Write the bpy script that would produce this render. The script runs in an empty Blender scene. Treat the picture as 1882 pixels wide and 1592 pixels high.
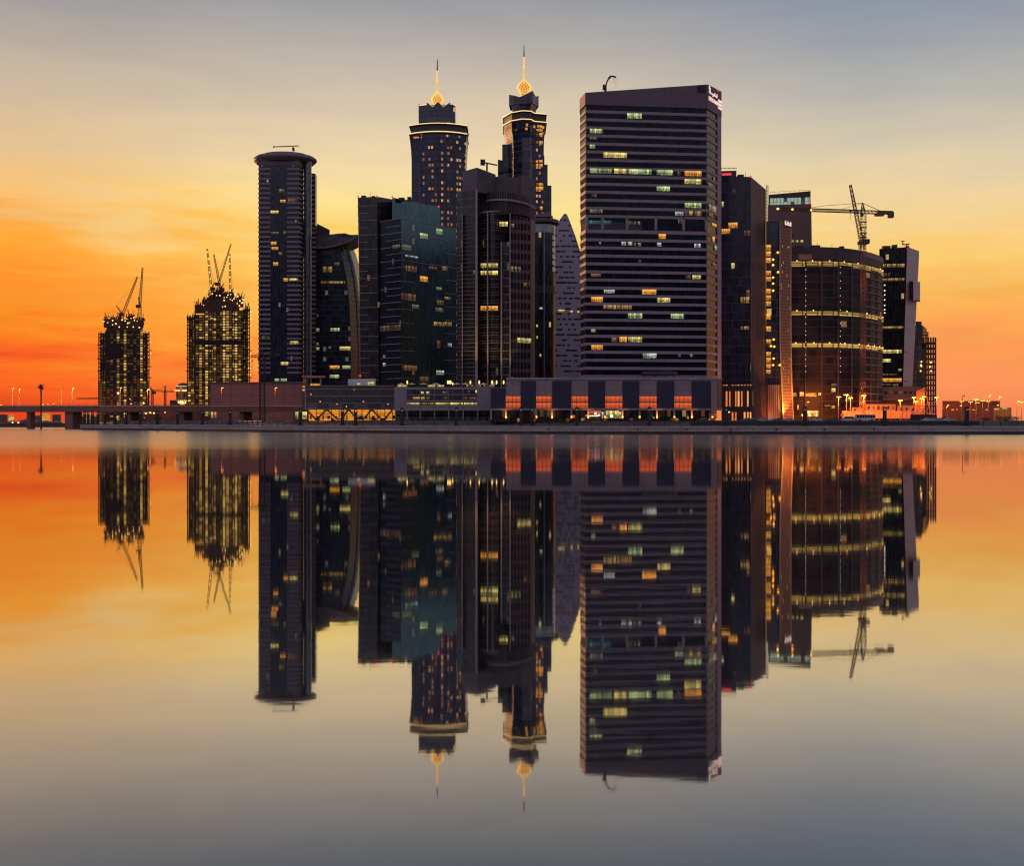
import bpy, math, random
from mathutils import Vector
R = random.Random(7)
sc = bpy.context.scene
C = sc.collection
# ------------------------------------------------------------------ camera, sky, sun, exposure
F, HY, CH = 2272.0, 774.0, 5.0          # focal length in picture units, horizon row, eye height (m)
cam = bpy.data.objects.new('camera', bpy.data.cameras.new('camera'))
C.objects.link(cam)
cam.location = (0, 0, CH)
cam.rotation_euler = (math.radians(90), 0, 0)
cam.data.sensor_width = 36
cam.data.lens = 36 * F / 1882
cam.data.shift_y = -(796 - HY) / 1882
cam.data.clip_start, cam.data.clip_end = 0.5, 40000
sc.camera = cam
sc.view_settings.view_transform = 'Standard'
sc.view_settings.look = 'None'
sc.view_settings.exposure = 0
sc.view_settings.gamma = 1
sc.cycles.max_bounces = 6
sc.cycles.diffuse_bounces = 2
sc.cycles.glossy_bounces = 4
sc.cycles.sample_clamp_indirect = 4
sc.cycles.use_denoising = True
sc.cycles.filter_width = 1.2

def lin(r, g, b):
    f = lambda c: c / 12.92 if c <= 0.04045 else ((c + 0.055) / 1.055) ** 2.4
    return (f(r / 255), f(g / 255), f(b / 255), 1)

class NT:                                # small helper to write node trees
    def __init__(s, nt): s.nt = nt
    def n(s, t, **k):
        o = s.nt.nodes.new(t)
        for a, v in k.items(): setattr(o, a, v)
        return o
    def put(s, sock, v):
        if isinstance(v, bpy.types.NodeSocket): s.nt.links.new(v, sock)
        else: sock.default_value = v
    def m(s, op, a, b=None, c=None):
        o = s.n('ShaderNodeMath', operation=op)
        for i, v in enumerate((a, b, c)):
            if v is not None: s.put(o.inputs[i], v)
        return o.outputs[0]
    def mix(s, f, a, b, blend='MIX'):
        o = s.n('ShaderNodeMix', data_type='RGBA', blend_type=blend)
        s.put(o.inputs[0], f); s.put(o.inputs[6], a); s.put(o.inputs[7], b)
        return o.outputs[2]
    def rng(s, v, a, b, c=0.0, d=1.0, smooth=True):
        o = s.n('ShaderNodeMapRange', interpolation_type='SMOOTHSTEP' if smooth else 'LINEAR')
        for i, x in enumerate((v, a, b, c, d)): s.put(o.inputs[i], x)
        return o.outputs[0]
    def ramp(s, v, stops):
        o = s.n('ShaderNodeValToRGB'); e = o.color_ramp.elements
        while len(e) < len(stops): e.new(0.5)
        for i, (p, c) in enumerate(stops): e[i].position = p; e[i].color = c
        s.put(o.inputs[0], v)
        return o.outputs[0]
    def xyz(s, v):
        o = s.n('ShaderNodeSeparateXYZ'); s.put(o.inputs[0], v); return o.outputs
    def vec(s, x, y, z=0.0):
        o = s.n('ShaderNodeCombineXYZ')
        for i, v in enumerate((x, y, z)): s.put(o.inputs[i], v)
        return o.outputs[0]
    def noise(s, v, scale, detail=3, rough=0.5, dist=0.0):
        o = s.n('ShaderNodeTexNoise')
        s.put(o.inputs['Vector'], v); o.inputs['Scale'].default_value = scale
        o.inputs['Detail'].default_value = detail; o.inputs['Roughness'].default_value = rough
        o.inputs['Distortion'].default_value = dist
        return o.outputs[0]
    def white(s, v):
        o = s.n('ShaderNodeTexWhiteNoise', noise_dimensions='3D'); s.put(o.inputs['Vector'], v)
        return o.outputs[0]

SUN_EL, SUN_AZ = 2.2, -42                # degrees; azimuth from straight ahead, negative to the left
w = bpy.data.worlds.new('World'); sc.world = w; w.use_nodes = True
w.node_tree.nodes.clear()
K = NT(w.node_tree)
dirv = K.n('ShaderNodeTexCoord').outputs['Generated']
dx, dy, dz = K.xyz(dirv)
hor = K.m('SQRT', K.m('ADD', K.m('MULTIPLY', dx, dx), K.m('MULTIPLY', dy, dy)))
tel = K.m('DIVIDE', dz, K.m('MAXIMUM', hor, 0.02))
az = K.m('ARCTAN2', dx, dy)
# streaky clouds bend the colour bands a little, most of them low on the left
cv = K.vec(K.m('MULTIPLY', az, 3.2), K.m('MULTIPLY', tel, 17.0), 0.3)
cl1 = K.noise(cv, 1.6, 5, 0.55, 0.6)
cv2 = K.vec(K.m('MULTIPLY', az, 9.0), K.m('MULTIPLY', tel, 70.0), 2.0)
cl2 = K.noise(cv2, 1.3, 4, 0.55, 0.4)
low = K.m('MULTIPLY', K.rng(tel, 0.0, 0.05), K.rng(tel, 0.25, 0.12))
lefty = K.rng(az, 0.15, -0.3, 0.45, 1.0)
bend = K.m('MULTIPLY', K.m('ADD', K.m('MULTIPLY', K.m('SUBTRACT', cl1, 0.44), 0.10),
                            K.m('MULTIPLY', K.m('SUBTRACT', cl2, 0.5), 0.085)), K.m('MULTIPLY', low, lefty))
bend = K.m('ADD', bend, K.m('MULTIPLY', K.m('SUBTRACT', cl1, 0.5), 0.015))
te = K.m('MULTIPLY', K.m('ADD', tel, bend), 2.5)
def sky(rows):
    st = [((HY - y) / F * 2.5, lin(*c)) for y, c in rows]
    st.sort(key=lambda a: a[0])
    st += [(0.97, lin(112, 126, 150))]
    return K.ramp(te, st)
S_left = sky([(0, (152, 153, 160)), (100, (178, 168, 158)), (200, (206, 186, 160)), (300, (234, 198, 148)), (380, (248, 194, 118)),
              (450, (255, 168, 54)), (520, (253, 147, 42)), (590, (253, 146, 36)), (640, (254, 122, 32)), (690, (252, 98, 34)), (745, (226, 68, 30))])
S_mid = sky([(0, (153, 156, 161)), (100, (186, 178, 169)), (200, (218, 200, 173)), (300, (240, 216, 170)), (370, (252, 226, 150)),
             (440, (255, 216, 118)), (520, (255, 196, 90)), (600, (254, 170, 70)), (670, (254, 146, 62)), (740, (248, 112, 58))])
S_right = sky([(0, (136, 147, 166)), (100, (156, 161, 169)), (200, (186, 183, 175)), (300, (220, 204, 174)), (400, (247, 214, 152)),
               (480, (252, 203, 112)), (540, (252, 182, 88)), (600, (250, 168, 84)), (640, (252, 154, 84)), (700, (254, 150, 92)), (745, (250, 138, 88))])
sky_front = K.mix(K.rng(az, -0.40, -0.12), S_left, K.mix(K.rng(az, 0.02, 0.30), S_mid, S_right))
# the half of the sky away from the sunset: a dark low band standing in for buildings mirrored in glass, pink belt, slate blue above
S_back = K.ramp(K.m('MULTIPLY', tel, 1.0), [(0.0, (0.030, 0.025, 0.033, 1)), (0.132, (0.036, 0.031, 0.042, 1)), (0.152, (0.26, 0.28, 0.33, 1)),
                        (0.3, (0.52, 0.43, 0.55, 1)), (0.55, (0.53, 0.46, 0.62, 1)), (1.0, (0.38, 0.41, 0.60, 1))])
veil = K.noise(K.vec(K.m('MULTIPLY', az, 5.0), K.m('MULTIPLY', tel, 26.0), 7.0), 1.4, 5, 0.6, 0.5)   # thin high streaks
sky_front = K.mix(1.0, sky_front, K.mix(K.rng(veil, 0.3, 0.7), (0.96, 0.963, 0.968, 1), (1.028, 1.018, 1.008, 1)), 'MULTIPLY')
full = K.mix(K.rng(dy, 0.68, 0.20), sky_front, S_back)
nish = K.n('ShaderNodeTexSky', sky_type='NISHITA', sun_disc=False, sun_elevation=math.radians(SUN_EL), sun_rotation=math.radians(SUN_AZ))
full = K.mix(1.0, full, K.mix(1.0, nish.outputs[0], (0.0012, 0.0012, 0.0014, 1), 'MULTIPLY'), 'ADD')
bg = K.n('ShaderNodeBackground'); K.put(bg.inputs[0], full); bg.inputs[1].default_value = 1.0
K.nt.links.new(bg.outputs[0], K.n('ShaderNodeOutputWorld').inputs[0])

sun = bpy.data.objects.new('sun', bpy.data.lights.new('sun', 'SUN'))
C.objects.link(sun)
sun.data.energy = 4.5; sun.data.angle = math.radians(0.5); sun.data.color = (1.0, 0.48, 0.20)
a, e = math.radians(SUN_AZ), math.radians(SUN_EL)
sd = Vector((math.sin(a) * math.cos(e), math.cos(a) * math.cos(e), math.sin(e)))
sun.rotation_euler = sd.to_track_quat('Z', 'Y').to_euler()

# ------------------------------------------------------------------ helpers
def X(px, D): return (px - 941) / F * D
def Z(py, D): return CH + (HY - py) / F * D
def G(px, D): return (X(px, D), D)
def P(px, py, D): return Vector((X(px, D), D, Z(py, D)))

def tag(o, label=None, cat=None, group=None, kind=None):
    for k, v in (('label', label), ('category', cat), ('group', group), ('kind', kind)):
        if v: o[k] = v
    return o
def thing(name, label, cat, loc, group=None):
    o = bpy.data.objects.new(name, None); C.objects.link(o)
    o.empty_display_size = 2
    o.location = loc; o['base'] = tuple(loc)
    return tag(o, label, cat, group)

class MB:                                # collects faces, builds ONE mesh object
    def __init__(s): s.v, s.f, s.uv, s.mi = [], [], [], []
    def poly(s, pts, uvs=None, mi=0):
        b = len(s.v); s.v += [tuple(p) for p in pts]
        s.f.append(tuple(range(b, b + len(pts)))); s.mi.append(mi)
        s.uv += list(uvs) if uvs else [(p[0], p[2]) for p in pts]
        return s
    def box(s, x0, x1, y0, y1, z0, z1, mi=0):
        return s.hexa([(x0, y0), (x1, y0), (x1, y1), (x0, y1)], z0, z1, mi)
    def hexa(s, pts, z0, z1, mi=0, top=None, mt=None, u0=0.0, cap=True, pts1=None, vb=None):
        """upright prism over plan points; z1 may be a list (one height per point); pts1 = plan at the top"""
        n = len(pts); p1 = pts1 or pts
        zt = z1 if isinstance(z1, (list, tuple)) else [z1] * n
        zb = z0 if isinstance(z0, (list, tuple)) else [z0] * n
        u = u0
        for i in range(n):
            j = (i + 1) % n
            L = math.dist(pts[i], pts[j])
            m = mi[i] if isinstance(mi, (list, tuple)) else mi
            s.poly([(*pts[i], zb[i]), (*pts[j], zb[j]), (*p1[j], zt[j]), (*p1[i], zt[i])],
                   [(u, zb[i]), (u + L, zb[j]), (u + L, zt[j]), (u, zt[i])], m)
            u += L
        if cap:
            m = mt if mt is not None else (mi if not isinstance(mi, (list, tuple)) else mi[0])
            s.poly([(*p1[i], zt[i]) for i in range(n)], [(p[0], p[1]) for p in p1], m)
            s.poly([(*pts[i], zb[i]) for i in reversed(range(n))], [(p[0], p[1]) for p in reversed(pts)], m)
        return s
    def ring(s, pts, z0, z1, off, mi=0, back=0.0, closed=False):
        """a strip running along a chain of wall faces, standing off proud of them"""
        o = offset(pts, off, closed); i_ = offset(pts, -back, closed) if back else pts
        n = len(pts); u = 0
        for i in range(n if closed else n - 1):
            j = (i + 1) % n
            L = math.dist(pts[i], pts[j])
            a, b, c, d = o[i], o[j], i_[j], i_[i]
            s.poly([(*a, z0), (*b, z0), (*b, z1), (*a, z1)], [(u, z0), (u + L, z0), (u + L, z1), (u, z1)], mi)
            s.poly([(*a, z1), (*b, z1), (*c, z1), (*d, z1)], None, mi)
            s.poly([(*d, z0), (*c, z0), (*b, z0), (*a, z0)], None, mi)
            u += L
        if not closed:
            s.poly([(*i_[0], z0), (*o[0], z0), (*o[0], z1), (*i_[0], z1)], None, mi)
            s.poly([(*o[-1], z0), (*i_[-1], z0), (*i_[-1], z1), (*o[-1], z1)], None, mi)
        return s
    def bar(s, p, q, w=0.3, mi=0, n=4):
        p, q = Vector(p), Vector(q); d = (q - p)
        if d.length < 1e-6: return s
        d.normalize()
        a = d.cross(Vector((0, 0, 1)) if abs(d.z) < 0.95 else Vector((1, 0, 0))).normalized(); b = d.cross(a)
        A, B = [], []
        for k in range(n):
            t = 2 * math.pi * (k + 0.5) / n; r = w * (0.7071 if n == 4 else 0.5)
            o = a * (math.cos(t) * r) + b * (math.sin(t) * r)
            A.append(p + o); B.append(q + o)
        for k in range(n):
            l = (k + 1) % n
            s.poly([A[k], A[l], B[l], B[k]], None, mi)
        s.poly(A[::-1], None, mi); s.poly(B, None, mi)
        return s
    def lattice(s, p, q, w=1.6, ch=0.22, n=None, mi=0, w2=None):
        p, q = Vector(p), Vector(q); d = (q - p); L = d.length; d.normalize()
        a = d.cross(Vector((0, 1, 0))).normalized(); b = d.cross(a).normalized()
        n = n or max(2, int(L / (w * 1.3))); w2 = w2 or w
        def c(k, t):
            ww = w + (w2 - w) * t
            return p + d * (L * t) + a * (ww / 2 * (1, 1, -1, -1)[k]) + b * (ww / 2 * (1, -1, -1, 1)[k])
        for k in range(4): s.bar(c(k, 0), c(k, 1), ch, mi)
        for i in range(n):
            t0, t1 = i / n, (i + 1) / n
            for k in range(4):
                l = (k + 1) % 4
                s.bar(c(k, t0), c(l, t1) if i % 2 else c(l, t1), ch * 0.6, mi)
                s.bar(c(k, t1), c(l, t1), ch * 0.6, mi)
        return s
    def lathe(s, cx, cy, prof, n=24, mi=0, sx=1.0, sy=1.0, rot=0.0):
        R_ = []
        for r, z in prof:
            R_.append([(cx + r * sx * math.cos(rot + 2 * math.pi * k / n), cy + r * sy * math.sin(rot + 2 * math.pi * k / n), z) for k in range(n)])
        for i in range(len(prof) - 1):
            for k in range(n):
                l = (k + 1) % n
                q = [R_[i][k], R_[i][l], R_[i + 1][l], R_[i + 1][k]]
                c = 2 * math.pi * prof[i][0] / n
                s.poly(q, [(k * c, q[0][2]), ((k + 1) * c, q[0][2]), ((k + 1) * c, q[2][2]), (k * c, q[2][2])], mi)
        s.poly(R_[0][::-1], None, mi); s.poly(R_[-1], None, mi)
        return s
    def ball(s, c, r, n=8, mi=0):
        pr = [(max(0.02 * r, r * math.sin(math.pi * i / 6)), c[2] - r * math.cos(math.pi * i / 6)) for i in range(7)]
        return s.lathe(c[0], c[1], pr, n, mi)
    def build(s, name, mats, parent=None, smooth=False):
        me = bpy.data.meshes.new(name)
        base = Vector(parent_base(parent)) if parent else Vector((0, 0, 0))
        me.from_pydata([(v[0] - base.x, v[1] - base.y, v[2] - base.z) for v in s.v], [], s.f)
        uvl = me.uv_layers.new(name='UVMap')
        fl = [c for t in s.uv for c in t]
        uvl.data.foreach_set('uv', fl)
        mats = mats if isinstance(mats, (list, tuple)) else [mats]
        for m in mats: me.materials.append(m)
        me.polygons.foreach_set('material_index', s.mi)
        if smooth: me.polygons.foreach_set('use_smooth', [True] * len(s.f))
        me.update()
        o = bpy.data.objects.new(name, me); C.objects.link(o)
        if parent:
            o.parent = parent
            pb = Vector(parent_base(parent.parent)) if parent.parent else None
        return o
def parent_base(o):
    while o is not None and 'base' not in o.keys(): o = o.parent
    return o['base'] if o is not None else (0, 0, 0)

def offset(pts, d, closed=False):
    """plan chain moved sideways by d towards the viewer's side (right of the left-to-right walk)"""
    n = len(pts); out = []
    def nrm(a, b):
        x, y = b[0] - a[0], b[1] - a[1]; L = math.hypot(x, y) or 1
        return (y / L, -x / L)
    for i in range(n):
        ns = []
        if i > 0 or closed: ns.append(nrm(pts[i - 1], pts[i]))
        if i < n - 1 or closed: ns.append(nrm(pts[i], pts[(i + 1) % n]))
        x, y = sum(v[0] for v in ns), sum(v[1] for v in ns); L = math.hypot(x, y) or 1
        x, y = x / L, y / L
        k = d / max(0.35, x * ns[0][0] + y * ns[0][1])
        out.append((pts[i][0] + x * k, pts[i][1] + y * k))
    return out

class Face:                              # one upright wall, left end to right end as seen from the water
    def __init__(s, a, b):
        s.a, s.b = Vector((*a, 0)), Vector((*b, 0)); s.L = (s.b - s.a).length
        s.u = (s.b - s.a).normalized(); s.n = Vector((s.u.y, -s.u.x, 0))
    def at(s, u, z, o=0.0):
        p = s.a + s.u * u + s.n * o; return Vector((p.x, p.y, z))
    def uz(s, px, py):                   # where the sight line through a picture point meets the wall
        kx = (px - 941) / F
        y = (s.a.x * s.u.y - s.a.y * s.u.x) / (kx * s.u.y - s.u.x)
        p = Vector((kx * y, y, 0))
        return (p - s.a).dot(s.u), CH + (HY - py) / F * y
    def box(s, mb, u0, u1, z0, z1, o0, o1, mi=0):
        c = lambda u, z, o: s.at(u, z, o)
        q = [c(u0, z0, o1), c(u1, z0, o1), c(u1, z1, o1), c(u0, z1, o1)]
        r = [c(u0, z0, o0), c(u1, z0, o0), c(u1, z1, o0), c(u0, z1, o0)]
        uv = [(u0, z0), (u1, z0), (u1, z1), (u0, z1)]
        mb.poly(q, uv, mi)
        mb.poly([r[0], q[0], q[3], r[3]], None, mi); mb.poly([q[1], r[1], r[2], q[2]], None, mi)
        mb.poly([q[3], q[2], r[2], r[3]], None, mi); mb.poly([r[0], r[1], q[1], q[0]], None, mi)
        mb.poly(r[::-1], None, mi)
        return mb
    def pxbox(s, mb, x0, y0, x1, y1, o0, o1, mi=0):
        ym = (y0 + y1) / 2
        u0, _ = s.uz(x0, ym); u1, _ = s.uz(x1, ym); xm = (x0 + x1) / 2
        _, z1 = s.uz(xm, y0); _, z0 = s.uz(xm, y1)
        return s.box(mb, u0, u1, z0, z1, o0, o1, mi)

# ------------------------------------------------------------------ materials
def mat(name):
    m = bpy.data.materials.new(name); m.use_nodes = True; m.node_tree.nodes.clear()
    k = NT(m.node_tree); b = k.n('ShaderNodeBsdfPrincipled')
    k.nt.links.new(b.outputs[0], k.n('ShaderNodeOutputMaterial').inputs[0])
    m.cycles.emission_sampling = 'NONE'
    return m, k, b
def plain(name, col, rough=0.7, metal=0.0, var=0.25, scale=0.25, ior=1.45):
    m, k, b = mat(name)
    p = k.n('ShaderNodeTexCoord').outputs['Object']
    n = k.noise(p, scale, 4, 0.6); n2 = k.noise(p, scale * 9, 3, 0.6)
    f = k.m('ADD', k.m('MULTIPLY', n, 0.65), k.m('MULTIPLY', n2, 0.35))
    lo = tuple(c * (1 - var) for c in col); hi = tuple(c * (1 + var) for c in col)
    k.put(b.inputs['Base Color'], k.mix(k.rng(f, 0.3, 0.7), (*lo, 1), (*hi, 1)))
    b.inputs['Roughness'].default_value = rough; b.inputs['Metallic'].default_value = metal; b.inputs['IOR'].default_value = ior
    return m
def panels(name, col, cw, fh, rough=0.6, seam=0.06, var=0.12, seamcol=0.45, metal=0.0, ior=1.45):
    """cladding: panels with dark seams, each a little different"""
    m, k, b = mat(name)
    u, v, _ = k.xyz(k.n('ShaderNodeUVMap').outputs[0])
    cu, cvv = k.m('DIVIDE', u, cw), k.m('DIVIDE', v, fh)
    r = k.white(k.vec(k.m('FLOOR', cu), k.m('FLOOR', cvv), 1.0))
    fu, fv = k.m('FRACT', cu), k.m('FRACT', cvv)
    s_ = k.m('MAXIMUM', k.m('LESS_THAN', fu, seam / cw), k.m('LESS_THAN', fv, seam / fh))
    d = k.noise(k.n('ShaderNodeTexCoord').outputs['Object'], 0.08, 4, 0.6)
    g = k.m('ADD', k.m('ADD', 1 - var, k.m('MULTIPLY', r, var)), k.m('MULTIPLY', k.m('SUBTRACT', d, 0.5), var * 3))
    g = k.m('MULTIPLY', g, k.m('SUBTRACT', 1.0, k.m('MULTIPLY', s_, 1 - seamcol)))
    o = k.n('ShaderNodeVectorMath', operation='SCALE'); o.inputs[0].default_value = col; k.put(o.inputs['Scale'], g)
    k.put(b.inputs['Base Color'], o.outputs[0])
    b.inputs['Roughness'].default_value = rough; b.inputs['Metallic'].default_value = metal; b.inputs['IOR'].default_value = ior
    return m
def glazing(name, col, cw=1.5, fh=3.5, frame=None, mw=0.07, sp=0.0, spcol=None, rough=0.12, ior=1.75, var=0.5, spec=None,
            lit=(), colw=0.0, dim=0.0, seed=0.0, lo=0.12, hi=0.92):
    """curtain wall: panes, mullions, spandrels; a few panes lit from within. lit = (chance, colour, strength) ..."""
    m, k, b = mat(name)
    u, v, _ = k.xyz(k.n('ShaderNodeUVMap').outputs[0])
    cu, cvv = k.m('DIVIDE', u, cw), k.m('DIVIDE', v, fh)
    iu, iv = k.m('FLOOR', cu), k.m('FLOOR', cvv); fu, fv = k.m('FRACT', cu), k.m('FRACT', cvv)
    cell = k.vec(iu, iv, seed)
    r = k.white(cell)
    g = k.m('ADD', 1 - var, k.m('MULTIPLY', r, 2 * var))
    o = k.n('ShaderNodeVectorMath', operation='SCALE'); o.inputs[0].default_value = col; k.put(o.inputs['Scale'], g)
    base = o.outputs[0]
    mull = k.m('LESS_THAN', fu, mw)
    glass = k.m('SUBTRACT', 1.0, mull)
    if sp:
        spm = k.m('LESS_THAN', fv, sp); glass = k.m('MULTIPLY', glass, k.m('SUBTRACT', 1.0, spm))
        base = k.mix(spm, base, (*(spcol or frame or col), 1))
    base = k.mix(mull, base, (*(frame or tuple(c * 0.5 for c in col)), 1))
    k.put(b.inputs['Base Color'], base)
    k.put(b.inputs['Roughness'], k.m('ADD', k.m('MULTIPLY', k.m('SUBTRACT', 1.0, glass), 0.45), k.m('ADD', rough, k.m('MULTIPLY', r, 0.05))))
    b.inputs['IOR'].default_value = ior
    k.put(b.inputs['Specular IOR Level'], k.m('ADD', 0.42, k.m('MULTIPLY', r, 0.16)))
    if spec: b.inputs['Specular Tint'].default_value = (*spec, 1)
    if lit or dim:
        win = k.m('MULTIPLY', glass, k.m('MULTIPLY', k.m('GREATER_THAN', fv, max(lo, sp)), k.m('LESS_THAN', fv, hi)))
        col_e, st = None, None
        cb = k.white(k.vec(iu, 3.0, seed + 5.0)) if colw else None
        det = k.noise(k.vec(u, v, seed), 1.6, 2, 0.6)
        for i, (pr, ce, s_) in enumerate(lit):
            rr = k.white(k.vec(iu, iv, seed + 11.0 + i))
            if colw: rr = k.m('ADD', k.m('MULTIPLY', rr, 1 - colw), k.m('MULTIPLY', cb, colw))
            on = k.m('LESS_THAN', rr, pr)
            st_i = k.m('MULTIPLY', on, s_)
            col_e = (*ce, 1) if col_e is None else k.mix(on, col_e, (*ce, 1))
            st = st_i if st is None else k.m('MAXIMUM', st, st_i)
        st = k.m('MULTIPLY', st, k.m('ADD', 0.35, k.m('MULTIPLY', det, 1.3)))
        k.put(b.inputs['Emission Color'], col_e)
        k.put(b.inputs['Emission Strength'], k.m('MULTIPLY', st, win))
    return m
def litmat(name, col, strength, cw=0.9, dark=0.25, seed=0.0, mess=0.8):
    """a lit room seen through its window: ceiling light above, blinds, partitions and furniture break the glow"""
    m, k, b = mat(name)
    u, v, _ = k.xyz(k.n('ShaderNodeUVMap').outputs[0])
    cu = k.m('DIVIDE', u, cw); iu = k.m('FLOOR', cu); idn = k.m('FLOOR', v); h = k.m('FRACT', v)
    r = k.white(k.vec(iu, idn, seed)); r2 = k.white(k.vec(k.m('FLOOR', k.m('DIVIDE', u, cw * 3.0)), idn, seed + 4))
    fu = k.m('FRACT', cu)
    n = k.noise(k.vec(k.m('MULTIPLY', u, 1.0), k.m('MULTIPLY', v, 2.2), seed), 1.6, 3, 0.6)
    g = k.m('ADD', dark, k.m('MULTIPLY', k.m('MULTIPLY', r, k.m('ADD', 0.4, k.m('MULTIPLY', r2, 0.6))), 1.35 * (1 - dark)))
    g = k.m('MULTIPLY', g, k.rng(h, 0.35, 0.9, 0.75, 1.25))
    junk = k.m('MULTIPLY', k.rng(n, 0.46, 0.56), k.rng(h, 0.75, 0.35))
    g = k.m('MULTIPLY', g, k.m('SUBTRACT', 1.0, k.m('MULTIPLY', junk, mess)))
    g = k.m('MULTIPLY', g, k.m('ADD', 0.2, k.m('MULTIPLY', k.m('GREATER_THAN', fu, 0.12), 0.8)))
    b.inputs['Base Color'].default_value = (0.02, 0.02, 0.02, 1); b.inputs['Roughness'].default_value = 0.3
    tint = k.mix(k.m('MULTIPLY', r, 0.35), (*col, 1), (col[0], col[1] * 0.72, col[2] * 0.5, 1))
    k.put(b.inputs['Emission Color'], tint); k.put(b.inputs['Emission Strength'], k.m('MULTIPLY', g, strength))
    return m
def glow(name, col, strength):
    m, k, b = mat(name)
    b.inputs['Base Color'].default_value = (*col, 1)
    b.inputs['Emission Color'].default_value = (*col, 1); b.inputs['Emission Strength'].default_value = strength
    return m

LIT = {
    'y': litmat('room_yellow', (0.95, 0.78, 0.22), 1.15, seed=1), 'o': litmat('room_orange', (1.0, 0.42, 0.05), 1.15, dark=0.55, seed=2),
    'g': litmat('room_green_white', (0.62, 0.80, 0.35), 1.0, seed=3), 'w': litmat('room_cool_white', (0.62, 0.78, 0.70), 0.85, seed=4),
    'd': litmat('room_dim_amber', (0.55, 0.26, 0.09), 0.42, dark=0.0, seed=5), 'p': litmat('room_dim_pale', (0.5, 0.5, 0.28), 0.45, dark=0.0, seed=6),
    't': litmat('room_teal', (0.08, 0.36, 0.42), 0.55, seed=7), 'r': litmat('room_red_orange', (0.95, 0.13, 0.02), 0.76, cw=1.7, dark=0.85, seed=8, mess=0.15),
    'k': litmat('room_speckled', (0.8, 0.5, 0.12), 0.7, cw=0.5, dark=0.0, seed=9),
}
BULB_Y, BULB_O, BULB_R = glow('bulb_yellow', (1.0, 0.58, 0.16), 2.2), glow('bulb_orange', (1.0, 0.36, 0.035), 3.0), glow('bulb_red', (1.0, 0.02, 0.03), 2.2)
BULB_W = glow('bulb_white', (1.0, 0.88, 0.70), 1.6)
WID = [0]
def lit(face, parent, wins, proud=0.12):
    for x0, y0, x1, y1, kd in wins:
        mb = face.pxbox(MB(), x0, y0, x1, y1, 0.02, proud); WID[0] += 1
        zs_ = [v[2] for v in mb.v]; za, zc = min(zs_), max(zs_)
        mb.uv = [(q[0], WID[0] * 7 + 0.01 + 0.98 * (q[1] - za) / (zc - za)) for q in mb.uv]
        mb.build('lit_window', LIT[kd], parent)
def copy_tree(o, parent=None):
    c = o.copy(); C.objects.link(c)
    if parent: c.parent = parent
    for ch in o.children: copy_tree(ch, c)
    return c
# ------------------------------------------------------------------ water, land, quay
QL = [(147, 700), (190, 684), (240, 664), (300, 640), (390, 600), (480, 556), (590, 527), (700, 506), (800, 491), (900, 480), (1000, 472), (1110, 467), (1300, 464), (1700, 463), (2600, 463), (4300, 463)]
QP = [G(*q) for q in QL]                 # the quay's edge in plan, left to right
m, k, b = mat('lake_water')
pos = k.n('ShaderNodeNewGeometry').outputs['Position']
wx, wy, wz = k.xyz(pos)
dist = k.m('SQRT', k.m('ADD', k.m('MULTIPLY', wx, wx), k.m('MULTIPLY', wy, wy)))
patch = k.noise(k.vec(k.m('MULTIPLY', wx, 0.006), k.m('MULTIPLY', wy, 0.02), 0), 1.0, 3, 0.5)
far = k.rng(k.m('ADD', dist, k.m('MULTIPLY', k.m('SUBTRACT', patch, 0.5), 90)), 120, 300)   # breeze ruffles the far half
h1 = k.noise(k.vec(k.m('MULTIPLY', wx, 0.22), k.m('MULTIPLY', wy, 0.55), 0), 1.0, 2, 0.5)
h2 = k.noise(k.vec(k.m('MULTIPLY', wx, 0.9), k.m('MULTIPLY', wy, 1.9), 4), 1.0, 2, 0.5)
h3 = k.noise(k.vec(k.m('MULTIPLY', wx, 1.2), k.m('MULTIPLY', wy, 2.4), 9), 1.0, 3, 0.6)
hh = k.m('ADD', k.m('ADD', k.m('MULTIPLY', h1, 0.0011), k.m('MULTIPLY', h2, 0.0004)), k.m('MULTIPLY', k.m('MULTIPLY', h3, far), 0.008))
bp = k.n('ShaderNodeBump'); bp.inputs['Strength'].default_value = 1; bp.inputs['Distance'].default_value = 1
k.put(bp.inputs['Height'], hh)
k.nt.nodes.remove(b)
gl = k.n('ShaderNodeBsdfGlossy'); gl.inputs[0].default_value = (0.95, 0.91, 0.87, 1)
k.put(gl.inputs['Roughness'], k.m('ADD', 0.026, k.m('MULTIPLY', far, 0.17))); k.nt.links.new(bp.outputs[0], gl.inputs['Normal'])
df = k.n('ShaderNodeBsdfDiffuse'); df.inputs[0].default_value = (0.012, 0.018, 0.022, 1)
inc = k.xyz(k.n('ShaderNodeNewGeometry').outputs['Incoming'])[2]   # sine of the grazing angle
fr = k.rng(inc, 0.14, 0.38, 0.78, 0.38)
mx = k.n('ShaderNodeMixShader'); k.nt.links.new(fr, mx.inputs[0]); k.nt.links.new(df.outputs[0], mx.inputs[1]); k.nt.links.new(gl.outputs[0], mx.inputs[2])
out = [n for n in k.nt.nodes if n.type == 'OUTPUT_MATERIAL'][0]; k.nt.links.new(mx.outputs[0], out.inputs[0])
WATER = m
tag(MB().poly([(-6000, -300, 0), (6000, -300, 0), (6000, 9000, 0), (-6000, 9000, 0)]).build('water', WATER), 'still lake water mirroring the skyline', 'water', kind='structure')

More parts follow.
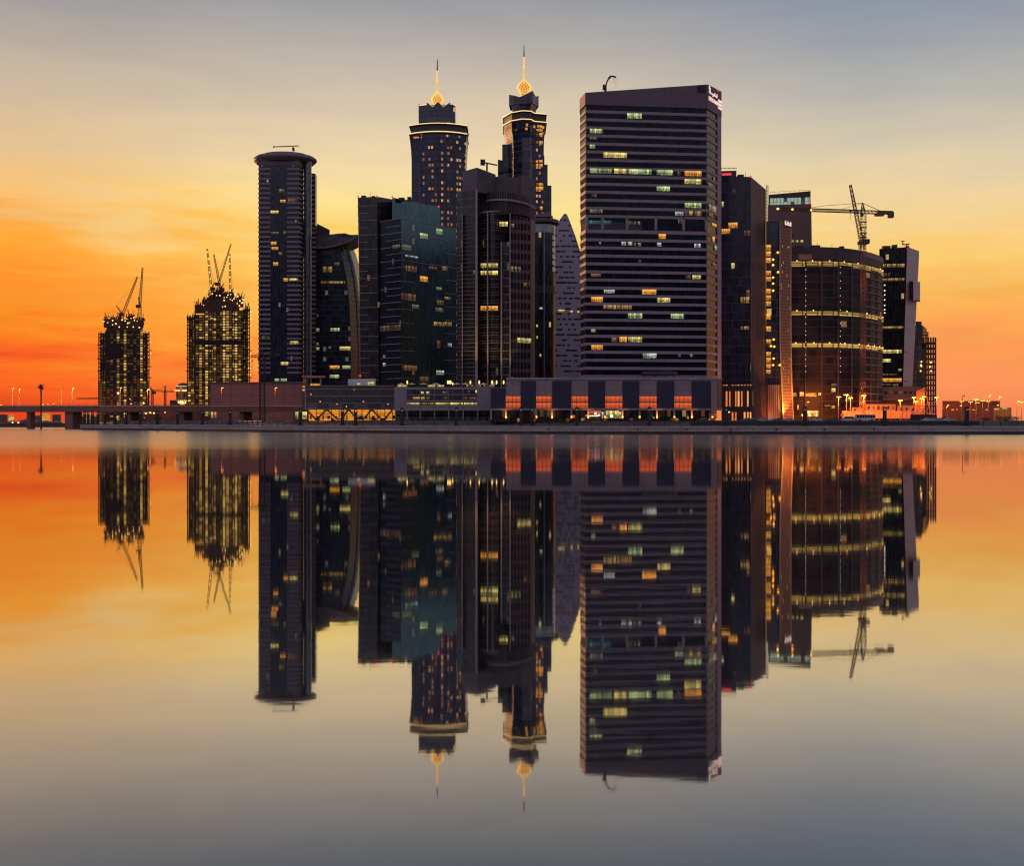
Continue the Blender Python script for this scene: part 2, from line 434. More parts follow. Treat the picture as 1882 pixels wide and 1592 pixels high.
EARTH = plain('sandy_earth', (0.055, 0.045, 0.04), 0.95, var=0.5, scale=0.12)
PAVE = panels('paving', (0.10, 0.085, 0.075), 1.2, 1.2, 0.85)
CONC = panels('quay_concrete', (0.30, 0.24, 0.215), 5.2, 2.0, 0.8, seam=0.12, var=0.2, seamcol=0.4)
CONC_D = plain('wet_and_shade_concrete', (0.035, 0.028, 0.026), 0.5, var=0.4)
QB = [(QP[0][0] + 4, 900), (-420, 8000)]  # left return of the land
def lift(pts, d): return offset(pts, -d)
zq, zg = 3.0, 5.2
prom_in, berm0, berm1 = lift(QP, 9), lift(QP, 13), lift(QP, 30)
mb = MB()
n = len(QP)
def strip(A, B, za, zb, mi=0):
    for i in range(n - 1):
        mb.poly([(*A[i], za), (*A[i + 1], za), (*B[i + 1], zb), (*B[i], zb)], None, mi)
strip(prom_in, berm0, zq - 0.02, zq + 0.5)
seg = []
# sandy mound behind the promenade, uneven crest, then flat ground to the horizon
steps = 5; rows = [berm0] + [lift(QP, 13 + 17 * (i + 1) / steps) for i in range(steps)]
fine = 10
def sub(pts):
    o = []
    for i in range(len(pts) - 1):
        for q in range(fine):
            t = q / fine; o.append((pts[i][0] * (1 - t) + pts[i + 1][0] * t, pts[i][1] * (1 - t) + pts[i + 1][1] * t))
    return o + [pts[-1]]
rows = [sub(r) for r in rows]
hz = []
for ri, r in enumerate(rows):
    t = ri / steps
    base = zq + 0.5 + (zg - zq - 0.5) * (3 * t * t - 2 * t ** 3)
    bumpy = math.sin(math.pi * t) * 0.5
    hz.append([base + (R.uniform(-1, 1) * bumpy if 0 < ri < steps else 0) for _ in r])
for ri in range(steps):
    for i in range(len(rows[0]) - 1):
        mb.poly([(*rows[ri][i], hz[ri][i]), (*rows[ri][i + 1], hz[ri][i + 1]), (*rows[ri + 1][i + 1], hz[ri + 1][i + 1]), (*rows[ri + 1][i], hz[ri + 1][i])])
for i in range(n - 1):
    A, B = berm1[i], berm1[i + 1]
    if i == 0: mb.poly([(*A, zg), (*B, zg), (B[0], 9000, zg), (-420, 9000, zg), (*QB[0], zg)])
    else: mb.poly([(*A, zg), (*B, zg), (B[0], 9000, zg), (A[0], 9000, zg)])
mb.poly([(QP[0][0] - 1.0, QP[0][1] + 8, 0), (*berm1[0], zg), (*QB[0], zg), (QB[0][0] - 5, QB[0][1], -1)])
tag(mb.build('ground', EARTH), 'dark sandy ground rising behind the promenade', 'ground', kind='structure')
mb = MB(); strip(QP, prom_in, zq, zq)
tag(mb.build('promenade', PAVE), 'paved promenade along the quay edge', 'promenade', kind='structure')
qw = thing('quay_wall', 'long pale concrete quay wall with panel joints above a dark wet foot', 'quay wall', (0, 464, 0))
mb = MB(); mb.ring(QP, 1.05, 2.62, 0.0, 0, 0.8); mb.build('wall_panels', CONC, qw)
mb = MB(); mb.ring(QP, 2.62, 2.72, -0.12, 0, 0.5); mb.build('shadow_gap', CONC_D, qw)  # recessed joint, its shade put into the dark colour
mb = MB(); mb.ring(QP, 2.72, 3.06, 0.22, 0, 0.9); mb.build('coping', plain('coping_stone', (0.36, 0.29, 0.26), 0.75), qw)
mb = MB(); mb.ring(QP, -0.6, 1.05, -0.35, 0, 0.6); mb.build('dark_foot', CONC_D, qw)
qd = plain('dark_recess', (0.01, 0.009, 0.009), 0.6)
for px in (1008, 1088, 1172, 1262, 1343, 1427, 1515, 1606, 1697, 1791, 1880):
    D = 463.6; f = Face(G(px - 3, D), G(px + 3, D)); mb = MB()
    cx = f.L / 2; zc = 1.85; a_ = [f.at(cx + 0.34 * math.cos(q * math.pi / 4), zc + 0.34 * math.sin(q * math.pi / 4), 0.55) for q in range(8)]
    mb.poly(a_); b_ = [p + f.n * -0.8 for p in a_]
    for q in range(8): mb.poly([a_[q], b_[q], b_[(q + 1) % 8], a_[(q + 1) % 8]])
    mb.build('drain_opening', qd, qw)
# far bank beyond the left end of the quay
FB = [(-900, 1010), (-300, 1005), (40, 1000), (180, 1000)]
fb = [G(*q) for q in FB]
mb = MB()
for i in range(3): mb.poly([(*fb[i], 3.0), (*fb[i + 1], 3.0), (fb[i + 1][0], 9000, 4.4), (fb[i][0], 9000, 4.4)])
mb.ring(fb, -0.6, 3.0, 0.0, 0, 1.0)
tag(mb.build('far_bank', EARTH), 'low far bank under the left end of the bridge', 'bank', kind='structure')
# ------------------------------------------------------------------ shared building materials
STONE = panels('mauve_stone', (0.12, 0.082, 0.092), 3.0, 1.2, 0.7)
STONE_B = panels('pale_band_stone', (0.225, 0.165, 0.185), 3.0, 4.0, 0.7)
DARKMET = plain('dark_metal', (0.022, 0.019, 0.02), 0.5, var=0.3)
STEEL = plain('crane_steel', (0.10, 0.05, 0.02), 0.6, var=0.3)
CHROME = plain('pale_metal', (0.30, 0.27, 0.27), 0.35, metal=0.6, var=0.15)
WHITEP = plain('white_paint', (0.55, 0.52, 0.54), 0.6, var=0.1)
ROOFM = plain('roof_gravel', (0.05, 0.045, 0.045), 0.9)

def back(pts, d, inx=2.0):               # closes a chain of visible walls with a far side d metres behind
    a, b = pts[0], pts[-1]
    return list(pts) + [(b[0] - inx, b[1] + d), (a[0] + inx, a[1] + d)]

# ------------------------------------------------------------------ the big banded office tower
T = thing('office_tower', 'tallest wide office slab with pale horizontal bands and a slanted parapet', 'office tower', (*G(1190, 515), 5))
A_, B_, C_, E_ = G(1066, 509), G(1076, 500), G(1300, 506), G(1325.5, 521)
E0 = (C_[0] + (E_[0] - C_[0]) * 0.72, C_[1] + (E_[1] - C_[1]) * 0.72)
tp = [A_, B_, C_, E_]
foot = back(tp, 26)
GT = glazing('office_glass', (0.004, 0.005, 0.013), 1.5, 3.256, frame=(0.016, 0.014, 0.022), mw=0.09, rough=0.08, ior=1.28, seed=1)
z0T = 20.0
mb = MB(); mb.hexa(offset(foot, -0.35, True), z0T, 133.2, 0, mt=1); mb.build('glazing', [GT, ROOFM], T)
mb = MB()
rows = [133.0 - 3.256 * i for i in range(14)] + [Z(428, 500) - 3.256 * i for i in range(18)]
for i, zt in enumerate(rows):
    zb = zt - 2.07
    nxt = rows[i + 1] if i + 1 < len(rows) else z0T
    if i == 13: nxt = 87.5
    mb.ring(foot, nxt, zb, 0.0, 0, 0.35, closed=True)
mb.ring(foot, 81.15, 82.6, 0.0, 0, 0.35, closed=True)
mb.build('spandrel_band', STONE_B, T)
mb = MB()
zt = [137.6, 137.9, 142.9, 144.0, 141, 136]
mb.hexa(offset(foot, 0.15, True), 133.0, zt, 0, mt=1); mb.build('parapet', [STONE, ROOFM], T)
fFr, fRt, fLf = Face(B_, C_), Face(C_, E_), Face(A_, B_)
for x0, x1 in ((1076, 1081), (1105.3, 1110), (1150.2, 1155), (1203.2, 1208), (1254, 1259), (1295.5, 1300)):
    fFr.pxbox(MB(), x0, 398.6, x1, 423, -0.3, 0.0).build('pier', STONE_B, T)
fRt.pxbox(MB(), 1318.3, 212, 1325.3, 700, -0.3, 0.12).build('corner_wall', STONE_B, T)
fFr.pxbox(MB(), 1281, 156.5, 1297, 171, 0.16, 0.22).build('vent', qd, T)
fFr.pxbox(MB(), 1078, 408, 1180, 422.5, -0.33, -0.12).build('louvre', DARKMET, T)
lit(fFr, T, [(1152.7, 208, 1179, 217.5, 'g'), (1083.7, 236.5, 1107, 244.7, 'g'), (1083.7, 252, 1098, 256, 'p'), (1083.7, 265.5, 1093.7, 272.5, 'g'),
    (1109, 280.2, 1152, 289.8, 'y'), (1084, 309.4, 1107.3, 318, 'g'), (1109, 309.8, 1125, 318.4, 'g'), (1128.6, 310, 1151, 318.8, 'y'), (1153.6, 311, 1197, 320, 'g'),
    (1207, 312.3, 1237, 321.6, 'g'), (1245.4, 315, 1251.5, 322.2, 'd'), (1258.4, 314, 1289, 323.4, 'o'), (1258.4, 329, 1289, 338, 'y'), (1207, 342.4, 1231, 350.8, 'g'),
    (1086, 357, 1096.5, 362.4, 'd'), (1258.6, 372.8, 1289, 382, 'g'), (1083.7, 385, 1107, 391, 'p'), (1240.7, 389, 1256, 396, 'w'), (1258, 388, 1289, 396.5, 'k'),
    (1210.5, 430, 1223.5, 438.8, 'o'), (1101, 445, 1105, 448.5, 'w'), (1142.5, 444.3, 1150.6, 451, 'w'), (1154, 444.3, 1162, 451, 'w'), (1165, 446, 1178, 452.5, 'p'), (1207.5, 446, 1215, 453, 'w'),
    (1276, 448, 1287.7, 455, 'w'), (1173, 478, 1178, 482, 'd'), (1272.6, 506, 1288, 513, 'y'), (1260, 506, 1270, 512.5, 'd'), (1086, 503, 1104, 508.5, 'd'),
    (1180, 532, 1206, 541, 'o'), (1110, 532.5, 1129.5, 539, 'w'), (1086.6, 545.6, 1107.7, 555, 'o'), (1208, 547.3, 1231.6, 556.2, 'y'),
    (1109, 561, 1161, 568, 'k'), (1154.3, 575.8, 1180, 585.3, 'g'), (1233, 576.7, 1256.7, 585.7, 'g'), (1087, 605, 1094, 611, 'g'),
    (1138.5, 619.2, 1152, 628.6, 'o'), (1154.6, 619.6, 1180, 628.8, 'y'), (1123, 620.5, 1136, 628.5, 'd'), (1087, 634.2, 1107.7, 643.2, 'o'),
    (1181.3, 649.5, 1206.4, 658.4, 'w'), (1246, 651, 1251, 656, 'p'), (1268, 651, 1274, 656, 'p'),
    (1082.4, 405.5, 1104, 411.8, 't'), (1110, 405.5, 1123, 411.8, 't'), (1155, 407, 1176, 412.6, 'p'), (1246.5, 403, 1253, 411, 'p')], 0.14)
lit(fRt, T, [(1309.5, 435, 1313.3, 444, 'o'), (1313.5, 452, 1318, 460, 'w'), (1310, 484, 1317, 489, 'd'), (1303, 378, 1317, 388, 'p'), (1303, 392, 1310, 398, 'd'), (1302, 337, 1308, 342, 'p'), (1309, 411, 1317, 416, 'o'), (1311, 325, 1314, 332, 'd')], 0.05)
# sign on the right parapet: lit white Arabic word over Latin letters, three bars beside them
def text_mesh(body, size, depth=0.12):
    cu = bpy.data.curves.new('lettering', 'FONT'); cu.body = body; cu.size = size; cu.extrude = depth
    o = bpy.data.objects.new('lettering', cu); C.objects.link(o)
    dg = bpy.context.evaluated_depsgraph_get()
    me = bpy.data.meshes.new_from_object(o.evaluated_get(dg)); bpy.data.objects.remove(o); return me
SIGNW = glow('sign_white', (1.0, 0.74, 0.64), 0.72)
def sign_text(name, body, face, u0, z0, width, height, m, parent, out=0.3):
    me = text_mesh(body, 1.0)
    xs = [v.co.x for v in me.vertices]; ys = [v.co.y for v in me.vertices]
    x0, x1, y0, y1 = min(xs), max(xs), min(ys), max(ys)
    base = Vector(parent_base(parent))
    for v in me.vertices:
        p = face.at(u0 + (v.co.x - x0) / (x1 - x0) * width, z0 + (v.co.y - y0) / (y1 - y0) * height, out + v.co.z)
        v.co = p - base
    me.materials.clear(); me.materials.append(m)
    o = bpy.data.objects.new(name, me); C.objects.link(o); o.parent = parent; return o
u0s, _ = fRt.uz(1301.8, 180); u1s, _ = fRt.uz(1318.3, 185)
zs = Z(188, 515)
sign_text('sign_lettering', 'DEYAAR', fRt, u0s, zs - 1.0, u1s - u0s, 1.6, SIGNW, T)
mb = MB(); L_ = u1s - u0s                 # the Arabic word, right to left: dal, ya, alif, ra
zb = zs + 1.5
for u_0, u_1, za, zc in ((0.02, 0.10, 2.1, 3.4), (0.08, 0.16, 1.0, 2.6), (0.02, 0.62, 0.55, 1.0), (0.62, 0.68, 0.6, 1.9), (0.68, 0.80, 0.6, 1.0), (0.86, 0.92, 0.6, 2.0), (0.80, 0.92, 0.55, 0.95), (0.40, 0.44, 0.0, 0.3), (0.47, 0.51, 0.0, 0.3)):
    fRt.box(mb, u0s + u_0 * L_, u0s + u_1 * L_, zb + za, zb + zc, 0.16, 0.4)
mb.build('sign_script', SIGNW, T)
u2, _ = fRt.uz(1319, 188); u3, _ = fRt.uz(1324.6, 190)
for zc in (0.0, 1.25, 2.5):
    mb = MB(); fRt.box(mb, u2, u3, zs - 2.0 + zc * 1.15, zs - 2.0 + zc * 1.15 + 1.0, 0.2, 0.45); mb.build('emblem_bar', SIGNW, T)
MB().ball(P(1320, 165.5, 517), 0.4).build('beacon', BULB_R, T)
def roof_crane(label, px, D, pts, zb, group=None):
    """window-cleaning crane on a roof: pts = picture points base box, mast foot, knee, tip"""
    t = thing('roof_crane', label, 'crane', (X(px, D), D, zb), group)
    (bx0, by0, bx1, by1), chain = pts
    MB().box(X(bx0, D), X(bx1, D), D - 1.2, D + 1.2, Z(by1, D), Z(by0, D)).build('base', DARKMET, t)
    mb = MB()
    for p, q in zip(chain, chain[1:]): mb.bar(P(*p, D), P(*q, D), 0.55)
    mb.build('boom', DARKMET, t)
    return t
D = 508
rc = roof_crane('hooked window-cleaning crane on the roof of the wide banded office slab', 1112, D, ((1107.5, 156.5, 1114.5, 163.5), [(1113, 158), (1115.5, 150), (1120.5, 140.2), (1126, 139.6), (1132.5, 141.6)]), Z(168, D))
mb = MB(); mb.bar(P(1112.5, 163, D), P(1112.5, 169.5, D), 1.0); mb.build('post', DARKMET, rc)
mb = MB(); mb.bar(P(1118.5, 146, D), P(1124, 139.8, D), 0.3); mb.bar(P(1127, 140, D), P(1127, 153, D), 0.09); mb.bar(P(1132, 141.6, D), P(1132, 160, D), 0.09); mb.build('cable', DARKMET, rc)

# ------------------------------------------------------------------ round-capped residential tower on the left
D = 815
T1 = thing('residential_tower', 'slim banded tower under a flat overhanging oval roof cap', 'tower', (*G(527, D + 12), 5))
ch = [G(474.5, D), G(497, D), G(527.4, D), G(550.5, D), G(558.6, D + 9)]
GB = glazing('tower_glass_blue', (0.013, 0.013, 0.026), 1.3, 3.2, frame=(0.03, 0.028, 0.04), mw=0.12, rough=0.1, ior=1.5, lit=((0.008, (0.6, 0.5, 0.3), 0.3),), seed=2)
mb = MB(); mb.hexa(offset(back(ch, 26), -0.3, True), 5, Z(296, D), 0, mt=1); mb.build('glazing', [GB, ROOFM], T1)
mb = MB()
for i in range(43):
    zt = Z(308.5, D) - i * 3.2
    if zt < 12: break
    MB().ring([ch[0], ch[1]], zt - 1.25, zt, 0.0, 0, 0.35).build('balcony_band', STONE_B, T1); MB().ring(ch[2:], zt - 1.25, zt, 0.0, 0, 0.35).build('balcony_band', STONE_B, T1)
mb = MB(); mb.hexa(offset(back(ch, 26), 0.05, True), Z(304, D), Z(296.5, D), 0); mb.build('head_band', STONE, T1)
RIB = glazing('ribbed_crown', (0.035, 0.03, 0.035), 0.9, 40, frame=(0.10, 0.08, 0.08), mw=0.3, rough=0.4, ior=1.45)
mb = MB(); mb.hexa(offset(back(ch, 26), -0.6, True), Z(296.5, D), Z(284, D), 0); mb.build('crown', RIB, T1)
DRUM = glazing('drum_glass', (0.06, 0.06, 0.075), 0.8, 3.2, frame=(0.02, 0.02, 0.025), mw=0.1, sp=0.12, spcol=(0.03, 0.03, 0.035), rough=0.15, ior=2.0)
mb = MB(); cx, cy = G(565.6, D + 9); mb.lathe(cx, cy, [(2.55, 5), (2.55, Z(286, D))], 28); mb.build('corner_drum', DRUM, T1)
mb = MB(); cx, cy = G(571.2, D + 6); mb.lathe(cx, cy, [(0.45, 5), (0.45, Z(430, D))], 10); mb.build('vertical_fin', CHROME, T1)
st = [G(571.5, D + 16), G(580, D + 18)]
mb = MB(); mb.hexa(back(st, 10, 0.5), 5, Z(309, D), 0); mb.build('side_bay', GB, T1)
mb = MB()
for i in range(42):
    zt = Z(312, D) - i * 3.2
    if zt < 12: break
    MB().ring(st, zt - 1.2, zt, 0.25, 0, 0.1).build('side_band', STONE_B, T1)
cx, cy = X(524, D + 14), D + 14
k_ = (D + 14) / F
mb = MB(); mb.lathe(cx, cy, [(52 * k_, Z(294, D)), (57 * k_, Z(289.5, D)), (58.2 * k_, Z(287.5, D)), (57.5 * k_, Z(284.5, D)), (52 * k_, Z(280.5, D)), (42 * k_, Z(279, D)), (40 * k_, Z(276.5, D)), (1, Z(276, D))], 48, 0, 1.0, 0.82)
mb.build('roof_cap', panels('cap_metal', (0.12, 0.085, 0.085), 2.4, 30, 0.5, seam=0.1), T1, smooth=True)
f1 = Face(ch[0], ch[3])
lit(f1, T1, [(512, 347.5, 522, 353.6, 'p'), (515, 367, 525, 371.7, 'o'), (530, 365.6, 546.5, 371.7, 'd'), (497.5, 387, 512, 392, 'y'), (540, 404, 546.5, 410, 'p'), (498, 426, 512, 430, 'p'), (521, 425, 526, 430, 'p'),
    (498, 444.2, 508, 450, 'o'), (499, 454, 511, 459, 'o'), (512, 463.6, 518.5, 469, 'p'), (502, 482, 511, 488, 'o'), (521, 511.3, 530, 517.2, 'o'), (532.6, 511.6, 547.5, 515.6, 'y'),
    (480, 618, 495, 623.6, 'p'), (533, 627, 548, 632.6, 'y'), (515.7, 665.4, 530, 671, 'y'), (505, 696, 513, 701, 'g'), (516, 696, 527, 701, 'g'), (490.5, 331, 493, 334.5, 'w')], 0.1)
Dr = D + 14
rc = roof_crane('long flat window-cleaning arm on the oval-capped slim tower', 539, Dr, ((537.5, 271, 541, 277), [(502, 269.6), (549, 267.8)]), Z(277, Dr))
mb = MB(); mb.bar(P(503, 268.2, Dr), P(503, 271.4, Dr), 0.7); mb.build('cradle', DARKMET, rc)

# ------------------------------------------------------------------ glass tower with a wing-shaped roof
D = 845
B2 = thing('glass_tower', 'dark glass tower with curved flank and a wing-shaped roof canopy', 'tower', (*G(620, D + 10), 5))
G2 = glazing('deep_blue_glass', (0.012, 0.015, 0.026), 2.2, 3.5, frame=(0.02, 0.022, 0.03), mw=0.06, sp=0.12, rough=0.08, ior=1.55, lit=((0.008, (0.6, 0.5, 0.25), 0.12), (0.005, (0.5, 0.6, 0.55), 0.12)), seed=3)
G2B = glazing('flank_glass', (0.028, 0.032, 0.05), 1.2, 3.5, frame=(0.02, 0.02, 0.03), mw=0.1, sp=0.08, rough=0.22, ior=1.3, seed=4)
prof = [(5, 645.5, 666), (Z(640, D), 645, 665), (Z(560, D), 642.5, 661.5), (Z(510, D), 637, 656), (Z(480, D), 631, 650), (Z(455, D), 624, 642.5), (Z(447, D), 621, 639)]
def loft(mb, secs, mi=0):
    for (z0, p0), (z1, p1) in zip(secs, secs[1:]):
        n = len(p0); u = 0
        for i in range(n):
            j = (i + 1) % n; L = math.dist(p0[i], p0[j]); mm = mi[i] if isinstance(mi, (list, tuple)) else mi
            mb.poly([(*p0[i], z0), (*p0[j], z0), (*p1[j], z1), (*p1[i], z1)], [(u, z0), (u + L, z0), (u + L, z1), (u, z1)], mm); u += L
    mb.poly([(*p, secs[-1][0]) for p in secs[-1][1]], None, mi[0] if isinstance(mi, (list, tuple)) else mi)
mb = MB(); loft(mb, [(z, [G(570, D), G(a, D), G(b, D + 14), (X(b, D), D + 34), (X(570, D), D + 34)]) for z, a, b in prof], [0, 1, 1, 0, 0]); mb.build('glazing', [G2, G2B], B2)
for i in (0, 1):
    mb = MB()
    for (z0, a0, b0), (z1, a1, b1) in zip(prof, prof[1:]): mb.bar((X(a0 + i * 14, D + i * 10), D - 0.1 + i * 9.7, z0), (X(a1 + i * 14, D + i * 10), D - 0.1 + i * 9.7, z1), 0.4)
    mb.build('edge_fin', STONE, B2)
mb = MB(); mb.hexa([G(566, D + 8), G(606, D + 8), G(606, D + 30), G(566, D + 30)], Z(462, D), [Z(399, D), Z(419, D), Z(419, D), Z(399, D)], 0); mb.build('core_block', plain('dark_cladding', (0.06, 0.045, 0.05), 0.6), B2)
wing = [(566, 434, 460), (600, 433.5, 458.5), (620, 431, 455), (635, 430, 450), (645, 433, 446), (653, 433, 440.5), (659, 432.5, 435.5)]
mb = MB()
for (x0, t0, b0), (x1, t1, b1) in zip(wing, wing[1:]):
    ya, yb = D - 4, D + 30
    q = [P(x0, b0, D), P(x1, b1, D), P(x1, t1, D), P(x0, t0, D)]
    fr_ = [Vector((v.x, ya, v.z)) for v in q]; bk_ = [Vector((v.x, yb, v.z)) for v in q]
    mb.poly(fr_, None, 0); mb.poly(bk_[::-1], None, 0)
    mb.poly([fr_[3], fr_[2], bk_[2], bk_[3]], None, 0); mb.poly([bk_[0], bk_[1], fr_[1], fr_[0]], None, 0)
mb.poly([Vector((P(659, y, D).x, yy, P(659, y, D).z)) for y, yy in ((435.5, D - 4), (435.5, D + 30), (432.5, D + 30), (432.5, D - 4))])
mb.build('wing_roof', glazing('wing_metal', (0.05, 0.04, 0.045), 3.5, 2.2, frame=(0.08, 0.06, 0.06), mw=0.05, rough=0.35, ior=1.5), B2)
mb = MB()
for (x0, t0, b0), (x1, t1, b1) in zip(wing[:-1], wing[1:]):
    mb.bar(Vector((X(x0, D), D - 4.1, Z(b0 - 2.2, D))), Vector((X(x1, D), D - 4.1, Z(b1 - 2.2 if x1 < 655 else b1 - 1, D))), 1.0)
mb.build('wing_edge', STONE_B, B2)
for xx in (629, 636, 640): MB().bar((X(xx, D), D + 3, Z(464, D)), (X(xx, D), D + 3, Z(444, D)), 0.7).build('roof_strut', DARKMET, B2)
f2 = Face(G(570, D), G(645, D))
lit(f2, B2, [(580.5, 603.5, 587, 609.5, 'g'), (608, 603, 624, 609, 'g'), (580.5, 638.7, 587, 643.7, 'g'), (624.4, 637, 644, 643.3, 'y'), (606, 672, 624, 678, 'o'), (629.5, 672, 644, 678, 'g'), (606, 689, 623, 695, 'g'),
    (582.6, 578, 586.7, 583, 'p'), (580.5, 630, 586, 635, 'p'), (604, 637, 609, 641, 'p'), (590, 517, 634, 521, 'k'), (593, 490, 610, 500, 'k'), (614, 482, 624, 488, 'd'), (598, 540, 601, 543, 'p')], 0.1)

# ------------------------------------------------------------------ teal glass block
D = 640
B3 = thing('glass_office_block', 'stepped teal glass office block with red roof beacons', 'office block', (*G(745, D + 20), 5))
G3 = glazing('teal_glass', (0.010, 0.017, 0.022), 1.4, 3.6, frame=(0.012, 0.018, 0.022), mw=0.1, rough=0.05, ior=2.15, var=0.3, spec=(0.55, 0.95, 1.0),
             lit=((0.03, (0.7, 0.28, 0.06), 0.22), (0.012, (0.6, 0.5, 0.3), 0.28)), colw=0.35, seed=5)
G3B = glazing('brown_glass', (0.022, 0.018, 0.021), 1.4, 3.6, frame=(0.02, 0.016, 0.018), mw=0.12, rough=0.15, ior=1.6, var=0.3, lit=((0.02, (0.7, 0.35, 0.1), 0.2),), seed=6)
G3L = glazing('dimmed_left_glass', (0.012, 0.014, 0.022), 1.4, 3.6, frame=(0.014, 0.016, 0.022), mw=0.1, rough=0.06, ior=1.38, var=0.3, spec=(0.6, 0.85, 1.0), lit=((0.015, (0.7, 0.3, 0.08), 0.15),), seed=7)  # copy of the block's glass, weaker mirror to darken the left face
Dl = D + 14
lb0 = [G(664.5, Dl + 3), G(697, Dl), G(721, Dl + 8), G(760, Dl + 10), G(760, Dl + 40), G(664.5, Dl + 40)]
lb1 = [G(657.6, Dl + 3), G(692.7, Dl), G(721, Dl + 8), G(760, Dl + 10), G(760, Dl + 40), G(657.6, Dl + 40)]
mb = MB(); mb.hexa(lb0, 5, Z(361, Dl), [1, 1, 1, 1, 1, 1], mt=2, pts1=lb1); mb.build('left_block', [G3, G3B, ROOFM], B3)
Dc = D
fp = [G(700, Dc + 10), G(737, Dc), G(838.5, Dc + 34), G(835, Dc + 70), G(705, Dc + 60)]
zt3 = Z(401, Dc)
mb = MB(); mb.hexa(fp, 5, zt3, [2, 0, 0, 0, 0], mt=1); mb.build('main_block', [G3, ROOFM, G3L], B3)
ub = [G(721, Dc + 8.5), G(809, Dc + 40), G(806, Dc + 68), G(721, Dc + 60)]
ub = [G(720.8, Dc + 9), G(809, Dc + 39), G(806, Dc + 68), G(721, Dc + 60)]
mb = MB(); mb.hexa(ub, zt3 + 0.01, Z(362.5, Dc + 9), 0, mt=1); mb.build('upper_block', [G3, ROOFM], B3)
FIN = plain('fin_metal', (0.22, 0.18, 0.18), 0.5)
fL, fR, fS = Face(fp[0], fp[1]), Face(fp[1], fp[2]), Face(lb0[0], lb0[1])
mb = MB()
for i in range(28):
    z = zt3 - 0.3 - i * 3.6
    if z < 25: break
    a0, a1 = ((0, 1) if i % 2 == 0 else (0.3, 1)); b0, b1 = ((0, 1.0) if i in (0, 2, 6) else ((0, 0.22) if i % 2 else (0.78, 1.0)))
    fL.box(MB(), a0 * fL.L, a1 * fL.L, z, z + 0.32, 0.0, 0.35).build('floor_fin', FIN, B3); fR.box(MB(), b0 * fR.L, b1 * fR.L, z, z + 0.32, 0.0, 0.35).build('floor_fin', FIN, B3)
mb = MB()
for i in range(27):
    z = Z(378, Dl) - i * 3.85
    if z < 25: break
    t = (z - 5) / (Z(361, Dl) - 5)
    pa = (lb0[0][0] + (lb1[0][0] - lb0[0][0]) * t, lb0[0][1]); pb = (lb0[1][0] + (lb1[1][0] - lb0[1][0]) * t, lb0[1][1])
    ff = Face(pa, pb); ff.box(MB(), -0.4, ff.L * (1.0 if i % 2 == 0 else 0.5), z, z + 0.3, 0.0, 0.3).build('floor_fin', FIN, B3)
lit(fR, B3, [(772, 429, 786, 438, 'g'), (802.3, 420.7, 812.6, 430, 'g'), (738, 450, 755.7, 459.5, 'p'), (744, 489, 766, 499, 'd'), (811.6, 489, 823, 497, 'd'), (772, 508, 786, 517.5, 'o'), (788, 490, 803, 495, 'd'), (802, 528, 812, 533, 'p'),
    (738, 540, 764, 552, 'd'), (801.8, 552, 815, 560, 'd'), (757, 560, 770, 567, 'p'), (797, 592, 816, 599, 'k'), (817, 592, 830, 599, 'k'), (802, 681, 815.7, 689, 'w'), (823, 631, 830, 638, 'w'), (772, 693, 787, 701, 'd'), (740, 672, 766, 681, 'd'), (800, 566, 815, 573, 'p'), (802, 626, 809, 640, 'd'), (745, 470, 768, 473, 'w'), (817, 546, 828, 550, 'k')], 0.1)
lit(fL, B3, [(722, 450, 735, 456, 'p'), (698, 598, 736, 606, 'd'), (704, 667, 708.6, 673, 'w'), (704, 653, 708, 658, 'p')], 0.1)
for q in ((657.9, 361, Dl + 3), (692.5, 360.5, Dl), (721, 361, Dc + 9), (806, 379.5, Dc + 39), (662, 691, Dl - 1)): MB().ball(P(*q), 0.5).build('beacon', BULB_R, B3)

# ------------------------------------------------------------------ the two tall twin towers with golden spires
GJ = glazing('night_blue_glass', (0.022, 0.026, 0.060), 2.0, 3.7, frame=(0.030, 0.030, 0.055), mw=0.38, sp=0.25, spcol=(0.022, 0.022, 0.045), rough=0.12, ior=1.5,
             lit=((0.30, (1.0, 0.38, 0.11), 0.30), (0.18, (1.0, 0.50, 0.18), 0.58)), colw=0.45, seed=8, lo=0.35, hi=0.8)
GJ2 = glazing('night_blue_glass_dark', (0.014, 0.020, 0.040), 2.3, 3.7, frame=(0.03, 0.03, 0.05), mw=0.08, sp=0.15, spcol=(0.02, 0.025, 0.045), rough=0.08, ior=1.6, lit=((0.01, (1.0, 0.55, 0.25), 0.6),), seed=9)
CROWN = plain('crown_dark', (0.022, 0.022, 0.03), 0.35, var=0.3)
TRIMJ = plain('violet_trim', (0.13, 0.10, 0.12), 0.5)
GOLD = glow('lit_gold', (0.90, 0.56, 0.15), 0.85); GOLD_D = glow('dim_gold', (0.42, 0.21, 0.03), 0.6); GOLD_N = glow('needle_gold', (0.78, 0.52, 0.14), 0.8); EDGE = glow('edge_light', (1.0, 0.66, 0.26), 1.15)
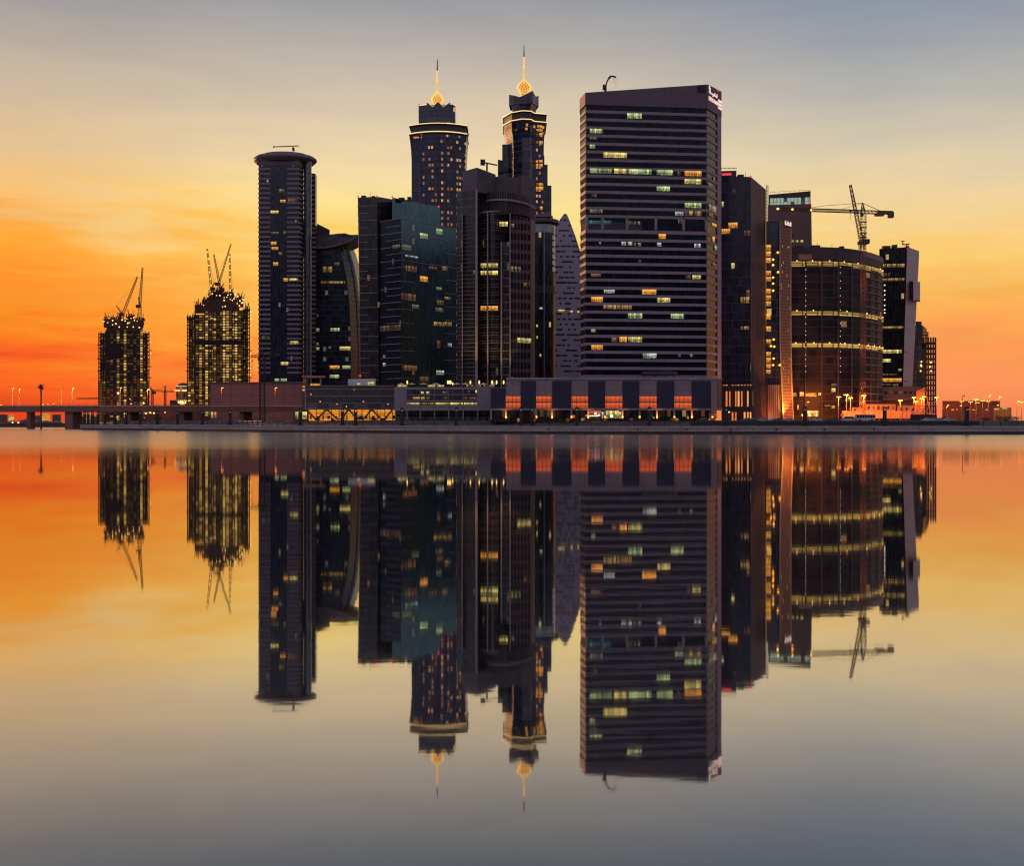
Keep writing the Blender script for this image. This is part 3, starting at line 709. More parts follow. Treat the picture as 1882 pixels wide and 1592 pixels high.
def spire(t, cx, cy, zb, zt, r, ys):
    """lattice bulb and needle: ys = bulb bottom, bulb widest, bulb top, needle step, needle lit end, tip (heights)"""
    b0, bw, b1, s1, s2, tip = ys
    prof = [(0.42, 0.0), (0.70, 0.2), (0.94, 0.40), (1.0, 0.5), (0.84, 0.63), (0.50, 0.82), (0.2, 0.96), (0.14, 1.0)]
    mb = MB(); mb.lathe(cx, cy, [(r * 0.72 * a, b0 + (b1 - b0) * q) for a, q in prof], 16); mb.build('bulb_core', GOLD_D, t)
    mb = MB(); n = 14
    for sgn in (1, -1):
        for k_ in range(n):
            for (a0, q0), (a1, q1) in zip(prof, prof[1:]):
                t0 = 2 * math.pi * k_ / n + sgn * q0 * 1.6; t1 = 2 * math.pi * k_ / n + sgn * q1 * 1.6
                mb.bar((cx + r * a0 * math.cos(t0), cy + r * a0 * math.sin(t0), b0 + (b1 - b0) * q0), (cx + r * a1 * math.cos(t1), cy + r * a1 * math.sin(t1), b0 + (b1 - b0) * q1), 0.24)
    mb.build('bulb_lattice', GOLD, t)
    mb = MB(); mb.lathe(cx, cy, [(0.72, b1 - 1), (0.66, s1)], 12); mb.build('lit_shaft', GOLD_N, t)
    mb = MB(); mb.lathe(cx, cy, [(0.95, s1), (0.95, s1 + 0.5)], 12); mb.lathe(cx, cy, [(0.50, s1 + 0.5), (0.42, s2)], 10); mb.build('lit_needle', GOLD, t)
    mb = MB(); mb.lathe(cx, cy, [(0.42, s2), (0.24, tip)], 10); mb.build('needle_tip', DARKMET, t)
D = 770
M1 = thing('hotel_tower', 'left twin hotel tower, golden spire on a square level crown, front face on', 'hotel tower', (*G(804, D + 15), 5), 'twin hotel towers')
def bow(px0, px1, D, bulge, n, dz):
    """plan of a bowed front between two picture columns"""
    o = []
    for i in range(n + 1):
        t = i / n; o.append((X(px0 + (px1 - px0) * t, D), D + dz - bulge * math.sin(math.pi * t) ** 0.8))
    return o
secs = []
for y, x0, x1 in ((760, 754.6, 854.4), (292, 754.6, 854.4), (272, 753.6, 855), (256, 752, 856), (246, 750.6, 857)):
    f_ = bow(x0, x1, D, 7, 8, 8); secs.append((Z(y, D), f_ + [(f_[-1][0], D + 34), (f_[0][0], D + 34)]))
secs[0] = (5, secs[0][1])
mb = MB(); loft(mb, secs, 0); mb.build('shaft', GJ, M1)
mb = MB()
fb_ = bow(754.6, 854.4, D, 7, 8, 8)
for y in (278, 292, 306, 320, 334, 348, 362, 376, 390, 404, 418, 432, 446): mb.ring(fb_[:5] if y % 28 else fb_, Z(y + .8, D), Z(y, D), 0.2, 0, 0.05)
mb.build('floor_line', TRIMJ, M1)
fm = Face(fb_[5], fb_[8]); fm2 = Face(fb_[1], fb_[3]); fm3 = Face(fb_[3], fb_[5])
for ff, x0, y0, x1, y1 in ((fm, 817, 269, 840, 271, ), (fm, 838.5, 269, 841, 440), (fm2, 771, 310, 773, 440), (fm2, 771, 310, 792, 311.5), (fm3, 800, 330, 801.2, 440), (fm3, 816, 330, 817.2, 440), (fm, 824, 305, 825.2, 420), (fm, 832, 305, 833.2, 420)):
    ff.pxbox(MB(), x0, y0, x1, y1, 0.0, 0.6).build('facade_frame', TRIMJ, M1)
def halo_ring(t, chain, yb, yt, D, off):
    mb = MB(); mb.ring(chain, Z(yb, D), Z(yt, D), off, 0, 3); mb.build('crown_gallery', CROWN, t)
def edge(t, chain, y, D, off, h=0.45):
    t = [o for o in t.children if o.name.startswith('crown_gallery')][0]; mb = MB(); mb.ring(chain, Z(y, D) - h / 2, Z(y, D) + h / 2, off, 0, 0.8); mb.build('edge_light', EDGE, t)
cb = bow(751.5, 856.5, D, 7, 8, 8)
fl_ = [(p[0], p[1]) for p in cb] + [(cb[-1][0], D + 34), (cb[0][0], D + 34)]
mb = MB(); mb.hexa(fl_, Z(246, D), Z(243, D), 0); mb.hexa(offset(fl_, -0.6, True), Z(243, D), Z(226, D), 0); mb.hexa(offset(fl_, 0.6, True), Z(243, D), Z(241.5, D), 0); mb.hexa(offset(fl_, 0.6, True), Z(227, D), Z(225, D), 0); mb.build('crown_gallery', CROWN, M1)
edge(M1, cb, 240.6, D, 0.9); edge(M1, cb, 225.4, D, 0.7)
lit(Face(cb[1], cb[7]), M1, [(760, 252, 770, 254.5, 'o'), (774, 244.5, 782, 249, 'o'), (774, 251.5, 782, 255.5, 'o'), (785.5, 245.5, 793, 253, 'o'), (801, 247, 812, 254, 'd'), (817, 252, 822.5, 256, 'd'), (826.5, 252, 832.5, 256, 'o')], 1.5)
cxm, cym = G(804, D + 17)
D += 12; hw = 33.5 * D / F
mb = MB(); mb.hexa([(cxm - hw, cym - hw * .55), (cxm - hw * .5, cym - hw * .8), (cxm + hw * .5, cym - hw * .8), (cxm + hw, cym - hw * .55), (cxm + hw, cym + hw * .6), (cxm - hw, cym + hw * .6)], Z(225, D), [Z(192.5, D), Z(195.5, D), Z(195.5, D), Z(192.5, D), Z(192.5, D), Z(192.5, D)], 0); mb.build('crown_block', GJ2, M1)
fcr = Face((cxm - hw, cym - hw * .56), (cxm + hw, cym - hw * .56))
for x0, x1 in ((771, 785), (823, 837.5)): Face((X(x0, D), cym - hw * .57), (X(x1, D), cym - hw * .75 if x0 < 800 else cym - hw * .56)).pxbox(MB(), x0, 192, x1, 193.3, 0.0, 0.4).build('edge_light', EDGE, M1)
def blades(t, fr, bk, zb):
    """crown wall with a zigzag rim: fr, bk = (plan point, rim height) along the front and the back"""
    mb = MB(); eg = MB()
    ch_ = fr + bk[::-1]; n = len(ch_)
    for i in range(n):
        (p0, z0), (p1, z1) = ch_[i], ch_[(i + 1) % n]
        L_ = math.dist(p0, p1); mb.poly([(*p0, zb), (*p1, zb), (*p1, z1), (*p0, z0)], [(0, zb), (L_, zb), (L_, z1), (0, z0)])
        eg.bar((*p0, z0), (*p1, z1), 0.30)
    for i in range(len(fr) - 1):
        mb.poly([(*fr[i][0], fr[i][1] - .05), (*fr[i + 1][0], fr[i + 1][1] - .05), (*bk[i + 1][0], bk[i + 1][1] - .05), (*bk[i][0], bk[i][1] - .05)])
    cb_ = mb.build('crown_blades', GJ2, t); eg.build('crown_edge_light', GOLD, cb_)
yf = cym - hw * .95
blades(M1, [((X(x, yf), yf + d), Z(y, yf)) for x, y, d in ((784, 186, 1), (795, 195.5, 0), (805, 186.5, -1), (815, 195.5, 0), (827, 186, 1))],
       [((X(x, yf), yf + d), Z(y, yf)) for x, y, d in ((784, 187, 10), (795, 196, 10), (805, 192, 10), (815, 196, 10), (827, 187, 10))], Z(224, yf))
spire(M1, cxm, cym - 2, 0, 0, 12 * D / F, [Z(y, D) for y in (194, 181, 166.5, 146.5, 127, 106)])
D = 790
M2 = thing('hotel_tower', 'right twin hotel tower, golden spire on a wide flaring crown, turned corner on', 'hotel tower', (*G(963, D + 15), 5), 'twin hotel towers')
def chm(pxs, dep): return [(X(p, D), D + d) for p, d in zip(pxs, dep)]
base_ = chm((932, 944, 960, 975, 981, 1000), (16, 5, 0, 1, 5, 8))
top_ = chm((925.5, 940, 960, 975, 981, 1004), (16, 4, -1, 0, 5, 8))
mid_ = chm((930.5, 943, 960, 975, 981, 1000.5), (16, 5, 0, 1, 5, 8))
cl_ = lambda c: c + [(c[-1][0], D + 38), (c[0][0], D + 38)]
mb = MB(); loft(mb, [(5, cl_(base_)), (Z(275, D), cl_(base_)), (Z(252, D), cl_(mid_)), (Z(236, D), cl_(chm((927.5, 941, 960, 975, 981, 1002), (16, 4.5, -.5, .5, 5, 8)))), (Z(222, D), cl_(top_))], [0, 1, 1, 1, 0, 0, 0, 0]); mb.build('shaft', [GJ, GJ2], M2)
mb = MB()
for y in (258, 276, 294, 312, 330): mb.ring(base_[:4], Z(y + .8, D), Z(y, D), 0.2, 0, 0.05)
mb.build('floor_line', TRIMJ, M2)
for x0, x1, y, dd in ((923, 936, 256, 14), (915, 930, 293, 20), (996, 1000.6, 280, 9), (998, 1006.5, 295, 12), (1000, 1013.5, 333, 14)):
    mb = MB(); mb.hexa([G(x0, D + dd), G(x1, D + dd), G(x1, D + dd + 18), G(x0, D + dd + 18)], 5, Z(y, D), 0); mb.build('side_wing', GJ2, M2)
g2 = cl_(top_)
mb = MB(); mb.hexa(offset(g2, 0.5, True), Z(222, D), Z(220, D), 0); mb.hexa(offset(g2, -0.4, True), Z(220, D), Z(205, D), 0); mb.hexa(offset(g2, 0.5, True), Z(206, D), Z(204, D), 0); mb.build('crown_gallery', CROWN, M2)
edge(M2, top_, 219.3, D, 0.8); edge(M2, top_, 204.2, D, 0.8)
lit(Face(top_[1], top_[3]), M2, [(952, 228.5, 958, 234.5, 'd'), (960, 228, 971, 233, 'o'), (960, 235.5, 970, 239.5, 'o'), (947, 238, 951, 241, 'd')], 1.2)
lit(Face(top_[4], top_[5]), M2, [(987, 231, 996, 234.5, 'o'), (986, 238, 996, 241, 'o'), (984.5, 246, 988, 251, 'd'), (991, 245, 996, 251, 'o'), (991, 260, 996.5, 265, 'o'), (985, 260, 988, 265, 'd'), (985, 295, 988, 299.5, 'o'), (991, 294.5, 996, 299, 'o'), (985, 302, 988, 307, 'o'), (991, 302, 996, 307, 'o'), (985, 337, 988, 342, 'd'), (991, 337, 996, 342, 'o'), (985, 344, 989, 349, 'o'), (991, 344, 997, 349.5, 'o'), (992, 380, 996, 386, 'o')], 1.2)
D += 12; cxm, cym = G(963, D + 2)
yf = cym - 8
blades(M2, [((X(x, yf), yf + d), Z(y, yf)) for x, y, d in ((935.5, 168.5, 6), (945, 173, 2), (955.5, 177.5, 0), (979, 166.5, -1), (985, 173.5, 4), (990.5, 168.8, 8))],
       [((X(x, yf), yf + d), Z(y, yf)) for x, y, d in ((938, 170, 18), (946, 177, 18), (955.5, 179, 18), (972, 176, 18), (980, 176, 18), (986, 172, 18))], Z(190, yf))
mb = MB(); mb.hexa([(X(942.5, yf), yf + 4), (X(956, yf), yf + .5), (X(974, yf), yf + .2), (X(984.5, yf), yf + 6), (X(982, yf), yf + 18), (X(944, yf), yf + 18)], Z(205, yf), Z(186, yf), 0,
    pts1=[(X(939, yf), yf + 5), (X(955.5, yf), yf + .1), (X(977, yf), yf - .7), (X(987.5, yf), yf + 7), (X(983, yf), yf + 18), (X(942, yf), yf + 18)]); mb.build('crown_block', GJ2, M2)
spire(M2, cxm, cym - 2, 0, 0, 14 * D / F, [Z(y, D) for y in (174, 160, 146, 124.5, 104, 82.5)])
# ------------------------------------------------------------------ grey tower of stepped bays with the louvred crown
D = 572
B5 = thing('stepped_tower', 'grey tower of stepped bays with a louvred crown and tall white piers', 'tower', (*G(910, D + 15), 5))
GR = panels('grey_violet_cladding', (0.105, 0.080, 0.090), 2.0, 3.7, 0.55, seam=0.1)
G5 = glazing('smoked_glass', (0.016, 0.014, 0.018), 1.3, 3.72, frame=(0.022, 0.018, 0.022), mw=0.1, rough=0.1, ior=1.6, sp=0.1, spcol=(0.11, 0.085, 0.09), lit=((0.006, (0.7, 0.5, 0.2), 0.10),), seed=11)
G5G = glazing('punched_windows', (0.010, 0.009, 0.011), 1.75, 4.6, frame=(0.095, 0.072, 0.080), mw=0.36, sp=0.36, spcol=(0.095, 0.072, 0.080), rough=0.3, ior=1.45, seed=12)
z5 = 5
mb = MB(); mb.hexa([G(850, D + 6), G(876.6, D), G(911, D + 10), G(911, D + 40), G(850, D + 40)], Z(352, D), [Z(310.5, D), Z(307.6, D), Z(312.6, D), Z(312, D), Z(312, D)], 0)
mb.hexa([G(876, D + 12), G(958, D + 9), G(958, D + 44), G(876, D + 44)], Z(400, D), [Z(313, D), Z(319.5, D), Z(318, D), Z(313, D)], 0)
mb.hexa([G(957, D + 7), G(982.5, D + 11), G(982, D + 44), G(957, D + 44)], 5, [Z(316, D), Z(321, D), Z(321, D), Z(316, D)], 0)
mb.build('top_block', GR, B5)
mb = MB(); mb.hexa([G(839.5, D + 4), G(851, D + 1), G(873, D - 1), G(880, D + 3), G(884, D + 12), G(884, D + 42), G(839.5, D + 42)], 5, Z(349, D), [1, 1, 1, 0, 0, 0, 0]); mb.build('left_bay', [GR, G5], B5)
mb = MB(); mb.hexa([G(838.6, D + 4.1), G(852, D + 0.6), G(852, D + 20), G(838.6, D + 20)], Z(392, D), Z(391, D), 0)
mb.hexa([G(850, D + 5), G(874, D + 3), G(878, D + 8), G(878, D + 38), G(850, D + 38)], Z(352, D), Z(349, D) + 0.6, 0); mb.build('bay_cap', GR, B5)
def pier(x, w, y0, y1, d0, d1, m=GR, nm='pier'):
    mb = MB(); mb.hexa([G(x - w / 2, d0), G(x + w / 2, d0), G(x + w / 2, d1), G(x - w / 2, d1)], Z(y1, D), Z(y0, D), 0); return mb.build(nm, m, B5)
PIER = plain('pier_stone', (0.24, 0.20, 0.21), 0.6, var=0.15)
pier(849.6, 1.6, 392, 768, D - 1.2, D + 3, PIER); pier(875.5, 4.5, 349, 768, D - 1.6, D + 3, PIER)
cbow = []
for i in range(9):
    t = i / 8; cbow.append((X(881 + 55 * t, D), D + 9 - 10 * math.sin(math.pi * (0.12 + 0.80 * t)) ))
mb = MB(); mb.hexa(cbow + [(cbow[-1][0], D + 40), (cbow[0][0], D + 40)], 5, Z(389, D), 0); mb.build('curved_bay', G5, B5)
lv = []
for i in range(9):
    t = i / 8; lv.append((X(895 + 78 * t, D), D + 8 - 10 * math.sin(math.pi * (0.1 + 0.85 * t))))
mb = MB(); mb.hexa(lv + [(lv[-1][0], D + 38), (lv[0][0], D + 38)], Z(394, D), [Z(349.5 + 10 * i / 8, D) for i in range(9)] + [Z(350, D)] * 2, 0)
mb.build('louvre_crown', glazing('louvres', (0.012, 0.011, 0.013), 1.15, 60, frame=(0.095, 0.075, 0.08), mw=0.35, rough=0.5, ior=1.4), B5)
mb = MB()
for i in range(8):
    a_, b_ = lv[i], lv[i + 1]; za, zb = Z(366 + 6.5 * (i / 8), D), Z(366 + 6.5 * ((i + 1) / 8), D)
    mb.bar((a_[0], a_[1] - 0.8, za), (b_[0], b_[1] - 0.8, zb), 0.9)
mb.bar((lv[8][0], lv[8][1] - .8, Z(372.5, D)), (X(985.5, D), D + 6, Z(379, D)), 1.0)
mb.build('crown_hoop', PIER, B5)
mb = MB(); mb.hexa([G(936.5, D - 1), G(976, D + 4), G(983.5, D + 9), G(983.5, D + 40), G(936.5, D + 40)], 5, [Z(394, D), Z(399, D), Z(400, D), Z(399, D), Z(394, D)], [1, 0, 0, 0, 0]); mb.build('right_bay', [GR, G5G], B5)
mb = MB(); mb.hexa([G(921, D - 2), G(936, D - 2.5), G(936, D + 8), G(921, D + 8)], 5, Z(446, D), 0); mb.build('middle_bay', G5, B5)
pier(896.2, 2.2, 389, 768, D - 2.6, D + 3, PIER); pier(921.5, 2.8, 446, 768, D - 3.0, D + 3, PIER); pier(937.5, 2.4, 394, 768, D - 3.4, D + 3, PIER)
mb = MB(); mb.ring(cbow, Z(390.5, D), Z(387.5, D), 0.5, 0, 0.3); mb.build('bay_coping', PIER, B5)
mb = MB()
for i in range(26):
    z = Z(405, D) - i * 3.72
    mb.ring(cbow[:-1], z, z + 0.35, 0.25, 0, 0.05); mb.ring([G(839.8, D + 3.9), G(851, D + 1), G(873, D - 1)], z + 0.6, z + 0.95, 0.25, 0, 0.05)
mb.build('floor_line', GR, B5)
f5, f5b, f5c = Face(G(839.5, D + 4), G(873, D - 1)), Face(cbow[0], cbow[6]), Face(G(936.5, D - 1), G(976, D + 4))
f5b = Face(G(883, D - 1.6), G(936, D - 1.6))
lit(f5b, B5, [(883.5, 484, 894.6, 492, 'y'), (898, 484, 915, 492, 'y'), (883.5, 498, 894.6, 505, 'y'), (898, 498, 915, 505, 'y'), (883.5, 562.5, 894.6, 570.6, 'o'), (898, 562.5, 915, 570.6, 'o'), (918, 407.6, 933, 416, 'y')], 0.3)
lit(f5, B5, [(851.5, 497, 859, 504, 'y'), (843.5, 486, 848.5, 493, 'p'), (843.5, 498.5, 848.5, 505, 'y'), (866, 497, 873, 504, 'p')], 0.15)
lit(f5c, B5, [(939, 490, 957, 499.6, 'p'), (962, 520, 975, 527, 'd'), (951, 621, 963, 630, 'y'), (964, 622, 976, 631, 'y'), (940, 411, 945, 418, 'p')], 0.1)
rc = roof_crane('box-ended window-cleaning crane above the louvred grey tower', 895, D, ((883, 293.5, 891.5, 303), [(890, 298.5), (914, 303.5)]), Z(313, D + 5))
mb = MB(); mb.bar(P(895, 301, D), P(895, 314, D), 0.8); mb.build('post', DARKMET, rc)
mb = MB(); mb.hexa([G(915, D), G(926, D), G(926, D + 5), G(915, D + 5)], Z(316, D), [Z(293, D), Z(295, D), Z(295, D), Z(293, D)], 0); mb.build('engine_house', DARKMET, rc)

# ------------------------------------------------------------------ round-cornered tower with the disc canopy
D = 690
B6 = thing('round_corner_tower', 'dark round-cornered tower under a wide disc canopy, bright slats down one edge', 'tower', (*G(1000, D + 12), 5))
cx, cy = X(996, D + 13), D + 13
G6 = glazing('plum_glass', (0.016, 0.012, 0.016), 1.5, 3.6, frame=(0.03, 0.022, 0.028), mw=0.06, rough=0.12, ior=1.55, lit=((0.015, (0.8, 0.65, 0.25), 0.5),), seed=13)
k_ = D / F
mb = MB(); mb.lathe(cx, cy, [(24.5 * k_, 5), (24.5 * k_, Z(418, D))], 40); mb.build('drum', G6, B6, True)
mb = MB(); mb.lathe(cx, cy, [(25 * k_, Z(424, D)), (25 * k_, Z(406, D))], 40); mb.build('glass_lantern', glazing('lantern_glass', (0.11, 0.14, 0.18), 3.2, 7, frame=(0.03, 0.03, 0.04), mw=0.05, rough=0.06, ior=2.2), B6, True)
mb = MB(); mb.lathe(cx, cy, [(29 * k_, Z(407.5, D)), (33 * k_, Z(405, D)), (33 * k_, Z(401, D)), (31 * k_, Z(398.5, D)), (26 * k_, Z(397, D))], 48); mb.build('disc_canopy', plain('canopy_brown', (0.07, 0.045, 0.042), 0.5), B6, True)
mb = MB(); mb.lathe(cx, cy, [(22 * k_, Z(398, D)), (20 * k_, Z(390, D))], 32); mb.hexa([G(984, D + 4), G(1012, D + 4), G(1012, D + 16), G(984, D + 16)], Z(396, D), [Z(393, D), Z(385.5, D), Z(385.5, D), Z(393, D)], 0); mb.build('penthouse', plain('penthouse_grey', (0.14, 0.12, 0.12), 0.6), B6)
mb = MB(); mb.bar((cx + 3.5 * k_, cy - 24.6 * k_, 5), (cx + 3.5 * k_, cy - 24.6 * k_, Z(424, D)), 0.5); mb.build('front_fin', CHROME, B6)
SL = plain('sunset_pale_slat', (0.80, 0.68, 0.60), 0.5, metal=0.0, var=0.1)  # pale pink base puts the sunset's brightness into the slats
mb = MB()
for i in range(24):
    z = Z(428, D) - i * 3.6
    if z < 20: break
    for q in range(4):
        t0, t1 = math.radians(-40 + q * 14), math.radians(-40 + (q + 1) * 14); r = 25.2 * k_
        if i > 5 and q < 2: continue
        h = 2.4
        mb.poly([(cx + r * math.cos(t0), cy + r * math.sin(t0), z - h), (cx + r * math.cos(t1), cy + r * math.sin(t1), z - h), (cx + r * math.cos(t1), cy + r * math.sin(t1), z), (cx + r * math.cos(t0), cy + r * math.sin(t0), z)])
mb.build('edge_slat', SL, B6)
mb = MB(); mb.lathe(cx, cy, [(24.9 * k_, Z(536, D)), (24.9 * k_, Z(522, D))], 40); mb.build('plant_floor', DARKMET, B6)
f6 = Face(G(984, D - 12), G(1004, D + 5.4)); f6 = Face(G(980, D + 6.5), G(1004, D + 5.2))
lit(f6, B6, [(985.5, 597, 988.5, 602, 'y'), (985.5, 618, 988.5, 623, 'y'), (992, 651, 994.5, 656, 'y'), (992, 565, 997, 569, 'w')], 0.25)

# ------------------------------------------------------------------ pale tower with scattered dark windows
D = 735
B7 = thing('pale_curved_tower', 'pale violet tower with a curved pointed top and scattered slot windows', 'tower', (*G(1045, D + 10), 5))
prof7 = [(700, 1077), (560, 1076), (520, 1074), (490, 1071), (458, 1065.5), (435, 1058), (415, 1050.5), (402, 1045.5), (395, 1042.5), (392.2, 1040)]
m7, k, b = mat('slot_window_wall')
u, v, _ = k.xyz(k.n('ShaderNodeUVMap').outputs[0])
rowi = k.m('FLOOR', k.m('DIVIDE', v, 3.1))
sh = k.m('MULTIPLY', k.white(k.vec(rowi, 2.0, 0.0)), 9.0)
cu = k.m('DIVIDE', k.m('ADD', u, sh), 3.4)
rr = k.white(k.vec(k.m('FLOOR', cu), rowi, 1.0)); fu, fv = k.m('FRACT', cu), k.m('FRACT', k.m('DIVIDE', v, 3.1))
wn = k.m('MULTIPLY', k.m('LESS_THAN', rr, 0.62), k.m('MULTIPLY', k.m('LESS_THAN', fv, 0.36), k.m('LESS_THAN', fu, k.m('ADD', 0.35, k.m('MULTIPLY', rr, 1.3)))))
jn = k.m('MAXIMUM', k.m('LESS_THAN', k.m('FRACT', k.m('DIVIDE', u, 2.6)), 0.05), k.m('LESS_THAN', k.m('FRACT', k.m('DIVIDE', v, 1.55)), 0.07))
base = k.mix(k.m('MULTIPLY', jn, 0.35), (0.30, 0.26, 0.30, 1), (0.12, 0.10, 0.125, 1))
k.put(b.inputs['Base Color'], k.mix(wn, base, (0.035, 0.028, 0.045, 1))); k.put(b.inputs['Roughness'], k.m('SUBTRACT', 0.65, k.m('MULTIPLY', wn, 0.45)))
mb = MB()
top7 = [(1018, 700), (1020, 430), (1024, 412), (1030, 402), (1034.5, 395.5), (1037.5, 392.6), (1040, 392.2)]
outl = [P(x, y, D) for y, x in prof7] + [P(x, y, D) for x, y in top7[::-1][1:]]
pl = [P(x, y, D) for y, x in prof7]; pl[0].z = 5
right = [(p.x, p.z) for p in pl]; left = [(P(x, y, D).x, P(x, y, D).z) for x, y in top7]; left[0] = (left[0][0], 5)
ring_ = right + left[::-1][1:]
cxr = X(1040, D)
fy = lambda x: D + 0.012 * (x - cxr) ** 2
mb.poly([(x, fy(x), z) for x, z in ring_], [(x, z) for x, z in ring_])
mb.poly([(x, D + 26, z) for x, z in ring_[::-1]])
for i in range(len(ring_)):
    (x0, z0), (x1, z1) = ring_[i], ring_[(i + 1) % len(ring_)]
    mb.poly([(x1, fy(x1), z1), (x0, fy(x0), z0), (x0, D + 26, z0), (x1, D + 26, z1)])
mb.build('facade', m7, B7)
mb = MB(); mb.hexa([G(1012, D + 20), G(1026, D + 20), G(1026, D + 34), G(1012, D + 34)], Z(470, D), [Z(404, D), Z(393, D), Z(393, D), Z(404, D)], 0); mb.build('rear_fin', m7, B7)
lit(Face(G(1022, D - 0.6), G(1068, D - 0.6)), B7, [(1025.5, 569.5, 1037.5, 573, 'y'), (1047.5, 571, 1052.5, 574.5, 'y'), (1061, 572, 1064.5, 575, 'y')], 0.2)

# ------------------------------------------------------------------ dark finned tower right of the big slab
D = 560
B9 = thing('finned_tower', 'dark tower with fine vertical fins and a red roof light strip', 'tower', (*G(1368, D + 14), 5))
G9 = glazing('finned_glass', (0.018, 0.016, 0.036), 1.05, 3.9, frame=(0.035, 0.024, 0.036), mw=0.22, rough=0.12, ior=1.5, sp=0.06, spcol=(0.05, 0.045, 0.06), lit=((0.005, (0.9, 0.45, 0.1), 0.2),), seed=15)
G9S = glazing('finned_side', (0.062, 0.032, 0.032), 0.9, 80, frame=(0.035, 0.018, 0.02), mw=0.25, rough=0.5, ior=1.45, seed=16)
a9, b9, c9 = G(1322, D + 3), G(1380, D), G(1407.5, D + 16)
fp9 = [a9, b9, c9, (c9[0] - 2, D + 44), (a9[0], D + 44)]
mb = MB(); mb.hexa(fp9, Z(707, D), [Z(321, D), Z(324.8, D), Z(336, D), Z(336, D), Z(321, D)], [0, 1, 1, 0, 0]); mb.build('shaft', [G9, G9S], B9)
mb = MB(); mb.hexa([G(1322, D + 5), G(1353.5, D + 4), G(1353.5, D + 20), G(1322, D + 20)], Z(326, D), Z(310, D), 0); mb.build('plant_block', G9, B9)
mb = MB()
for i in range(12): mb.bar(P(1326 + i * 2.4, 310, D + 6), P(1327.2 + i * 2.4, 308, D + 6), 0.3)
mb.build('roof_teeth', DARKMET, B9)
Face(a9, b9).pxbox(MB(), 1327, 318.6, 1344, 320.6, -2, 0.5).build('red_light_strip', glow('red_strip', (1.0, 0.06, 0.08), 0.9), B9)
MB().ball(P(1379.5, 324, D), 0.5).build('beacon', BULB_R, B9)
lad = MB(); xl, xr = 1408.4, 1411.6
for x in (xl, xr): lad.bar(P(x, 340, D + 17), P(x, 768, D + 17) if x == xl else P(x, 430, D + 17), 0.25)
for i in range(34): lad.bar(P(xl, 341 + i * 2.6, D + 17), P(xr, 341 + i * 2.6, D + 17), 0.2)
lad.build('side_ladder', CHROME, B9)
LOB = glazing('lobby_glass', (0.05, 0.025, 0.015), 1.35, 9.5, frame=(0.03, 0.012, 0.008), mw=0.42, sp=0.2, spcol=(0.05, 0.02, 0.012), rough=0.2, lit=((0.55, (1.0, 0.28, 0.06), 0.75), (0.25, (1.0, 0.40, 0.12), 1.0)), seed=17, lo=0.22, hi=0.95)
mb = MB(); mb.hexa([G(1326, D + 3), G(1384, D - 1), G(1411.5, D + 15), G(1411, D + 40), G(1326, D + 40)], 5, Z(707, D) - 0.02, [0, 1, 1, 0, 0]); mb.build('lobby', [LOB, G9S], B9)
for x0 in (1328, 1339, 1350, 1361, 1372, 1381): Face(G(1326, D + 3), G(1384, D - 1)).pxbox(MB(), x0, 706, x0 + 1.2, 769, 0.0, 0.6).build('lobby_pier', plain('pier_rust', (0.13, 0.05, 0.035), 0.6), B9)
lit(Face(a9, b9), B9, [(1338.7, 409, 1355.6, 419, 'o'), (1326.5, 420.5, 1342, 429.5, 'o'), (1346.7, 348, 1355, 357, 'd'), (1368, 423.5, 1379, 433, 'd'), (1326.5, 370.6, 1330.5, 380, 'g'), (1344, 483.5, 1350, 493.6, 'y'), (1361, 546, 1377, 557, 'k'), (1372, 533, 1378, 545, 'd'), (1362, 600, 1377, 606, 'k')], 0.1)

# ------------------------------------------------------------------ thin tower with the perforated leaning screen
D = 576
B10 = thing('screened_tower', 'thin tower with a leaning perforated screen lit gold at its foot', 'tower', (*G(1434, D + 10), 5))
G10 = glazing('slate_glass', (0.020, 0.024, 0.040), 2.2, 3.6, frame=(0.02, 0.02, 0.028), mw=0.06, rough=0.1, ior=1.7, sp=0.1, lit=((0.05, (1.0, 0.55, 0.15), 0.7),), seed=18)
mb = MB(); mb.hexa([G(1409, D), G(1433, D), G(1433, D + 30), G(1409, D + 30)], 5, Z(407, D), 0); mb.build('glazing', G10, B10)
SCR = glazing('screen_mesh', (0.035, 0.020, 0.016), 0.75, 1.5, frame=(0.25, 0.13, 0.085), mw=0.42, sp=0.5, spcol=(0.25, 0.13, 0.085), rough=0.5, ior=1.4, lit=((0.035, (1.0, 0.4, 0.08), 0.9),), seed=19)
secs = []
for y, x0, x1 in ((768, 1440, 1458.2), (735, 1438, 1456.5), (700, 1436.5, 1455), (640, 1434, 1453.8), (560, 1433, 1453.3), (480, 1433.2, 1453.4), (408, 1433.8, 1453.6)):
    secs.append((Z(y, D) if y < 768 else 5, [G(x0, D - 1), G(x1, D + 5), G(x1 - 1, D + 28), G(x0, D + 24)]))
mb = MB(); loft(mb, secs, 0); mb.build('screen', SCR, B10)
for i, nm in ((0, 'screen_edge'), (1, 'screen_edge')):
    mb = MB()
    for (z0, p0), (z1, p1) in zip(secs, secs[1:]): mb.bar((*p0[i], z0), (*p1[i], z1), 0.55)
    mb.build(nm, plain('edge_metal', (0.35, 0.24, 0.18), 0.5), B10)
fsc = Face(G(1433.8, D - 1), G(1453.6, D + 5))
fsc.pxbox(MB(), 1440.5, 404.5, 1453, 417, 0.0, 0.4).build('sign_board', plain('sign_board', (0.12, 0.09, 0.08), 0.6), B10)
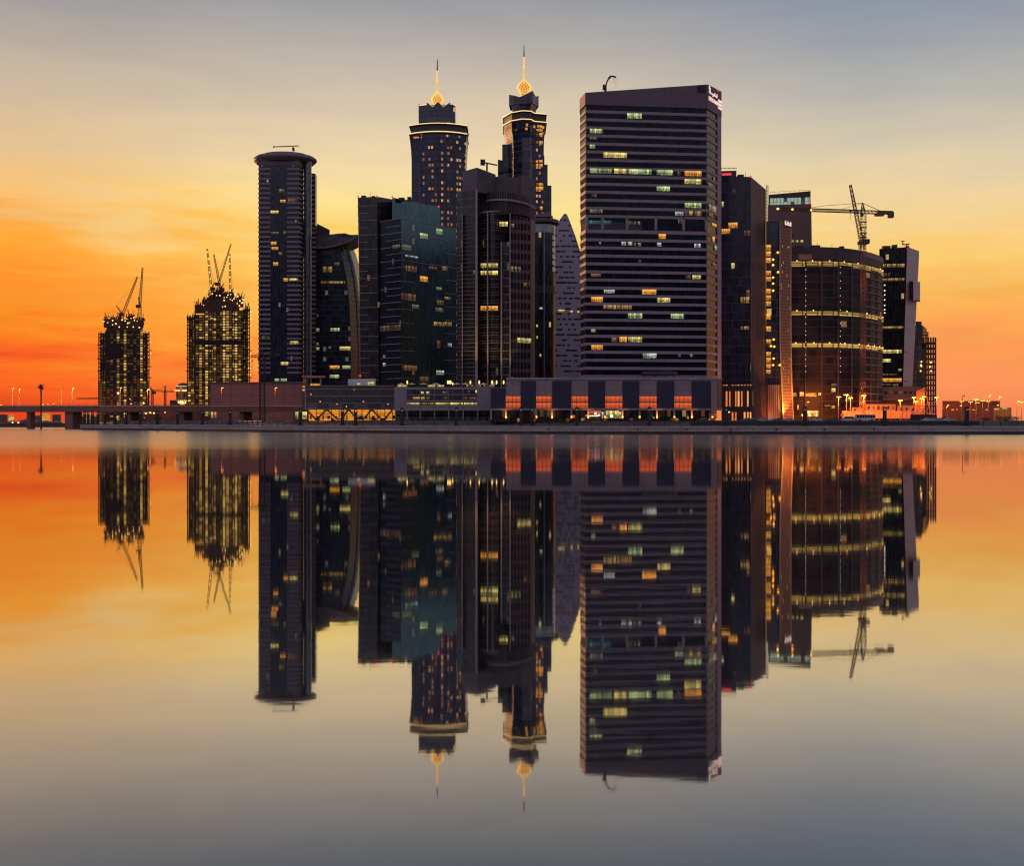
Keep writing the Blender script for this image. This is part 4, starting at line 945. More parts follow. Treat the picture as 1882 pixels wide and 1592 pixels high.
for x0, x1, y0, y1 in ((1441, 1442.3, 405.5, 413), (1442.3, 1444.5, 411, 413.5), (1444.5, 1445.6, 407, 414), (1446.6, 1447.6, 407.5, 414.6), (1447.6, 1449, 413, 415), (1449.6, 1450.6, 409, 415.6), (1451.2, 1452.4, 408.6, 416)): fsc.pxbox(MB(), x0, y0, x1, y1, 0.42, 0.6).build('sign_stroke', SIGNW, B10)
lit(Face(G(1408, D - 0.4), G(1433, D - 0.4)), B10, [(1408.5, y0, 1416.6, y1, 'o') for y0, y1 in ((450, 459.5), (462, 471), (474, 483), (498, 506), (509, 517.5), (531, 540), (543, 551.5), (554, 562.5), (577, 587), (600, 609.5), (624, 632), (647, 656), (658, 667), (669.5, 677), (680, 687))], 0.3)
for x, y in ((1421, 477), (1421, 487), (1429.5, 464), (1421, 510), (1421, 521), (1421, 534), (1422, 624), (1417, 636), (1423, 637), (1422, 659), (1421, 671), (1433, 671), (1430, 500)): MB().ball(P(x, y, D - 1.3), 0.5).build('lamp_bulb', BULB_O, B10)
mb = MB(); mb.hexa([G(1411, D - 3), G(1434, D - 3), G(1434, D), G(1411, D)], 5, Z(708, D), 0); mb.build('ribbed_base', glazing('ribbed_base', (0.035, 0.015, 0.010), 0.95, 60, frame=(0.28, 0.13, 0.08), mw=0.35, rough=0.5), B10)

# ------------------------------------------------------------------ plain brown tower behind
D = 760
B11 = thing('plain_brown_tower', 'plain brown slab with one glazed strip below its flat roof', 'tower', (*G(1452, D + 10), 5))
BR = panels('brown_render', (0.150, 0.090, 0.075), 6, 8, 0.8, var=0.1)
mb = MB(); b0_ = [G(1405, D + 4), G(1497, D), G(1497, D + 30), G(1405, D + 30)]; b1_ = [G(1412.8, D + 4), G(1489.8, D), G(1489.8, D + 30), G(1412.8, D + 30)]
mb.hexa(b0_, 5, Z(374.5, D), 0, pts1=[G(1411, D + 4), G(1491, D), G(1491, D + 30), G(1411, D + 30)]); mb.build('body', BR, B11)
mb = MB(); mb.hexa(offset(b1_, -0.6, True), Z(374.5, D), Z(362, D), 0); mb.build('top_glazing', glazing('strip_glass', (0.10, 0.13, 0.12), 2.1, 3.9, frame=(0.04, 0.03, 0.03), mw=0.12, rough=0.1, lit=((0.85, (0.52, 0.66, 0.50), 0.5),), seed=20, lo=0.02, hi=0.98), B11)
mb = MB(); mb.hexa(b1_, Z(362, D), [Z(355.5, D), Z(350.8, D), Z(350.8, D), Z(355.5, D)], 0); mb.build('roof_slab', plain('roof_dark', (0.045, 0.035, 0.035), 0.6), B11)
mb = MB()
for i in range(9): mb.bar(P(1415 + 9 * i, 355.3 - .55 * i, D + 3), P(1415 + 9 * i, 352.8 - .55 * i, D + 3), 0.15)
mb.bar(P(1415, 353.2, D + 3), P(1489, 348.6, D + 3), 0.15); mb.build('roof_rail', DARKMET, B11)
f11 = Face(b0_[0], b0_[1])
lit(Face((b0_[0][0], b0_[0][1] - .3), (b0_[1][0], b0_[1][1] - .3)), B11, [(1455, 441.5, 1458.5, 446, 'y'), (1462.5, 441.5, 1467, 446, 'y'), (1471.5, 441.5, 1476, 446, 'y')], 0.1)
for x in (1455, 1462.5, 1471.5): f11.pxbox(MB(), x, 432, x + 4, 436, 0.0, 0.12).build('window', qd, B11)
for y in (392, 399, 407, 433, 445): f11.pxbox(MB(), 1484, y, 1488, y + 5, 0.0, 0.12).build('window', LIT['p'], B11)
mb = MB(); mb.bar(P(1429.5, 383.5, D - 1), P(1429.5, 383, D - 1), 0.8); MB().ball(P(1429.5, 383.5, D - 2), 0.7).build('jib_light_glow', BULB_Y, B11)  # glow of the crane's jib lights, repeated on the tower behind
MB().ball(P(1456.5, 385.3, D - 2), 0.7).build('jib_light_glow', BULB_O, B11)
MB().ball(P(1486, 373, D - 1), 0.5).build('beacon', BULB_R, B11)

# ------------------------------------------------------------------ curved concrete frame under construction
D = 590
B12 = thing('curved_concrete_block', 'broad curved concrete block under construction with three lit floors', 'building', (*G(1540, D + 20), 5))
cv = [(1452, 0), (1480, -1), (1510, -1), (1540, 1), (1565, 6), (1585, 12), (1600, 19), (1612, 27), (1619, 34), (1622, 42)]
c12 = [G(x, D + d) for x, d in cv]
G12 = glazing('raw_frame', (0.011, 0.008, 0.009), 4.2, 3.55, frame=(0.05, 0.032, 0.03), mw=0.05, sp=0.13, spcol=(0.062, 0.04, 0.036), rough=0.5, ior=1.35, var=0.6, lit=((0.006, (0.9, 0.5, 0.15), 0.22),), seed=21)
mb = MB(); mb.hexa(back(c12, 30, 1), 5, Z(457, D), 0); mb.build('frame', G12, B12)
z12 = [Z(t[1], D + t[2]) for t in ((1, 484, 0),)]
WEB = plain('slab_concrete', (0.20, 0.14, 0.125), 0.8)
mb = MB()
n12 = int((Z(490, D) - 8) / 3.55)
for i in range(n12): mb.ring(c12[5:], Z(489, D) - i * 3.55 - 0.5, Z(489, D) - i * 3.55, 0.35, 0, 0.05)
mb.build('balcony_slab', WEB, B12)
mb = MB(); mb.ring(c12, Z(478.5, D), Z(454.5, D), 0.25, 0, 6); mb.build('top_parapet', plain('dark_render', (0.050, 0.036, 0.036), 0.7, var=0.35, scale=0.1), B12)
mb = MB(); mb.ring(c12[5:], Z(466, D), Z(455, D), 0.5, 0, 4); mb.build('pale_parapet', WEB, B12)
Face(c12[0], c12[1]).pxbox(MB(), 1467.5, 467.5, 1492, 478, 0.3, 0.8).build('hoarding_panel', WHITEP if False else plain('pink_hoarding', (0.28, 0.15, 0.13), 0.7), B12)
CEIL = litmat('lit_floor', (1.0, 0.62, 0.14), 0.85, cw=5.5, dark=0.25, seed=30)
for (yt, yb) in ((479.2, 490), (570.5, 580), (629.8, 639)):
    z1, z0 = Z(yt, D), Z(yb, D)
    for i in range(len(c12) - 1):
        f_ = Face(c12[i], c12[i + 1])
        if R.random() < 0.06: continue
        nseg = max(1, int(f_.L / 5.5))
        for q in range(nseg):
            u_0, u_1 = f_.L * q / nseg, f_.L * (q + 1) / nseg
            mb = MB(); f_.box(mb, u_0 + .15, u_1 - .15, z0 + R.choice((0.0, 0.2, 0.9)), z1 - 0.35, 0.26, 0.4); mb.build('lit_bay', CEIL, B12)
            if R.random() < 0.7: MB().ball(f_.at((u_0 + u_1) / 2 + R.uniform(-1, 1), z1 - 0.2, 0.6), 0.3, 6).build('work_light', BULB_Y, B12)
for xx, ys in ((1480.5, range(497, 690, 11)), (1543, range(490, 690, 13))):
    for y in ys:
        f_ = Face(c12[1], c12[2]) if xx < 1500 else Face(c12[3], c12[4]); u_, z_ = f_.uz(xx, y + R.uniform(-2, 2))
        MB().ball(f_.at(u_, z_, 0.5), 0.15, 6).build('work_light', BULB_W, B12)
for i in (1, 2, 3, 4, 5, 6, 7):
    mb = MB(); mb.bar((c12[i][0], c12[i][1] - .2, 5), (c12[i][0], c12[i][1] - .2, Z(480, D)), 0.55); mb.build('column', plain('column_concrete', (0.09, 0.06, 0.055), 0.8) if i == 1 else bpy.data.materials['column_concrete'], B12)
fl = Face(c12[0], c12[3])
lit(Face((c12[0][0], c12[0][1] - 1.6), (c12[3][0], c12[3][1] - 2.0)), B12, [(1469.5, 721, 1477, 728, 'y'), (1453.5, 722, 1463, 728.5, 'p'), (1480, 722.5, 1500, 729, 'd'), (1504, 722.5, 1509, 727, 'y'), (1528, 713.8, 1535, 720.5, 'y'), (1528, 705.5, 1537, 709.5, 'p'), (1482, 755, 1504, 766, 'y'), (1528, 746, 1534, 751, 'y'), (1516, 745, 1526, 747, 'd'), (1494, 723, 1500, 727, 'p'), (1465, 745, 1468, 753, 'o')], 0.3)

# ------------------------------------------------------------------ black tower with the slanted pale slab
D = 660
B13 = thing('black_slab_tower', 'black glass tower with a slanted pale end slab and a jutting box', 'tower', (*G(1650, D + 12), 5))
G13 = glazing('black_glass', (0.008, 0.007, 0.010), 1.4, 3.5, frame=(0.012, 0.010, 0.013), mw=0.08, rough=0.08, ior=1.5, lit=((0.02, (0.9, 0.6, 0.2), 0.5),), seed=23)
mb = MB(); mb.hexa([G(1616, D + 2), G(1659.5, D), G(1659.5, D + 30), G(1616, D + 30)], 5, [Z(456.5, D), Z(454, D), Z(454, D), Z(456.5, D)], [0, 0, 0, 1], pts1=[G(1616, D + 2), G(1667, D), G(1667, D + 30), G(1616, D + 30)]); mb.build('glazing', [G13, plain('matt_unseen_side', (0.03, 0.025, 0.025), 0.9)], B13)  # unseen left side made matt so it throws no sun glint
mb = MB(); mb.hexa([G(1659.4, D - 1), G(1676.6, D + 3), G(1676.6, D + 32), G(1659.4, D + 30)], Z(711, D), [Z(453.8, D), Z(459.8, D), Z(459.8, D), Z(453.8, D)], 0, pts1=[G(1667.2, D - 1), G(1689, D + 3), G(1689, D + 32), G(1667.2, D + 30)]); mb.build('end_slab', panels('pale_slab', (0.46, 0.36, 0.33), 40, 2.6, 0.6, var=0.12), B13)
mb = MB(); mb.hexa([G(1671, D - 3), G(1678.5, D - 2), G(1691, D), G(1691, D + 8), G(1671, D + 8)], Z(552, D), Z(518, D), [1, 0, 0, 0, 0]); mb.build('jutting_box', [bpy.data.materials['pale_slab'], G13], B13)
f13 = Face(G(1616, D + 2), G(1659.5, D))
lit(f13, B13, [(1622, 485, 1662, 491, 'k'), (1622, 511.5, 1662, 516, 'k'), (1622, 502, 1636, 508, 'd'), (1622, 643, 1657, 649.5, 'y'), (1622, 660, 1637, 666, 'y'), (1622, 695.5, 1657, 702, 'o'), (1622, 705.5, 1638, 708.5, 'p'), (1640, 706, 1651, 710, 'p'), (1651, 678, 1657, 682, 'g'), (1622, 600, 1660, 604, 'k'), (1622, 687, 1648, 690, 'd')], 0.1)
lit(Face(G(1661, D - 1.2), G(1676, D + 2.4)), B13, [(1663, 643, 1676.5, 649.5, 'p'), (1662, 697, 1667, 701, 'd')], 0.12)
for y in (524, 534, 542, 551, 561, 569, 575): MB().ball(P(1626, y, D), 0.35, 6).build('stair_light', BULB_W, B13)
rc = roof_crane('small antenna-like window-cleaning arm on the slanted slab roof', 1668, D, ((1664, 452.5, 1670, 454.5), [(1658.5, 449.5), (1671.5, 448.6)]), Z(454.3, D))
mb = MB(); mb.bar(P(1666.5, 449, D), P(1666.5, 453, D), 0.6); mb.bar(P(1658.8, 449.4, D), P(1659.2, 443, D), 0.5); mb.bar(P(1655.5, 443, D), P(1662.5, 443, D), 0.35); mb.build('post', DARKMET, rc)

# ------------------------------------------------------------------ bare frame at the right end
D = 700
B14 = thing('bare_frame_block', 'unfinished stepped concrete frame with open floors at the right end', 'building', (*G(1698, D + 8), 5))
RAW = plain('raw_concrete', (0.085, 0.045, 0.038), 0.85, var=0.35)
mb = MB(); mb.hexa([G(1676, D), G(1694.5, D), G(1694.5, D + 16), G(1676, D + 16)], 5, Z(598, D), 0)
mb.hexa([G(1683, D + 1), G(1694, D + 1), G(1694, D + 10), G(1683, D + 10)], Z(598, D), Z(590.6, D), 0); mb.hexa([G(1694.5, D), G(1701, D), G(1701, D + 14), G(1694.5, D + 14)], 5, Z(630, D), 0); mb.build('core', glazing('raw_wall', (0.05, 0.028, 0.025), 3.0, 3.4, frame=(0.03, 0.018, 0.016), mw=0.1, sp=0.14, rough=0.7, lit=((0.012, (1, .6, .2), .6),), seed=25), B14)
for i in range(36):
    zt = Z(629, D) - i * 3.0
    if zt < 8: break
    if i % 1 == 0:
        mb = MB(); mb.hexa([G(1700, D - 0.5), G(1720, D - 0.3), G(1720, D + 14), G(1700, D + 14)], zt - 0.45, zt, 0); mb.build('floor_slab', RAW, B14)
for x in (1702, 1706.5, 1711, 1715.5, 1719.5):
    for dd in (0.2, 12.5):
        mb = MB(); mb.bar((X(x, D), D + dd, 5), (X(x, D), D + dd, Z(620 if x > 1704 else 612, D)), 0.75); mb.build('column', RAW, B14)
for x, yt in ((1695.5, 598), (1698.5, 600), (1702, 604), (1705.5, 610)):
    mb = MB(); mb.bar((X(x, D), D + .3, Z(640, D)), (X(x, D), D + .3, Z(yt, D)), 0.6); mb.build('column', RAW, B14)
mb = MB()
for y in (604, 610, 616, 622): mb.bar(P(1695, y, D + .3), P(1700 + (y - 598) * 0.3, y, D + .3), 0.5)
mb.build('top_beam', RAW, B14)
for x, y in ((1692.5, 671), (1693.5, 673), (1711, 666), (1709, 674), (1692, 682), (1711.5, 682), (1693.5, 665)): MB().ball(P(x, y, D - 1), 0.45, 6).build('work_light', BULB_Y, B14)
def Dq(px):                              # distance of the quay edge along a picture column
    for (x0, d0), (x1, d1) in zip(QL, QL[1:]):
        if x0 <= px <= x1: return d0 + (d1 - d0) * (px - x0) / (x1 - x0)
    return QL[0][1] if px < QL[0][0] else QL[-1][1]
ZG = 5.2
def point(loc, watts, col, parent=None, r=0.3, aim=(0, 0.8, -0.6), cone=140):
    """the beam of a shaded lamp, cut off towards the water; also serves added fill spots"""
    l = bpy.data.lights.new('lamp_or_fill_light', 'SPOT'); l.energy = watts; l.color = col; l.shadow_soft_size = r
    l.spot_size = math.radians(cone); l.spot_blend = 0.5
    o = bpy.data.objects.new('lamp_or_fill_light', l); C.objects.link(o)
    o.rotation_euler = (-Vector(aim)).to_track_quat('Z', 'Y').to_euler()
    o.location = loc
    if parent:
        o.parent = parent; o.location = Vector(loc) - Vector(parent_base(parent))
    return o

# ------------------------------------------------------------------ shopping podium under the big tower
D = 490
S3 = thing('shopping_podium', 'long podium of alternating navy and grey panels with orange lit windows', 'shopping centre', (*G(1110, D + 10), ZG))
PG = panels('podium_grey', (0.205, 0.150, 0.160), 2.6, 2.4, 0.6, seam=0.09, var=0.1)
NAVY = plain('navy_panel', (0.018, 0.017, 0.038), 0.35, var=0.15)
a3, b3 = G(902, D + 2), G(1307, D); c3 = G(1326, D + 9)
f3 = Face(a3, b3); f3r = Face(b3, c3)
zb3, zr3 = Z(754, D), Z(697, D)
u930, _ = f3.uz(930, 730)
p930 = f3.at(u930, 0)
mb = MB(); mb.hexa([(p930.x, p930.y), b3, c3, (c3[0] - 1, c3[1] + 46), (p930.x, p930.y + 52)], zb3, zr3, 0, mt=1)
mb.hexa([a3, (p930.x - .02, p930.y), (p930.x - .02, p930.y + 52), (a3[0], a3[1] + 52)], zb3, Z(712, D), 0, mt=1); mb.build('upper_storeys', [PG, ROOFM], S3)
mb = MB(); mb.ring([(p930.x, p930.y), b3, c3], zr3 - 0.1, zr3 + 0.7, 0.35, 0, 0.6); mb.build('parapet', plain('podium_coping', (0.24, 0.18, 0.185), 0.6), S3)
mb = MB(); mb.ring([a3, b3, c3], zb3 - 0.02, Z(750.6, D), 0.5, 0, 0.1); mb.build('canopy_beam', plain('beam_grey', (0.22, 0.165, 0.17), 0.6), S3)
for x0, x1 in ((957, 985), (1015, 1050), (1081, 1112), (1144, 1175), (1207, 1239), (1271, 1306.8)): f3.pxbox(MB(), x0, 700.3, x1, 750.4, 0.0, 0.25).build('navy_panel', NAVY, S3)
f3.pxbox(MB(), 902, 713.2, 929.4, 750.4, 0.0, 0.25).build('navy_panel', NAVY, S3)
f3r.pxbox(MB(), 1319, 701, 1325.4, 750, 0.0, 0.2).build('navy_panel', NAVY, S3)
for x0, x1 in ((929.8, 956.6), (985.6, 1013.4), (1050.4, 1080.6), (1112.4, 1143.6), (1175.4, 1206.7), (1239.4, 1270.7)):
    lit(f3, S3, [(x0, 728.8, x1, 738.2, 'r'), (x0, 740.9, x1, 750.2, 'r')], 0.16)
# glazed ground floor set back behind columns with small lamps at their feet
SHOP = glazing('shop_glass', (0.025, 0.018, 0.016), 1.5, 3.2, frame=(0.02, 0.015, 0.014), mw=0.06, rough=0.1, lit=((0.10, (0.8, 0.4, 0.12), 0.09), (0.02, (1.0, 0.6, 0.25), 0.25)), seed=31)
mb = MB(); g0 = [(a3[0], a3[1] + 4), (b3[0], b3[1] + 4), (c3[0] - 2, c3[1] + 2)]; mb.hexa(g0 + [(g0[2][0], g0[2][1] + 40), (g0[0][0], g0[0][1] + 48)], ZG - .5, zb3, 0); mb.build('shop_front', SHOP, S3)
COLM = plain('column_grey', (0.26, 0.20, 0.19), 0.6)
for x in (902.5, 930, 957, 986, 1014.5, 1050.3, 1081, 1112, 1144, 1175.5, 1207.3, 1239, 1271.3, 1309):
    f3.pxbox(MB(), x - 1.6, 754, x + 1.6, 771, -1.2, 0.3).build('column', COLM, S3)
    if x > 925 and x not in (957,):
        u_, z_ = f3.uz(x, 766.5); q = f3.at(u_, z_, 0.75)
        MB().ball(q, 0.36, 8).build('column_lamp', BULB_O, S3)
        if x in (930, 1014.5, 1081, 1144, 1207.3, 1271.3): point(f3.at(u_, z_ - .4, 2.2), 900, (1.0, 0.42, 0.10), S3, aim=(0, .75, .65), cone=90)
fs = Face(g0[0], g0[1])
lit(fs, S3, [(1083, 755.5, 1106, 760, 'r'), (1112.5, 755.2, 1138, 769, 'y'), (1137, 757, 1141, 769, 'w'), (1106, 757, 1110, 769, 'w')], 0.2)
for x0, x1, y0, y1, mm in ((1083, 1091, 763.5, 765.6, SIGNW), (1092.5, 1100, 763.5, 765.6, SIGNW), (1099.5, 1103, 761.5, 764.5, SIGNW), (1121.5, 1126.5, 762, 767, BULB_W), (1052, 1056.5, 763, 768.5, LIT['r']), (1076, 1079, 762.5, 765, LIT['w'])): fs.pxbox(MB(), x0, y0, x1, y1, 0.25, 0.5).build('shop_sign', mm, S3)
for x in (1082.5, 1110.5, 1112, 1142): fs.pxbox(MB(), x - .5, 754.5, x + .5, 769, 0.2, 0.6).build('door_frame', BULB_W if False else plain('door_white', (0.6, 0.55, 0.5), 0.5) if x == 1082.5 else bpy.data.materials['door_white'], S3)
u_, z_ = fs.uz(1095, 760); point(fs.at(u_, z_, 2.2), 300, (1, 0.8, 0.7), S3)
f3r.pxbox(MB(), 1310, 755, 1317, 769, -1.5, 0.1).build('side_door', LIT['d'], S3)
# plant and dish on the podium roof in front of the tower
PL = thing('roof_canopy_ring', 'dark oval canopy on the podium roof before the wide banded slab', 'canopy', (*G(1212, 497), zr3))
mb = MB(); mb.lathe(X(1212, 497), 497, [(7.2, Z(690, 497)), (7.4, Z(688, 497)), (7.0, Z(683.5, 497)), (6.6, Z(683, 497))], 28, 0, 1.0, 0.45); mb.build('roof', DARKMET, PL)
for x in (1184, 1203, 1222, 1238): MB().bar((X(x, 497), 497 - (2.4 if 1190 < x < 1235 else .5), zr3), (X(x, 497), 497 - (2.4 if 1190 < x < 1235 else .5), Z(689, 497)), 0.3).build('post', DARKMET, PL)

# ------------------------------------------------------------------ white terrace podium
D = 540
S2 = thing('terrace_podium', 'grey podium with three rows of strip windows and a roof terrace', 'building', (*G(812, D + 10), ZG))
WG = panels('terrace_cladding', (0.225, 0.180, 0.205), 2.0, 3.0, 0.6, seam=0.08, var=0.08)
a2, b2 = G(724.5, D + 4), G(906, D); f2_ = Face(a2, b2)
zr2, zb2 = Z(711.5, D), Z(751, D)
mb = MB(); mb.hexa([a2, b2, (b2[0], b2[1] + 24), (a2[0], a2[1] + 22)], zb2, zr2, 0, mt=1); mb.build('upper_storeys', [WG, ROOFM], S2)
STRIP = glazing('strip_windows', (0.045, 0.038, 0.055), 1.1, 2.6, frame=(0.07, 0.055, 0.07), mw=0.08, rough=0.15, ior=1.6, seed=33)
for y0, y1 in ((716, 724.6), (726.8, 735.4), (738, 744.5)): f2_.pxbox(MB(), 748, y0, 876.6, y1, -0.2, 0.06).build('window_strip', STRIP, S2)
for x in (772.4, 798.6, 825, 851.4): f2_.pxbox(MB(), x - .5, 714, x + .5, 751, 0.0, 0.4).build('mullion', COLM, S2)
f2_.pxbox(MB(), 748, 725, 877, 726.2, 0.0, 0.3).build('floor_band', COLM, S2)
lit(f2_, S2, [(774, 719.8, 779, 724, 'y'), (783.5, 719.8, 789, 724, 'y'), (813.5, 719.5, 822, 724, 'p'), (873.5, 717.5, 876.5, 722.5, 'y'), (861, 718, 863, 722, 'p'), (758, 729.8, 772, 734.7, 'k'), (774, 729.8, 780, 734.7, 'y'), (784, 730, 789, 734.7, 'p'), (815, 730, 822, 734, 'd'), (853, 730, 875, 734, 'd')] +
    [(748 + 26.0 * i + .8, 740.2, 748 + 26.0 * i + 24.6, 744.2, 'y' if i in (0, 3, 4) else 'k' if i == 1 else 'y') for i in range(5)], 0.12)
mb = MB(); f2_.box(mb, 0, f2_.L, zb2 - 0.9, zb2 - 0.01, -0.2, 0.45); mb.build('canopy_beam', COLM, S2)
for x in (727, 748, 772.4, 798.6, 825, 851.4, 878): f2_.pxbox(MB(), x - 1.0, 752, x + 1.0, 771, -0.5, 0.35).build('column', COLM, S2)
mb = MB(); mb.hexa([(a2[0], a2[1] + 5), (b2[0], b2[1] + 5), (b2[0], b2[1] + 20), (a2[0], a2[1] + 20)], ZG - .5, zb2, 0); mb.build('ground_floor', glazing('arcade_wall', (0.075, 0.045, 0.045), 3.4, 7, frame=(0.03, 0.02, 0.02), mw=0.2, sp=0.12, spcol=(0.02, 0.015, 0.02), rough=0.5, seed=34), S2)
# terrace: parasols and glowing standard lamps
def parasol(px, w, lab, y=706):
    Dp = D + 7 + R.uniform(0, 8); x = X(px, Dp)
    t = thing('parasol', lab, 'parasol', (x, Dp, zr2), 'parasols on the roof terrace')
    r = w * Dp / F / 2; zt = Z(y - 2.2, Dp)
    mb = MB(); mb.lathe(x, Dp, [(r, zt - 0.75), (r * .55, zt - 0.35), (0.06, zt)], 8); mb.build('canopy', PARA, t)
    MB().bar((x, Dp, zr2), (x, Dp, zt - .1), 0.12).build('pole', DARKMET, t)
PARA = plain('parasol_canvas', (0.42, 0.36, 0.30), 0.8, var=0.1)
for px, w, lab in ((737, 14, 'pale parasol at the left end of the roof terrace'), (757, 16, 'pale parasol right beside the lone left glowing lamp'), (778, 18, 'pale parasol below the orange window patch of the teal block'), (801, 18, 'highest pale parasol on the terrace, left of the triple lamp cluster'),
                   (840, 14, 'pale parasol just right of the triple lamp cluster'), (854, 12, 'pale parasol against the first tall white pier'), (889, 14, 'pale parasol between the second and third single lamps'), (907, 13, 'pale parasol below the close pair of lamps')): parasol(px, w, lab)
def tlamp(px, lab, y0=699.5, y1=706):
    Dp = D + 4; x = X(px, Dp)
    t = thing('terrace_lamp', lab, 'lamp', (x, Dp, zr2), 'glowing standard lamps on the roof terrace')
    MB().bar((x, Dp, zr2), (x, Dp, Z(y1, Dp)), 0.14).build('pole', DARKMET, t)
    mb = MB(); mb.lathe(x, Dp, [(0.10, Z(y1, Dp)), (0.30, Z(y1 - 1.5, Dp)), (0.30, Z(y0 + 1.5, Dp)), (0.08, Z(y0, Dp))], 10); mb.build('lamp_shade', BULB_Y, t)
    if int(px) in (748, 828, 864, 880, 912): point((x, Dp + .5, Z(y0, Dp)), 500, (1.0, 0.62, 0.20), t, aim=(0, 1, .35), cone=120)
for px, lab in ((748.5, 'lone glowing lamp at the left of the roof terrace'), (823, 'left lamp of the triple cluster on the terrace'), (825.6, 'middle lamp of the triple cluster on the terrace'), (828.2, 'right lamp of the triple cluster on the terrace'), (832, 'short low lamp right of the triple cluster'), (864.6, 'glowing lamp left of the first wide white pier foot'),
                (880.8, 'glowing lamp right of the wide white pier foot'), (904.5, 'left lamp of the close pair by the navy panel'), (912.7, 'right lamp of the close pair by the navy panel'), (925.6, 'glowing lamp at the terrace end against the tall grey panel')): tlamp(px, lab, *((703, 708) if px == 832 else (699.5, 706)))
MB_ = thing('roof_lamp', 'single small lamp on the podium roof above the first orange windows', 'lamp', (*G(941.5, 495), zr3))
MB().bar((X(941.5, 495), 495, zr3), (X(941.5, 495), 495, Z(696, 495)), 0.12).build('pole', DARKMET, MB_); MB().ball(P(941.5, 695, 495), 0.28).build('bulb', BULB_Y, MB_)
TL = thing('terrace_counter', 'low lit bar counters with white furniture along the terrace edge', 'bar counter', (*G(830, D + 12), zr2))
for x0, x1 in ((730, 748), (786, 800), (803, 816), (866, 884), (888, 902)):
    Face((X(x0, D + 9), D + 9), (X(x1, D + 9), D + 9)).pxbox(MB(), x0, 708, x1, 711.3, 0, 1.5).build('lit_counter', LIT['y'] if x0 < 860 else LIT['p'], TL)

# ------------------------------------------------------------------ dark louvred block on orange-lit V struts
D = 560
S1 = thing('louvred_block', 'dark louvred block carried on V struts over an orange lit hall', 'building', (*G(642, D + 12), ZG))
a1, b1 = G(561, D), G(724.3, D); f1_ = Face(a1, b1)
zt1, zb1 = Z(708.5, D), Z(752, D)
LOUV = glazing('louvre_wall', (0.020, 0.014, 0.014), 0.95, 30, frame=(0.045, 0.03, 0.03), mw=0.3, rough=0.4, lit=(), seed=35)
LOUV2 = glazing('louvre_wall_sparks', (0.018, 0.012, 0.012), 0.7, 1.1, frame=(0.035, 0.024, 0.024), mw=0.3, rough=0.35, lit=((0.012, (1, 0.55, 0.2), 0.9),), seed=36, lo=.3, hi=.8)
mb = MB(); mb.hexa([a1, b1, (b1[0], b1[1] + 40), (a1[0], a1[1] + 40)], zb1, zt1, 0, mt=1); mb.build('upper_storeys', [LOUV2, ROOFM], S1)
for y in (709, 715.5, 728.5, 741.4, 751.6): f1_.pxbox(MB(), 560.5, y - .55, 724.5, y + .55, -0.1, 0.3).build('string_course', COLM, S1)
for x0, x1 in ((562, 583), (605, 630), (652, 677), (699.6, 724)):
    for y in (745, 749.3): f1_.pxbox(MB(), x0, y - .8, x1, y + .8, 0.0, 0.25).build('vent_strip', COLM, S1)
f1_.pxbox(MB(), 560.3, 709, 562.5, 752, -.1, .35).build('edge_frame', COLM, S1)
HALL = litmat('lit_hall', (1.0, 0.37, 0.035), 1.05, cw=3.5, dark=0.5, seed=37)  # back wall glows by itself in place of the hall's lamps
mb = MB(); fh = Face((a1[0], a1[1] + 8), (b1[0] + 6, b1[1] + 8)); fh.box(mb, 0, fh.L, ZG - .2, zb1 - .05, -0.5, 0); mb.build('hall_back', HALL, S1)
mb = MB(); mb.hexa([(a1[0], a1[1] + .5), (b1[0], b1[1] + .5), (b1[0], b1[1] + 7.9), (a1[0], a1[1] + 7.9)], zb1 - 0.25, zb1 - 0.03, 0); mb.build('soffit', plain('warm_soffit', (0.35, 0.22, 0.12), 0.6), S1)
STR = plain('rust_strut', (0.16, 0.07, 0.045), 0.6)
for xa, xb, xc in ((563, 581, 601.5), (641.5 - 19.5, 641.5, 0), (0, 683.5, 664)): pass
for xt, xb in ((563, 580.5), (600.5, 581.5), (600.5, 621.5), (641.2, 625.5), (641.2, 657), (683, 667), (683, 702), (722, 706)):
    mb = MB(); mb.bar(P(xt, 752.5, D + .6), P(xb, 771.5, D + .6), 0.75); mb.build('strut', STR, S1)
for i in range(14):
    x = 570 + i * 11.5 + R.uniform(-3, 3); Face((X(x, D + 6), D + 6), (X(x + 4, D + 6), D + 6)).pxbox(MB(), x, 764 + R.uniform(-1, 2), x + R.uniform(2, 5), 770.5, 0, 1).build('hall_table', STR, S1)
for x in (590, 642, 695): point(P(x, 755, D + 2.5), 700, (1.0, 0.45, 0.10), S1, aim=(0, .1, -1), cone=100)
# its roof box and the canopy left of it
RB = thing('rooftop_house', 'small pale rooftop box with two yellow lit openings', 'rooftop house', (*G(665, 575), zt1))
fr0 = Face(G(639.5, 572), G(690, 572)); mb = MB(); mb.hexa([G(639.5, 572), G(690, 572), G(690, 584), G(639.5, 584)], zt1, [Z(697, 572), Z(696, 572), Z(696, 572), Z(697, 572)], 0); mb.build('body', WHITEP, RB)
lit(fr0, RB, [(656, 704.5, 663, 708.5, 'y'), (676, 702.5, 688, 708.5, 'y')], 0.1)
CN = thing('drop_off_canopy', 'flat pink edged canopy on posts left of the louvred block roof', 'canopy', (*G(577, 600), ZG))
mb = MB(); mb.hexa([G(555, 598), G(598, 598), G(598, 612), G(555, 612)], Z(694, 598), Z(690.5, 598), 0); mb.build('roof', plain('pink_edge', (0.34, 0.17, 0.14), 0.6), CN)
for x in (561, 589.5): MB().bar((X(x, 600), 600, ZG), (X(x, 600), 600, Z(692, 600)), 0.8).build('post', CHROME, CN)
